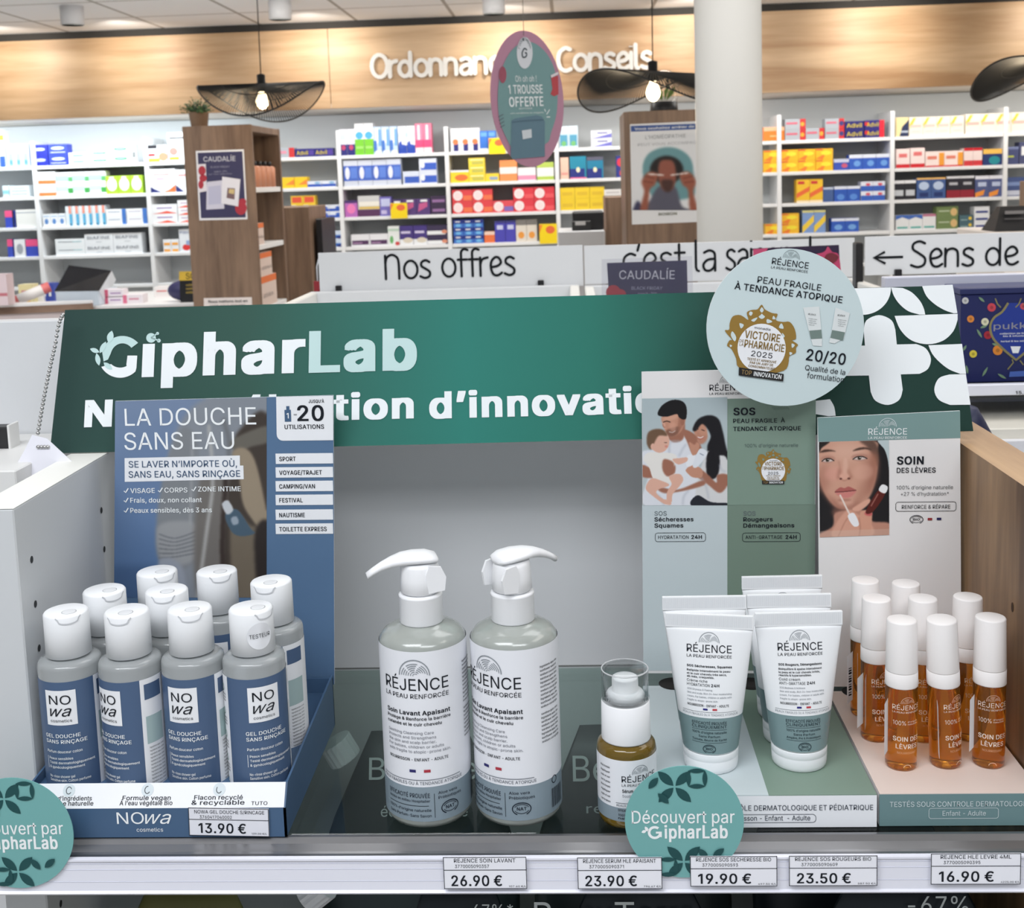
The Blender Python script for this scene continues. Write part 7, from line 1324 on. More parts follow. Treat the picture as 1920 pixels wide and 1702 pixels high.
R_(1493, 1543, 336, 2, 2, 1, 'tall yellow and red carton', bH, (244, 196, 50), [('p', [(0, .4), (1, .7), (1, .5), (0, .2)], (236, 110, 60)), seg(.1, .8, .6, .92, RD), seg(0, 0, 1, .1, (246, 226, 190))]); R_(1543, 1563, 351, 2, 1, 1, 'small slate blue carton', bH, (70, 96, 150), [seg(0, .85, 1, 1, (190, 200, 220))]); R_(1564, 1613, 349, 2, 2, 1, 'blue carton with white lid', bH, (48, 90, 184), [seg(0, .82, 1, 1, (224, 230, 244)), ('o', .5, .3, .3, .2, (90, 140, 216))]); R_(1614, 1660, 340, 2, 2, 2, 'blue and white banded carton', bH, (228, 232, 244), [seg(0, 0, 1, .55, (60, 100, 190)), ('o', .6, .7, .2, .14, (220, 90, 110))])
R_(1434, 1465, 420, 3, 1, 1, 'flat yellow and red carton', bH, (246, 190, 50), YO); R_(1464, 1498, 400, 3, 1, 2, 'stacked yellow and red carton', bH, (246, 190, 50), YO); R_(1504, 1548, 394, 3, 2, 1, 'pale blue and yellow carton', bH, (130, 160, 210), [('p', [(0, .3), (1, .8), (1, .5), (0, 0)], (246, 210, 70)), seg(0, .9, 1, 1, (226, 220, 150))]); R_(1559, 1611, 409, 3, 2, 1, 'royal blue pain relief carton', bH, (52, 94, 190), [seg(0, .8, 1, 1, (226, 232, 246)), ('o', .5, .35, .3, .2, (120, 170, 230))])
bI = 'far right bay'
R_(1679, 1703, 220, 0, 1, 1, 'cream carton with navy wedge', bI, (246, 226, 170), [('p', [(.3, 0), (1, 0), (1, .85), (.5, .5)], (46, 56, 90)), seg(.4, .2, 1, .3, (190, 200, 214))]); CW = [('p', [(0, .6), (.3, .95), (.5, .95), (.1, .4)], (246, 210, 80)), seg(.1, .45, .9, .6, (226, 206, 196)), seg(.2, .2, .8, .26, (214, 214, 210))]
R_(1704, 1807, 218, 0, 4, 1, 'cream vitamin carton', bI, (246, 240, 226), CW); R_(1809, 1924, 212, 0, 4, 1, 'cream vitamin carton with pink wording', bI, (246, 238, 226), CW[:1] + [seg(.1, .45, .9, .6, (236, 190, 180))])
R_(1680, 1706, 279, 1, 1, 1, 'white and red supplement carton', bI, (246, 226, 222), [seg(0, 0, 1, .2, (206, 40, 50)), seg(.2, .55, .8, .75, (226, 120, 120))]); R_(1707, 1734, 277, 1, 1, 1, 'taller white and red supplement carton', bI, (246, 226, 222), [seg(0, 0, 1, .2, (206, 40, 50)), seg(.2, .6, .8, .8, (226, 120, 120))]); R_(1735, 1806, 283, 1, 2, 1, 'white carton with orange side', bI, (246, 226, 220), [seg(0, 0, 1, .1, (200, 50, 60)), seg(.72, .1, 1, .9, (240, 160, 60)), seg(.1, .5, .6, .7, (226, 130, 110))]); R_(1807, 1842, 277, 1, 2, 1, 'white tub with red lid', bI, (240, 220, 216), [seg(0, .84, 1, 1, (200, 30, 44)), seg(0, 0, 1, .3, (206, 60, 66))], name='supplement_tub', cat='tub'); R_(1843, 1879, 279, 1, 1, 1, 'navy and yellow carton with teal disc', bI, (40, 56, 110), [seg(0, .7, 1, 1, (240, 190, 90)), ('o', .6, .3, .3, .26, (40, 140, 150))]); R_(1880, 1910, 275, 1, 1, 1, 'slate carton with green mark', bI, (74, 80, 120), [seg(.1, .4, .7, .5, (190, 200, 90)), seg(0, .85, 1, 1, (120, 130, 170))]); R_(1911, 1930, 266, 1, 1, 1, 'tall slate and white carton', bI, (80, 84, 120), [seg(.2, .4, .8, .8, W_)])
R_(1675, 1718, 338, 2, 2, 1, 'black tub with white lid', bI, (38, 38, 46), [seg(0, .84, 1, 1, (232, 232, 236)), seg(.1, .2, .9, .5, (200, 204, 210))], name='supplement_tub', cat='tub'); R_(1719, 1774, 333, 2, 2, 1, 'blue carton with white oval', bI, (70, 96, 150), [('o', .5, .62, .36, .2, (190, 206, 232)), seg(0, .92, 1, 1, (240, 190, 110)), seg(.2, .1, .8, .3, (40, 56, 110))]); R_(1775, 1828, 330, 2, 2, 1, 'black and red carton', bI, (44, 42, 52), [seg(0, 0, 1, .36, (150, 40, 54)), seg(.2, .6, .8, .72, (190, 190, 196)), seg(0, .9, 1, 1, (224, 224, 228))]); R_(1829, 1882, 329, 2, 2, 1, 'slate and orange carton', bI, (84, 94, 140), [('p', [(0, .2), (.7, .35), (.6, .1), (0, 0)], (240, 150, 60)), seg(0, .84, 1, 1, (232, 232, 240)), seg(.2, .5, .8, .7, (190, 200, 226))]); R_(1883, 1926, 332, 2, 1, 1, 'wide slate blue carton', bI, (76, 92, 140), [seg(0, .05, 1, .3, (206, 210, 226)), seg(.1, .55, .8, .75, (130, 150, 196))])
R_(1680, 1731, 403, 3, 2, 1, 'white carton with blue top and teal wave', bI, (238, 240, 242), [('p', [(0, .7), (.5, .86), (1, .7), (1, 1), (0, 1)], (70, 110, 190)), seg(.1, .1, .9, .22, (90, 180, 170))]); R_(1731, 1756, 401, 3, 1, 1, 'white carton with pink lettering and teal wave', bI, (240, 240, 242), [seg(0, .85, 1, 1, (200, 120, 150)), seg(.1, .1, .9, .22, (90, 180, 170))]); R_(1757, 1798, 387, 3, 1, 2, 'olive green carton with fruit', bI, (120, 140, 90), [seg(.1, .55, .6, .65, (200, 210, 180)), ('o', .8, .5, .16, .36, (226, 190, 130))]); R_(1800, 1826, 403, 3, 1, 2, 'blue and yellow herbal carton', bI, (80, 110, 120), [('o', .8, .5, .12, .24, (246, 210, 70)), seg(.1, .2, .6, .34, (160, 190, 190))]); R_(1828, 1857, 387, 3, 1, 3, 'white carton with blue stripe', bI, (238, 240, 244), [seg(.1, .1, .9, .4, (56, 70, 140))])
# bright yellow promotion cards hanging from the shelf edges
for (x0, y0, x1, y1, lb) in ((733, 380, 763, 410, 'yellow promotion card with red spot on the third shelf of the centre bay'), (1012, 419, 1044, 457, 'yellow promotion card with red spot on the fourth shelf behind the oval sign'), (917, 258, 947, 289, 'yellow promotion card with red spot peeping out left of the oval sign')):
    A = pix(x0, y1, YS - 0.02); B = pix(x1, y0, YS - 0.02); m = MB(); carton(m, A[0], B[0], YS - 0.02, YS - 0.017, A[2], B[2], (250, 218, 20), [('o', .62, .7, .26, .2, (236, 110, 60)), ('p', [(0, .55), (.2, .95), (0, .95)], (244, 140, 50))]); m.solo('promotion_card', lb, 'card', 'yellow promotion cards')
m = MB(); A = pix(1133, 367, YS - 0.02); B = pix(1173, 354, YS - 0.02); carton(m, A[0], B[0], YS - 0.02, YS - 0.005, A[2], B[2], (232, 230, 228), [seg(.1, .4, .7, .6, (190, 186, 186))]); m.solo('shelf_label', 'white shelf label strip right of the yellow cartons', 'label')

# ================================================================== things standing between the bay and the wall
GW = mat((236, 238, 240), 0.45); BLK = mat((24, 24, 28), 0.4); INKB = ink(22, 26, 30)
# ---- white sign boards on the next row of shelving
def gsign(name, x0, y0, x1, y1, d, label, words, clips, extra=None):
    A, B = pix(x0, y1, d), pix(x1, y0, d); BL, TL, BR = pix(*words['bl'], d), pix(*words['tl'], d), pix(*words['br'], d)
    S = Flat((BL + BR) / 2, (1, 0, 0), (0, 0, 1)); zt, zb = (TL[2], BL[2]); w = (BR[0] - BL[0]) / 2
    t = thing(name, label, 'sign', (BL + BR) / 2, 'white aisle sign boards'); m = MB(); slab(m, S, rrect(-w, 0, w, zt - zb), 0.008, GW); m.part('board', t)
    m = MB()
    for (tt, x, y, wp, xh) in words['t']: hand(m, S, tt, x, y, wp, xh, 4.6, INKB, 0.001)
    if extra: extra(m, S)
    m.part('lettering', t)
    for cx, cy in clips:
        p = pix(cx, cy, d - 0.004); m = MB(); m.rbox(p[0] - 0.006, p[0] + 0.006, d - 0.008, d + 0.012, p[2] - 0.007, p[2] + 0.006, BLK, 0.001); m.part('clip', t, label='small black clip')
    return t
gsign('aisle_sign', 597, 468, 1094, 460, 2.4, 'white aisle sign board reading nos offres', {'bl': (600, 545), 'tl': (597, 470), 'br': (1094, 540), 't': [('Nos', 724, 523, 83, 33), ('offres', 829, 519, 136, 34)]}, [(635, 541), (1014, 531)])
gsign('aisle_sign', 1096, 460, 1602, 447, 2.4, 'white aisle sign board partly hidden behind the purple counter card', {'bl': (1097, 531), 'tl': (1096, 459), 'br': (1602, 521), 't': [("c'est", 1168, 513, 116, 37), ('la', 1305, 508, 36, 38), ('saison', 1362, 506, 122, 38), ('du', 1500, 502, 44, 38)]}, [])
def arrow(m, S):
    L_ = lambda *p: [S.px(*q) for q in p]
    T = abs(S.px(1700, 480)[1] - S.px(1700, 484.6)[1]); line(m, S, L_((1640, 483), (1693, 481.5)), T, INKB, 0.001); line(m, S, L_((1659, 472), (1638, 483), (1660, 494)), T, INKB, 0.0014)
gsign('aisle_sign', 1622, 443, 1960, 430, 2.2, 'white aisle sign board with a left arrow reading sens de', {'bl': (1623, 515), 'tl': (1622, 443), 'br': (1960, 508), 't': [('Sens', 1708, 501, 116, 33), ('de', 1848, 497, 60, 33)]}, [(1684, 511)], arrow)
# white shelf carcasses below the signs
def carcass(label, d, xa, xb, ytop, xref, front, dep):
    zt = pix(xref, ytop, d)[2]; a, b_ = pix(xa, ytop, d)[0], pix(xb, ytop, d)[0]
    t = thing('display_shelving', label, 'shelving', ((a + b_) / 2, d, 0)); m = MB(); m.rbox(a, b_, d, d + 0.02, 0.02, zt, GW, 0.002); m.part('back_panel', t)
    for x_ in (a, b_ - 0.018):
        m = MB(); m.rbox(x_, x_ + 0.018, d - dep, d - 0.001, 0.02, zt, mat((232, 230, 224), 0.45), 0.002); m.part('side_panel', t)
    m = MB(); m.rbox(a + 0.019, b_ - 0.019, d - dep, d - 0.001, zt - 0.32, zt - 0.30, GW, 0.002); m.part('shelf', t)
    return t
carcass('white shelving unit below the nos offres sign', 2.375, 578, 1086, 545, 700, 0, 0.45); carcass('white shelving unit below the middle aisle sign', 2.375, 1096, 1608, 532, 1250, 0, 0.3); carcass('white shelving unit below the sens de sign', 2.17, 1690, 1990, 517, 1780, 0, 0.35)
# purple counter card in a clear holder
S, q = sheet((1143, 575), (1290, 575), (1288, 488), (1138, 493), 2.05, 2.05)
t = thing('counter_card', 'dark purple counter card in a clear holder before the middle aisle sign', 'sign', S.o); NAVY = mat((62, 60, 92), 0.35)
m = MB(); slab(m, S, q, 0.002, NAVY); m.part('card', t)
m = MB(); ptext(m, S, 'CAUDALÍE', 1161, 523, 104, 16, ink(222, 222, 230), 0, 0.001); ptext(m, S, 'CAUDAL', 1161, 523, 76, 16, ink(222, 222, 230), 0, 0.001) if False else None; ptext(m, S, 'BLACK FRIDAY', 1184, 543, 58, 6, ink(176, 176, 196), 0, 0.001); ptext(m, S, 'jusqu’à -30%', 1196, 553, 36, 5, ink(190, 190, 206), 0, 0.001)
for cx, cy, r in ((1150, 548, 14), (1164, 552, 10), (1146, 556, 10)): ppoly(m, S, arc(cx, cy, r, r, 0, 360, 14)[:-1], mat((178, 60, 72), 0.5), 0.0012 + r * 1e-5)
m.part('print', t)
H0 = [S.px(*p) for p in ((1128, 580), (1300, 580), (1297, 480), (1128, 486))]; S2 = Flat(S.o + np.array([0, -0.004, 0]), S.e1, S.e2); m = MB(); slab(m, S2, H0, 0.0015, clear_glass('clear_holder', (0.93, 0.93, 0.95), 0.04, 1.2)); m.part('clear_holder', t)
# dark card with pink fruit
S, q = sheet((1450, 545), (1577, 545), (1573, 459), (1410, 466), 2.1, 2.1); t = thing('counter_card', 'dark card with pink pomegranate print behind the round award card', 'sign', S.o); m = MB(); slab(m, S, q, 0.002, mat((48, 34, 62), 0.4)); m.part('card', t)
m = MB(); ppoly(m, S, spline([(1545, 472), (1522, 480), (1515, 500), (1530, 530), (1560, 535), (1576, 530), (1573, 480), (1560, 472), (1552, 462)], 4), mat((200, 70, 110), 0.5), 0.001); ppoly(m, S, spline([(1548, 478), (1560, 474), (1572, 482), (1560, 494), (1546, 490)], 4), mat((120, 44, 54), 0.5), 0.002); ppoly(m, S, [(1412, 467), (1440, 465), (1425, 490), (1412, 490)], mat((206, 80, 120), 0.5), 0.001); m.part('print', t)
m = MB(); p = pix(1605, 505, 2.3); m.rbox(p[0], p[0] + 0.014, 2.3, 2.33, p[2] - 0.05, p[2] + 0.05, BLK, 0.002); m.solo('black_holder', 'black holder in the gap between the second and third aisle signs', 'holder')

# ---- walnut column left, with open shelves on its right side
Yc = 5.0; xl, xr = pix(345, 300, Yc)[0], pix(474, 300, Yc)[0]; zt = pix(405, 235, Yc)[2]; Y2 = 5.5
t = thing('display_column', 'tall walnut display column at left with an open shelf side', 'column', ((xl + xr) / 2, Yc, 0)); m = MB(); m.rbox(xl, xr, Yc, Yc + 0.025, 0.02, zt, walnut, 0.002); m.part('front_panel', t)
m = MB(); m.rbox(xl, xr, Y2 - 0.025, Y2, 0.02, zt, walnut, 0.002); m.part('rear_panel', t)
m = MB(); m.rbox(xl, xl + 0.02, Yc + 0.026, Y2 - 0.026, 0.02, zt, walnut, 0.002); m.part('back_panel', t)
m = MB(); m.rbox(xl + 0.021, xr - 0.001, Yc + 0.026, Y2 - 0.026, zt - 0.03, zt - 0.002, walnut, 0.002); m.part('top_panel', t)
shz = [pix(487, 351, 5.08)[2], pix(490, 458, 5.1)[2], pix(505, 575, 5.1)[2]]
for z_ in shz: m = MB(); m.rbox(xl + 0.021, xr - 0.004, Yc + 0.026, Y2 - 0.026, z_ - 0.022, z_, SHW, 0.002); m.part('shelf', t)
# poster and notice on the column front
def poster(label, bl, br, tr_, tl_, d, frame):
    S, q = sheet(bl, br, tr_, tl_, d, d); t = thing('poster', label, 'poster', S.o, None); m = MB(); slab(m, S, q, 0.002, frame); m.part('sheet', t); return S, t
S, t = poster('framed navy poster with two white gift boxes on the left walnut column', (374, 413), (464, 411), (457, 280), (367, 283), Yc - 0.001, mat((236, 236, 240), 0.4))
m = MB(); ppoly(m, S, [(377, 409), (461, 407.5), (454.5, 283.5), (370.5, 286.5)], NAVY, 0.001); ptext(m, S, 'CAUDALÍE', 382, 303, 60, 9, ink(226, 226, 234), 0, 0.002); ptext(m, S, 'BLACK FRIDAY', 395, 315, 36, 3.6, ink(160, 160, 180), 0, 0.002); ptext(m, S, 'jusqu’à -30%', 402, 323, 24, 3.2, ink(170, 170, 190), 0, 0.002); ptext(m, S, 'sur une sélection', 391, 328, 44, 3, ink(150, 150, 170), 0, 0.002)
RDF = mat((172, 50, 64), 0.5)
ppoly(m, S, [(371, 308), (386, 307), (388, 358), (373, 361)], mat((226, 220, 226), 0.5), 0.0016)
for cx, cy, rx, ry in ((379, 320, 7, 9), (381, 334, 7, 7), (377, 346, 5, 8), (452, 390, 11, 13), (455, 378, 7, 6)): ppoly(m, S, [(cx + rx * math.cos(u), cy + ry * math.sin(u)) for u in np.linspace(0, 6.283, 15)[:-1]], RDF, 0.002 + rx * 1e-5)
ppoly(m, S, [(388, 341), (417, 338), (421, 391), (387, 393)], mat((206, 204, 220), 0.5), 0.0022); ppoly(m, S, [(391, 350), (414, 347), (416, 382), (391, 384)], mat((186, 186, 210), 0.5), 0.0024)
ppoly(m, S, [(417, 331), (451, 336), (447, 387), (415, 381)], mat((226, 224, 232), 0.5), 0.0026); ppoly(m, S, [(427, 352), (441, 353), (440, 374), (425, 371)], mat((120, 96, 100), 0.5), 0.0028); ppoly(m, S, [(430, 354), (440, 355), (439, 364), (429, 362)], mat((206, 184, 130), 0.5), 0.003)
m.part('print', t)
S, t = poster('white paper notice low on the left walnut column', (383, 590), (473, 588), (472, 557), (382, 559), Yc - 0.001, mat((232, 222, 218), 0.5)); m = MB(); ptext(m, S, 'Nous mettons tout en', 391, 568, 73, 5.2, DARK, 0.03, 0.001); ptext(m, S, 'œuvre pour assurer', 394, 576, 66, 5.2, DARK, 0.03, 0.001); m.part('print', t)
# bottles and packs on its shelves
def inside(x, y, z, name, label, cat, group, build): t_ = thing(name, label, cat, (x, y, z), group); build(t_); return t_
PEACH = mat((214, 150, 120), 0.4)
wds = ('nearest', 'second', 'third', 'fourth', 'farthest')
for k in range(5):
    x_ = pix(480 + k * 7.5, 330, 5.12)[0] if False else xr - 0.035; y_ = 5.06 + k * 0.085
    def bld(t_):
        m = MB(); m.lathe([(0, 0), (0.028, 0), (0.028, 0.085), (0.02, 0.092), (0, 0.092)], PEACH, 14); m.part('body', t_, False); m = MB(); m.lathe([(0.013, 0.09), (0.013, 0.112), (0, 0.112)], BLK, 12); m.part('cap', t_, False)
    inside(x_, y_, shz[0] + 0.0003, 'lotion_bottle', 'peach bottle with black cap in the walnut column, %s in the row' % wds[k], 'bottle', 'peach bottles on the column shelf', bld)
OW = (226, 206, 196)
for x0, x1, y0, y1, yy, z_, lb, nm in ((485, 505, 416, 456, 5.06, shz[1], 'orange and white pack on the middle shelf of the walnut column', 'a'), (489, 523, 476, 521, 5.3, shz[2] + 0.115, 'upper orange-topped pack on the lowest shelf of the walnut column', 'b'), (497, 539, 515, 572, 5.1, shz[2], 'lower orange-topped pack on the lowest shelf of the walnut column', 'c')):
    h_ = abs(pix(500, y0, 5.1)[2] - pix(500, y1, 5.1)[2]); m = MB(); L_ = 0.11 if nm == 'a' else 0.2; a0 = xr - 0.16; yy = 5.04 if nm == 'a' else 5.06
    hh = h_; z0 = z_ if nm != 'b' else z_ + 0.02
    if nm == 'b': z0 = shz[2] + 0.1295
    m.box(a0, xr - 0.01, yy, yy + L_ * (1 if nm != 'c' else 1.3), z0 + 0.0003, z0 + hh, mat(OW, 0.5))
    m.box(xr - 0.0098, xr - 0.0092, yy, yy + L_ * (1 if nm != 'c' else 1.3), z0 + hh * 0.78, z0 + hh, mat((232, 120, 60), 0.5)); m.box(a0, xr - 0.01, yy - 0.0006, yy - 0.0002, z0 + hh * 0.78, z0 + hh, mat((232, 120, 60), 0.5))
    S_ = Flat((xr - 0.0095, yy, z0), (0, 1, 0), (0, 0, 1))
    for k in range(4): put(m, S_, ('Lait', 'Soin', 'Huile', 'Creme')[k], L_ * (0.12 + 0.22 * k), hh * 0.3, L_ * 0.16, hh * 0.14, ink(90, 90, 96), 0, 0.001)
    m.solo('skincare_pack', lb, 'box')
# potted plant on top
p = pix(374, 234, Yc + 0.15); pz_ = zt + 0.0002
t = thing('potted_plant', 'small bushy green plant in a woven pot on the left walnut column', 'plant', (p[0], p[1], pz_)); m = MB(); prof = []
for k in range(15): prof.append((0.034 + 0.008 * k / 14 + (0.0015 if k % 2 else 0), 0.004 * k * 1.15))
m.lathe([(0, 0)] + prof + [(0.036, 0.066), (0, 0.055)], mat((122, 98, 78), 0.8), 22); m.part('pot', t, False)
m = MB(); rnd = random.Random(3)
for k in range(60):
    a = rnd.uniform(0, 6.283); el_ = rnd.uniform(0.15, 1.35); L_ = rnd.uniform(0.045, 0.085); b0 = np.array([0.012 * math.cos(a), 0.012 * math.sin(a), 0.055]); d_ = np.array([math.cos(a) * math.cos(el_), math.sin(a) * math.cos(el_), math.sin(el_) * 0.9])
    e_ = b0 + d_ * L_; m.tube([b0, b0 + d_ * L_ * 0.5 + np.array([0, 0, 0.006]), e_], 0.0009, mat((70, 96, 56), 0.6), 4)
    for j in range(5):
        c_ = b0 + d_ * L_ * (0.45 + 0.14 * j); s_ = rnd.uniform(0, 6.283); u_ = np.array([math.cos(s_), math.sin(s_), 0.4]) * 0.011; v_ = np.cross(u_, d_) * 0.45
        m.add([c_ - u_ * 0.2, c_ + u_ * 0.5 + v_, c_ + u_ * 1.2, c_ + u_ * 0.5 - v_], [(0, 1, 2, 3)], mat(((54, 84, 50), (82, 112, 62), (40, 66, 44))[j % 3], 0.6))
m.part('foliage', t, False)
# lower walnut cabinet behind the column, dark screen edge beside it
a, b_ = pix(528, 400, 5.8)[0], pix(580, 400, 5.8)[0]; z_ = pix(550, 388, 5.8)[2]; m = MB(); m.rbox(a - 0.1, b_, 5.8, 6.2, 0.02, z_, walnut, 0.003); m.solo('counter_end', 'lower walnut counter end just right of the tall left column', 'counter')
a = b_ + 0.01; m = MB(); z0, z1 = pix(584, 530, 5.9)[2], pix(584, 410, 5.9)[2]; m.rbox(a + 0.005, a + 0.035, 5.86, 6.2, z0, z1, BLK, 0.004); m.rbox(a + 0.008, a + 0.04, 5.95, 6.1, 0.02, z0 - 0.001, mat((150, 140, 132), 0.5), 0.003); m.solo('till_screen', 'black till screen seen edge-on right of the walnut counter end', 'screen')
m = MB(); p = pix(599.5, 500, 2.404); m.tube([p + np.array([0.0, 0, 0.02]), p + np.array([-0.006, 0, 0.0]), p + np.array([-0.006, 0, -0.03])], 0.0015, mat((226, 226, 230), 0.4), 6); m.rbox(p[0] - 0.014, p[0] - 0.001, 2.402, 2.408, p[2] - 0.055, p[2] - 0.029, mat((150, 40, 48), 0.5), 0.001); m.solo('red_tag', 'small red tag on a white cord at the left end of the aisle sign', 'tag')

# ---- counters and till at the left
zc_ = pix(70, 577, 5.2)[2]; LAM = mat((236, 230, 226), 0.5); EDG = wood('counter_edge', (150, 122, 104), (112, 88, 72), 0, 2.0)
def counter(label, xa, xb, ya, yb, z, wallm, skew=0.0):
    t = thing('counter', label, 'counter', ((xa + xb) / 2, ya, 0)); m = MB(); P4 = [(xa, ya), (xb, ya + skew), (xb, yb), (xa, yb)]
    m.loft([[(x, y, h) for x, y in P4] for h in (z - 0.012, z)], mat((238, 236, 236), 0.35), smooth=False); m.part('worktop', t)
    m = MB(); m.loft([[(x, y, h) for x, y in P4] for h in (z - 0.045, z - 0.0125)], EDG, smooth=False); m.part('edge', t)
    m = MB(); m.loft([[(x * 0.999 + 0.001 * (xa + xb) / 2, y + 0.01, h) for x, y in P4] for h in (0.02, z - 0.046)], wallm, smooth=False); m.part('body', t)
    return t
x1 = pix(140, 575, 5.3)[0]
counter('white service counter with wood edge at the far left', -3.6, x1, 5.2, 5.51, zc_, mat((206, 192, 192), 0.6), 0.28)
x2, x3 = pix(196, 575, 5.5)[0], pix(365, 575, 5.5)[0]
zc2 = pix(280, 572, 5.5)[2]; counter('white service counter with wood edge left of the tall walnut column', -3.6, x3 + 0.2, 5.52, 6.3, zc2, LAM)
# till with a sloping black screen
TD_ = 5.55; t = thing('till_monitor', 'white till terminal with sloping black screen on the left counter', 'till', pix(144, 566, TD_)); BASE_Z = zc2
A = pix(102, 546, TD_); B = pix(186, 545, TD_); C_ = pix(209, 507, TD_ + 0.2); D_ = pix(129, 497, TD_ + 0.2); m = MB()
n_ = _n(np.cross(B - A, D_ - A)); bk = np.array([0, 0.03, -0.03])
m.add([A, B, C_, D_], [(0, 1, 2, 3)], mat((12, 14, 22), 0.12)); m.part('screen', t)
m = MB(); e_ = np.array([0, 0.012, -0.012]); V = [p_ + e_ * 0.1 for p_ in (A, B, C_, D_)] + [p_ + np.array([0, 0.05, -0.05]) for p_ in (A, B, C_, D_)]
m.add(V, [(0, 1, 2, 3), (0, 4, 5, 1), (1, 5, 6, 2), (2, 6, 7, 3), (3, 7, 4, 0), (7, 6, 5, 4)], mat((214, 220, 226), 0.35)); m.part('casing', t)
m = MB(); lo = min(zc_, zc2) + 0.0003; m.rbox(A[0] + 0.003, B[0] - 0.003, A[1] + 0.002, A[1] + 0.24, zc2 + 0.0003, A[2] - 0.002, mat((206, 216, 226), 0.4), 0.004); m.part('base', t)
# odds and ends on the counters
def pack(x0, y0, x1, y1, d, c, lb, deco=(), name='medicine_box', cat='box', dep=0.07, zb=None):
    A = pix(x0, y1, d); B = pix(x1, y0, d); z0 = zb if zb is not None else A[2]; m = MB(); carton(m, A[0], B[0], d, d + dep, z0 + 0.0003, B[2], c, deco); return m.solo(name, lb, cat)
zq = zc2
pack(-14, 514, 11, 572, 5.36, (226, 206, 210), 'pale pink carton at the left edge of the service counter', [seg(0, .3, 1, .4, (200, 120, 130))], zb=zc_)
pack(36, 533, 60, 560, 5.75, (236, 224, 170), 'yellow and white pouch on the far left counter', [seg(.1, .05, .8, .3, (240, 190, 60)), seg(.2, .5, .7, .7, (220, 150, 150))], 'snack_pouch', 'pouch', zb=zq); pack(61, 536, 80, 560, 5.8, (240, 238, 236), 'white pouch beside the yellow one on the left counter', [seg(.2, .5, .7, .7, (226, 180, 170))], 'snack_pouch', 'pouch', zb=zq)
p = pix(8, 556, 5.5); m = MB(); m.tube([np.array([p[0], 5.56, zq + 0.0255]), np.array([p[0] + 0.16, 5.64, zq + 0.09])], [0.022, 0.026], mat((226, 120, 120), 0.4), 14); m.tube([np.array([p[0] + 0.03, 5.575, zq + 0.0375]), np.array([p[0] + 0.13, 5.625, zq + 0.077])], [0.0245, 0.0262], mat((236, 232, 230), 0.4), 14); m.solo('toothpaste_tube', 'red and white tube leaning on the far left counter', 'tube')
for k, x_ in enumerate((80, 90)): pack(x_, 531, x_ + 9, 557, 5.82, (60, 80, 170), ('left', 'right')[k] + ' one of two blue tubes behind the till', [seg(.2, .3, .6, .7, W_)], 'cream_tube', 'tube', zb=zq)
for k in range(2): pack(191, 556 - k * 13 - 1 + (0), 230, 567 - k * 12, 5.62, (240, 232, 238), ('lower', 'upper')[k] + ' white and pink carton stacked right of the till', [seg(0, 0, .3, 1, (226, 110, 140)), seg(.4, .4, .9, .6, (180, 150, 190))], zb=zc2 + 0.032 * k)
pack(231, 552, 267, 566, 5.62, (240, 232, 236), 'single white and pink carton right of the till', [seg(0, 0, .2, 1, (226, 120, 150)), seg(.3, .4, .8, .6, (220, 150, 170))], zb=zc2); pack(291, 537, 327, 558, 5.95, (242, 236, 234), 'white and red carton at the back of the left counter', [seg(.1, .5, .6, .62, (226, 110, 110))], zb=zc2)
p = pix(340, 560, 5.6); m = MB(); m.ball((p[0], 5.66, zc2 + 0.052), 1.0, mat((52, 50, 92), 0.5), 8, (0.085, 0.05, 0.05)); m.add([(p[0] + 0.045 + 0.03 * math.cos(u), 5.606 + abs(math.cos(u)) * 0.006, zc2 + 0.045 + 0.018 * math.sin(u)) for u in np.linspace(0, 6.283, 17)[:-1]], [tuple(range(16))], mat((226, 226, 232), 0.5)); m.solo('purple_pouch', 'rounded dark purple pouch with a white oval left of the walnut column', 'pouch')
S, q = sheet((337, 552), (372, 551), (370, 508), (336, 509), 5.58, 5.58); q[0] = (q[0][0], zc2 + 0.001 - S.o[2]); q[1] = (q[1][0], zc2 + 0.001 - S.o[2]); t = thing('counter_sign', 'yellow and black counter sign partly hidden by the walnut column', 'sign', S.o); m = MB(); slab(m, S, q, 0.004, BLK); m.part('board', t); m = MB(); ppoly(m, S, [(336, 526), (371, 525), (370, 508), (336, 509)], mat((236, 196, 70), 0.5), 0.001); ptext(m, S, 'SC', 349, 523, 17, 11, DARK, 0, 0.002)
for k in range(3): ptext(m, S, 'soldes', 349, 536 + k * 7, 18, 4, ink(206, 176, 90), 0.02, 0.002)
m.part('print', t)
m = MB(); z0, z1 = zc2 + 0.0005, pix(355, 418, 5.5)[2]; a = pix(352, 470, 5.62)[0]; m.rbox(a, a + 0.03, 5.7, 5.72, z0, z1, BLK, 0.003); m.solo('black_post', 'thin black post just left of the walnut column', 'post')

# ---- walnut column right, with big poster
Yr = 5.0; a, b_ = pix(1181, 300, Yr)[0], pix(1336, 300, Yr)[0]; zr = pix(1240, 207, Yr)[2]; m = MB(); P6 = [(a, Yr), (b_, Yr), (b_, Yr + 0.45), (a - 0.02, Yr + 0.45), (a - 0.02, Yr + 0.03)]
m.loft([[(x, y, z) for x, y in P6] for z in (0.02, zr)], walnut, smooth=False); m.solo('display_column', 'tall walnut display column at right carrying the smoking poster', 'column')
S, t = poster('white health poster of a person breaking a cigarette, on the right walnut column', (1185, 421), (1334, 415), (1334, 226), (1181, 233), Yr - 0.001, mat((226, 228, 232), 0.4))
C = Canvas(1184, 252, 1334, 394, 1.0, (222, 225, 230)); C.fill([(1206, 330), (1214, 292), (1240, 280), (1270, 280), (1294, 300), (1302, 340), (1296, 370), (1230, 372)], (104, 150, 158), 2); C.oval(1252, 312, 46, 36, (104, 150, 158), 2)
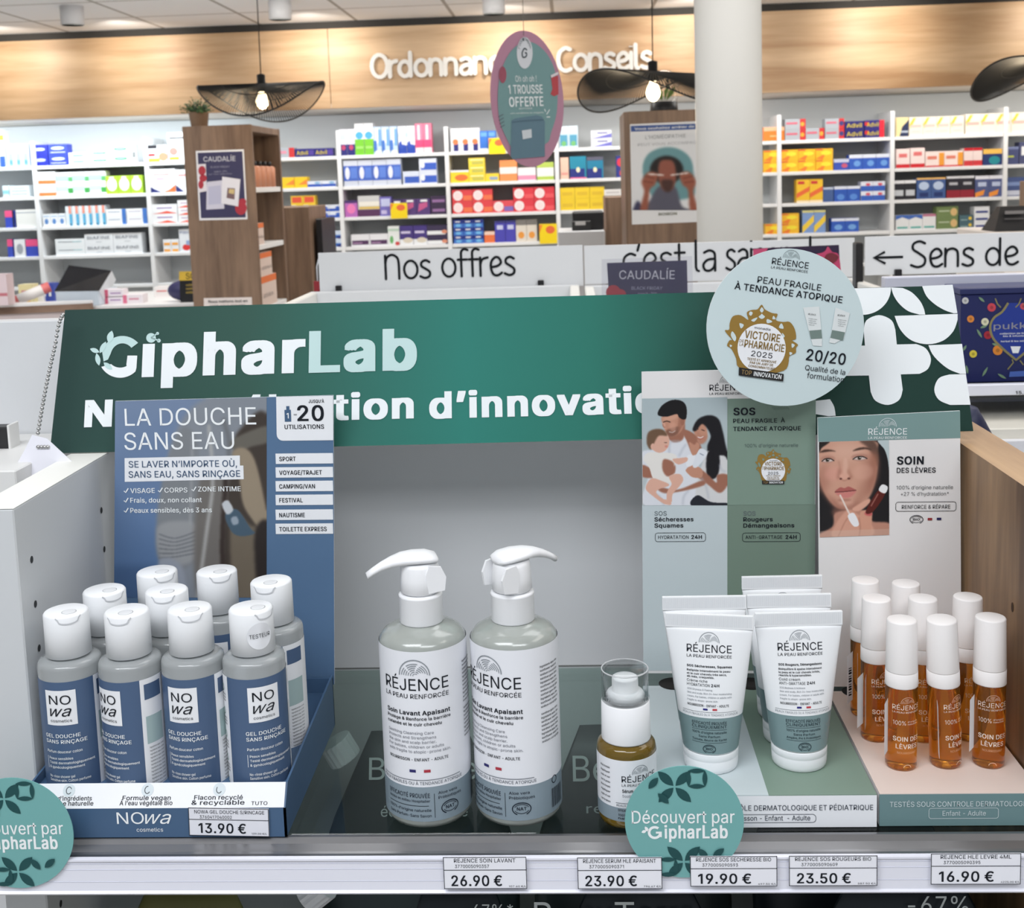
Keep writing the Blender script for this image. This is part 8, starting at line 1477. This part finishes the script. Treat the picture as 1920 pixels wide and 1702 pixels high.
C.oval(1250, 318, 31, 26, (28, 24, 26), 2); C.fill([(1235, 350), (1266, 350), (1280, 388), (1310, 394), (1190, 394), (1215, 380)], (88, 88, 104), 2); C.fill([(1188, 394), (1196, 376), (1206, 394)], (60, 60, 90), 1.5)
C.fill([(1238, 302), (1262, 302), (1268, 330), (1262, 352), (1250, 358), (1240, 350), (1234, 330)], (142, 84, 70), 2); C.fill([(1240, 338), (1262, 338), (1258, 358), (1246, 358)], (56, 38, 36), 2.5, .8)
for sx, cx in ((1, 1220), (-1, 1288)): C.fill([(cx - 17 * sx, 340), (cx - 4 * sx, 322), (cx + 14 * sx, 326), (cx + 8 * sx, 346), (cx - 2 * sx, 356), (cx - 6 * sx, 394), (cx - 20 * sx, 394), (cx - 12 * sx, 360)], (150, 88, 70), 1.8); C.stroke([(cx - 10 * sx, 330), (cx + 6 * sx, 334)], 2, (100, 52, 44), 1, .7); C.stroke([(cx - 12 * sx, 340), (cx + 4 * sx, 342)], 2, (100, 52, 44), 1, .7)
C.stroke([(1216, 326), (1244, 328)], 2.6, (232, 228, 226), .8); C.stroke([(1258, 328), (1290, 324)], 2.6, (232, 228, 226), .8); C.fill([(1310, 366), (1326, 366), (1326, 382), (1310, 382)], (150, 150, 156), 1, 1, False)
C.lay(S, 'photo_print', t, 0.0012)
m = MB(); ppoly(m, S, [(1183, 247), (1334, 241), (1334, 231), (1182.5, 236)], mat((52, 84, 150), 0.5), 0.001); ptext(m, S, 'Vous souhaitez arrêter de fumer', 1190, 244, 140, 4.5, INKW, 0.02, 0.002); ptext(m, S, 'L’HOMÉOPATHIE', 1210, 261, 76, 7, ink(150, 156, 162), 0, 0.002); ptext(m, S, 'PEUT VOUS ACCOMPAGNER', 1196, 274, 128, 5, ink(176, 180, 186), 0, 0.002); ptext(m, S, 'BOIRON', 1235, 404, 34, 5, ink(96, 100, 80), 0.03, 0.002); m.part('lettering', t)
# clear glass vase with leaf on the right column
p = pix(1245, 205, 5.2); t = thing('glass_vase', 'clear glass vase with a leaf and black base on the right walnut column', 'vase', (p[0], 5.2, zr + 0.0003)); m = MB(); m.lathe([(0, 0), (0.058, 0), (0.06, 0.004), (0.056, 0.045), (0, 0.045)], BLK, 24); m.part('base', t, False)
m = MB(); m.lathe([(0.056, 0.0455), (0.066, 0.07), (0.064, 0.12), (0.05, 0.16), (0.03, 0.175)], CLEAR, 24); m.part('glass', t, False)
m = MB()
for k in range(6): m.add([(0.01 * math.cos(k), 0.01 * math.sin(k), 0.05), (0.045 * math.cos(k + .3), 0.045 * math.sin(k + .3), 0.08 + .006 * k), (0.05 * math.cos(k), 0.05 * math.sin(k), 0.11), (0.02 * math.cos(k - .3), 0.02 * math.sin(k - .3), 0.09)], [(0, 1, 2, 3)], mat((110, 140, 60), 0.5))
m.part('leaves', t, False)
# walnut counter with black label printer, left of that column
a, b_ = pix(1136, 420, 5.9)[0], pix(1176, 420, 5.9)[0]; z_ = pix(1150, 369, 5.9)[2]; m = MB(); m.rbox(a, b_ + 0.05, 5.9, 6.3, 0.02, z_, walnut, 0.003); m.solo('counter_end', 'walnut counter end between the yellow cartons and the poster column', 'counter')
zg = pix(1090, 433, 5.6)[2]; a, b_ = pix(1046, 440, 5.6)[0], pix(1134, 440, 5.6)[0]; m = MB(); m.rbox(a, b_, 5.6, 6.0, 0.02, zg, mat((206, 208, 212), 0.4), 0.004); m.solo('side_table', 'pale grey table under the black label printer', 'table')
p0, p1 = pix(1074, 433, 5.64), pix(1132, 396, 5.64); t = thing('label_printer', 'black label printer on the pale grey table', 'printer', ((p0[0] + p1[0]) / 2, 5.64, zg)); m = MB(); m.rbox(p0[0], p1[0], 5.66, 5.82, zg + 0.0004, p1[2], BLK, 0.006); m.part('body', t)
m = MB(); m.rbox(p0[0] - 0.003, p0[0] + 0.085, 5.63, 5.6595, zg + 0.0004, zg + 0.045, mat((40, 40, 42), 0.35), 0.003); m.rbox(p0[0] + 0.012, p0[0] + 0.06, 5.6285, 5.6299, zg + 0.026, zg + 0.042, mat((206, 206, 206), 0.4), 0.0004); m.part('front_panel', t)
# ---- black till at the right, dark wood edge
p0, p1 = pix(1868, 434, 4.6), pix(1925, 386, 4.6); t = thing('till_monitor', 'black till terminal seen from behind at the far right', 'till', ((p0[0] + p1[0]) / 2, 4.6, p0[2] - 0.05)); m = MB()
m.loft([[(p0[0] - 0.005, 4.6, p0[2]), (p1[0], 4.6, p0[2]), (p1[0], 4.75, p0[2]), (p0[0] - 0.005, 4.75, p0[2])], [(p0[0] + 0.02, 4.62, p1[2]), (p1[0], 4.62, p1[2]), (p1[0], 4.66, p1[2]), (p0[0] + 0.02, 4.66, p1[2])]], BLK, smooth=False); m.part('screen_back', t)
m = MB(); m.box(p0[0] + 0.03, p0[0] + 0.1, 4.596, 4.5995, p0[2] + 0.064, p0[2] + 0.076, mat((120, 120, 124), 0.4)); m.box(p0[0] + 0.03, p0[0] + 0.1, 4.596, 4.5995, p0[2] + 0.044, p0[2] + 0.048, mat((80, 80, 84), 0.4)); m.part('label_plate', t)
m = MB(); m.rbox(p0[0] - 0.02, p1[0] + 0.25, 4.45, 5.0, 0.02, p0[2] - 0.001, LAM, 0.004); m.solo('counter', 'white service counter under the black till at the far right', 'counter')
a = pix(1911, 370, 5.3)[0]; m = MB(); m.rbox(a, a + 0.3, 4.9, 5.3, pix(1915, 402, 4.9)[2] - 0.5, pix(1915, 342, 4.9)[2], walnut, 0.003); m.solo('display_column', 'walnut display column cut by the right edge', 'column')

# ---- white round pillar
a, b_ = pix(1308, 300, 3.5), pix(1433, 300, 3.5); r = (b_[0] - a[0]) / 2; m = MB(); m.lathe([(r, 0.001), (r, ZC - 0.001)], mat((200, 199, 195), 0.6), 64, ((a[0] + b_[0]) / 2, 3.5 + r * 0.4, 0)); o = m.solo('pillar', 'round white ceiling pillar in front of the right walnut column', 'pillar', kind='structure')

# ---- black wire pendant lamps
def pendant(px_, py_, d, rot, R, label, drop):
    p = pix(px_, py_, d); t = thing('pendant_lamp', label, 'lamp', (p[0], d, p[2]), 'black wire pendant lamps'); c0 = drop / (R * R); cr_, sr_ = math.cos(rot), math.sin(rot)
    def Z(x, y): q_ = -x * sr_ + y * cr_; return -c0 * q_ * q_ + 0.0
    m = MB(); bk = mat((20, 20, 20), 0.5); n = 150
    for i in range(n):
        a_ = 2 * math.pi * i / n; pts = [(rr * math.cos(a_), rr * math.sin(a_), Z(rr * math.cos(a_), rr * math.sin(a_))) for rr in np.linspace(0.03, R, 9)]
        m.tube(pts, 0.0021, bk, 3, False)
    m.part('wires', t, False)
    m = MB(); m.tube([(R * math.cos(a_), R * math.sin(a_), Z(R * math.cos(a_), R * math.sin(a_))) for a_ in np.linspace(0, 2 * math.pi, 97)], 0.0032, bk, 6, False); m.part('rim', t, False)
    m = MB(); m.tube([(0.62 * R * math.cos(a_), 0.62 * R * math.sin(a_), Z(0.62 * R * math.cos(a_), 0.62 * R * math.sin(a_))) for a_ in np.linspace(0, 2 * math.pi, 73)], 0.002, bk, 5, False); m.part('inner_ring', t, False)
    m = MB(); m.lathe([(0.0, -0.03), (0.018, -0.03), (0.018, 0.0), (0.03, 0.0), (0.016, 0.004), (0.016, 0.034), (0.006, 0.038), (0, 0.038)], bk, 18); m.part('socket', t, False)
    m = MB(); m.tube([(0, 0, 0.037), (0.002, 0, (ZC - p[2]) * 0.5), (0, 0, ZC - p[2] - 0.02)], 0.0022, bk, 6); m.part('cord', t, False)
    m = MB(); m.lathe([(0.04, ZC - p[2] - 0.02), (0.045, ZC - p[2] - 0.0005), (0, ZC - p[2] - 0.0005)], bk, 18); m.part('ceiling_rose', t, False)
    m = MB(); m.lathe([(0, -0.098), (0.012, -0.094), (0.022, -0.082), (0.025, -0.068), (0.02, -0.05), (0.013, -0.038), (0.011, -0.03)], mat((255, 232, 190), 0.3, emit=5.0), 20); m.part('bulb', t, False)
    l = bpy.data.lights.new('pendant_bulb_light', 'POINT'); l.energy = 3.0; l.color = (1, 0.8, 0.55); l.shadow_soft_size = 0.026; o = bpy.data.objects.new('pendant_bulb_light', l); COL.objects.link(o); o.location = (p[0], d, p[2] - 0.115)
pendant(490, 157, 4.7, 0.0, 0.243, 'black wire pendant lamp above the left walnut column, shade seen from the side', 0.135)
pendant(1224, 135, 4.15, math.radians(45), 0.255, 'black wire pendant lamp half hidden by the white pillar', 0.118)
pendant(1972, 112, 4.15, math.radians(45), 0.25, 'black wire pendant lamp cut by the right edge', 0.118)

# ---- oval hanging sign
p = pix(990, 186, 2.6); yw = math.radians(-38); S = Flat(p, (math.cos(yw), math.sin(yw) * -1, 0.03), (-0.03, 0, 1))
hw = abs(S.px(1058, 190)[0] - S.px(922, 190)[0]) / 2; hh = abs(S.px(990, 58)[1] - S.px(990, 314)[1]) / 2; cx, cy = S.px(990, 186); tl_ = 0.06
E_ = lambda k, n=56: [(cx + hw * k * math.cos(u) - 0.0 * math.sin(u), cy + hh * k * math.sin(u)) for u in np.linspace(0, 2 * math.pi, n + 1)[:-1]]
t = thing('hanging_sign', 'oval pink and sage hanging sign offering a free pouch', 'sign', p - np.array([0, 0, 0.14])); m = MB(); slab(m, S, E_(1.0), 0.002, mat((176, 128, 148), 0.5)); m.part('board', t)
m = MB()
def oz(x, y): return 900 + x / 6.078, 40 + y / 6.078
inner = spline([oz(*q_) for q_ in ((500, 240), (620, 250), (760, 370), (850, 560), (880, 800), (870, 1050), (810, 1260), (740, 1400), (400, 1450), (300, 1330), (220, 1120), (200, 850), (230, 600), (310, 400), (400, 290))], 4)
ppoly(m, S, inner, mat((112, 146, 146), 0.5), 0.0008)
ppoly(m, S, [oz(505 + 90 * math.cos(u), 360 + 180 * math.sin(u)) for u in np.linspace(0, 6.283, 33)[:-1]], mat((206, 208, 212), 0.5), 0.0014)
GD = ink(70, 78, 84); L_ = lambda *q_: [S.px(*oz(*k)) for k in q_]
line(m, S, spline(L_((530, 330), (500, 310), (475, 360), (485, 410), (520, 400), (525, 365), (505, 360)), 4, False), 0.003, GD, 0.002)
for k in range(11):
    u = math.radians(200 + k * 14); a0, b0 = S.px(*oz(505 + 68 * math.cos(u), 362 + 142 * math.sin(u))); put(m, S, 'LOCCITANEXY'[k], a0, b0, 0.004, 0.006, GD, 0, 0.002, 'c')
IW = ink(226, 230, 230)
for tt, x_, y_, w_, c_, bo in (('Oh oh oh !', 400, 690, 240, 70, 0), ('1 TROUSSE', 322, 828, 390, 100, 0.03), ('OFFERTE', 330, 975, 390, 110, 0.04), ('dès 59 € d’achat', 440, 1005, 150, 22, 0), ('voir conditions en magasin', 340, 1058, 380, 18, 0)): ptext(m, S, tt, *oz(x_, y_), w_ / 6.078, c_ / 6.078, IW, bo, 0.0016)
PB_ = mat((92, 120, 134), 0.5); ppoly(m, S, [oz(*k) for k in ((355, 1130), (400, 1105), (640, 1070), (700, 1085), (735, 1140), (735, 1540), (370, 1570), (345, 1540))], PB_, 0.0014); ppoly(m, S, [oz(*k) for k in ((470, 1245), (580, 1228), (584, 1325), (482, 1345))], mat((200, 206, 210), 0.5), 0.002); line(m, S, L_((365, 1150), (520, 1130), (720, 1120)), 0.002, mat((76, 102, 118), 0.5), 0.002)
ppoly(m, S, [oz(*k) for k in ((805, 640), (885, 620), (890, 830), (840, 855), (800, 830), (822, 770))], mat((176, 66, 72), 0.5), 0.0014); ppoly(m, S, [oz(*k) for k in ((800, 615), (885, 575), (888, 605), (806, 645))], mat((214, 206, 208), 0.5), 0.002)
ppoly(m, S, [oz(255 + 42 * math.cos(u), 610 + 95 * math.sin(u)) for u in np.linspace(0, 6.283, 25)[:-1]], mat((150, 76, 92), 0.5), 0.0014)
for k in range(4): line(m, S, L_((205 + 8 * k, 1090 + k * 40), (262 + 5 * k, 1060 + k * 40)), 0.002, mat((92, 104, 112), 0.5), 0.0014)
for k in ((((730, 1000), (745, 1030))), (((755, 1060), (790, 1005))), (((755, 1090), (795, 1090)))): line(m, S, L_(*k), 0.0018, IW, 0.0014)
m.part('print', t)
m = MB(); a0 = S.P(*S.px(982, 66)); m.tube([a0, np.array([a0[0], a0[1], ZC - 0.001])], 0.0007, mat((130, 126, 120), 0.5), 5); m.part('thread', t)

# ---- neighbour bay on the right: boxed teas, rail, dark patterned bag
d = 1.5; p0, p1 = pix(1797, 718, d), pix(1797, 553, d); xe = p0[0] + 0.17; TEABLUE = mat((34, 40, 92), 0.35)
t = thing('tea_box', 'navy gift box with botanical print on the shelf at the right edge', 'box', (p0[0] + 0.08, d, p0[2])); m = MB(); m.rbox(p0[0] + 0.002, xe, d, d + 0.06, p0[2], p1[2], TEABLUE, 0.001); m.part('box_body', t)
m = MB(); m.rbox(p0[0], xe + 0.002, d - 0.002, d + 0.063, p1[2] + 0.0002, p1[2] + 0.008, mat((44, 50, 96), 0.3), 0.001); m.part('lid', t)
S = Flat((p0[0], d, p0[2]), (1, 0, 0), (0, 0, 1)); m = MB(); GO = mat((140, 132, 88), 0.45); INB = mat((36, 58, 146), 0.4)
def kz(x, y): return 1540 + x / 4.73, 500 + y / 4.73
arch = spline([kz(*k) for k in ((1655, 345), (1590, 410), (1520, 450), (1495, 530), (1520, 620), (1590, 700), (1730, 830), (1870, 700), (1930, 620), (1955, 530), (1930, 450), (1860, 410), (1795, 345))], 4)
top = kz(1660, 300)
A_ = [kz(1655, 320)] + spline([kz(*k) for k in ((1655, 320), (1600, 400), (1530, 450), (1495, 530), (1520, 630), (1600, 720), (1725, 825))], 4, False)[1:] + spline([kz(*k) for k in ((1725, 825), (1850, 720), (1930, 630), (1955, 530), (1920, 450), (1850, 400), (1795, 320))], 4, False)[1:]
ppoly(m, S, A_, INB, 0.0006); line(m, S, [S.px(*k) for k in A_], 0.0028, GO, 0.0009)
ptext(m, S, 'pukka', *kz(1525, 555), 76, 12, ink(150, 150, 160), 0.01, 0.001); ptext(m, S, 'collection de tisanes', *kz(1580, 600), 62, 3, INKW, 0.02, 0.001); ptext(m, S, 'bio & infusions', *kz(1610, 622), 46, 3, INKW, 0.02, 0.001); ptext(m, S, 'herbal & tea selection', *kz(1590, 668), 60, 3, INKW, 0.02, 0.001); ppoly(m, S, [kz(*k) for k in ((1675, 705), (1765, 705), (1745, 765), (1695, 765))], INKW, 0.001)
for x_, y_, r_, c_ in ((1508, 360, 38, (206, 70, 84)), (1322, 462, 32, (226, 140, 60)), (1450, 487, 34, (226, 222, 190)), (1475, 605, 36, (170, 40, 56)), (1345, 772, 34, (226, 206, 70)), (1562, 740, 44, (226, 140, 50)), (1275, 300, 30, (206, 206, 206)), (1790, 350, 30, (200, 80, 90))):
    ppoly(m, S, [kz(x_ + r_ * math.cos(u), y_ + r_ * math.sin(u)) for u in np.linspace(0, 6.283, 13)[:-1]], mat(c_, 0.5), 0.0008)
    ppoly(m, S, [kz(x_ + r_ * .4 * math.cos(u), y_ + r_ * .4 * math.sin(u)) for u in np.linspace(0, 6.283, 9)[:-1]], mat(tuple(int(k * .8) for k in c_), 0.5), 0.0011)
for x_, y_, L_2, a_ in ((1420, 290, 70, 40), (1440, 530, 70, -20), (1400, 590, 90, 60), (1450, 930, 100, -60), (1600, 970, 90, 30), (1270, 720, 60, -60), (1290, 910, 80, 80), (1540, 690, 60, 20)): ppoly(m, S, leafshape(*kz(x_, y_), L_2 / 4.73, 22 / 4.73, a_), mat((120, 150, 120), 0.5), 0.0007)
for k in ((((1540, 280), (1560, 330), (1590, 360))), (((1770, 280), (1750, 330), (1720, 360))), (((1690, 820), (1700, 850), (1650, 910))), (((1760, 830), (1790, 870)))): line(m, S, [S.px(*kz(*q_)) for q_ in k], 0.0016, GO, 0.0008)
ppoly(m, S, [kz(*k) for k in ((1670, 930), (1830, 920), (1830, 970), (1662, 976))], mat((80, 110, 190), 0.5), 0.0008); m.part('print', t)
# shelf with price rail below it
zs_ = p0[2] - 0.0005; t = thing('neighbour_shelving', 'white neighbouring shelf with price rail under the navy gift box', 'shelving', (p0[0] + 0.2, 1.5, 0.9)); X0 = pix(1800, 730, 1.45)[0] - 0.06; m = MB(); m.rbox(X0, X0 + 0.6, 1.462, 1.5645, zs_ - 0.012, zs_, mat((60, 62, 66), 0.4), 0.001); m.part('shelf', t)
m = MB(); za, zb_ = pix(1850, 721, 1.45)[2], pix(1850, 742, 1.45)[2]; m.rbox(X0, X0 + 0.6, 1.45, 1.461, zb_, za, RAILM, 0.001); S = Flat((X0, 1.449, zb_), (1, 0, 0), (0, 0, 1)); ptext(m, S, '15.90 €', 1904, 739, 40, 6, DARK, 0.03, 0.0003); m.part('price_rail', t)
m = MB(); m.rbox(X0, X0 + 0.6, 1.565, 1.585, 0.02, pix(1850, 515, 1.565)[2], mat((206, 208, 222), 0.4), 0.001); m.part('back_panel', t)
z2 = pix(1900, 803, 1.4)[2]; m = MB(); m.rbox(X0, X0 + 0.6, 1.4, 1.5645, z2 - 0.02, z2, mat((230, 226, 214), 0.4), 0.001); m.rbox(X0, X0 + 0.6, 1.39, 1.3995, z2 - 0.06, z2 - 0.012, mat((226, 226, 230), 0.4), 0.001); m.part('lower_shelf', t)
zd_ = z2 - 0.09; m = MB(); m.rbox(X0 - 0.02, X0 + 0.6, 1.22, 1.389, zd_ - 0.02, zd_, mat((214, 214, 218), 0.4), 0.001); m.part('base_deck', t)
m = MB(); rings = []
B0 = pix(1822, 790, 1.3); ht = pix(1822, 764, 1.3)[2] - zd_; w0 = pix(1892, 826, 1.3)[0] - B0[0]
for k in range(11):
    u = k / 10; w = w0 * (1.25, 1.28, 1.27, 1.22, 1.12, 0.98, 0.84, 0.68, 0.5, 0.32, 0.12)[k]; rings.append([(B0[0] + w * math.cos(a_), 1.3 + 0.045 * (1 - u * .7) * math.sin(a_), zd_ + 0.0005 + ht * u) for a_ in np.linspace(0, 2 * math.pi, 25)[:-1]])
bag = bpy.data.materials.new('navy_spotted_cloth'); bag.use_nodes = True; nt = bag.node_tree; bs = nt.nodes['Principled BSDF']; vo = nt.nodes.new('ShaderNodeTexVoronoi'); vo.inputs['Scale'].default_value = 70; tc = nt.nodes.new('ShaderNodeTexCoord'); cr = nt.nodes.new('ShaderNodeValToRGB'); cr.color_ramp.elements[0].color = rgb(206, 196, 176); cr.color_ramp.elements[1].color = rgb(30, 34, 66); cr.color_ramp.elements[0].position = 0.14; cr.color_ramp.elements[1].position = 0.2
nt.links.new(tc.outputs['Object'], vo.inputs['Vector']); nt.links.new(vo.outputs['Distance'], cr.inputs[0]); nt.links.new(cr.outputs[0], bs.inputs['Base Color'])
m.loft(rings, bag); m.solo('spotted_bag', 'navy spotted bag slumped behind the wood-grain panel at right', 'bag')
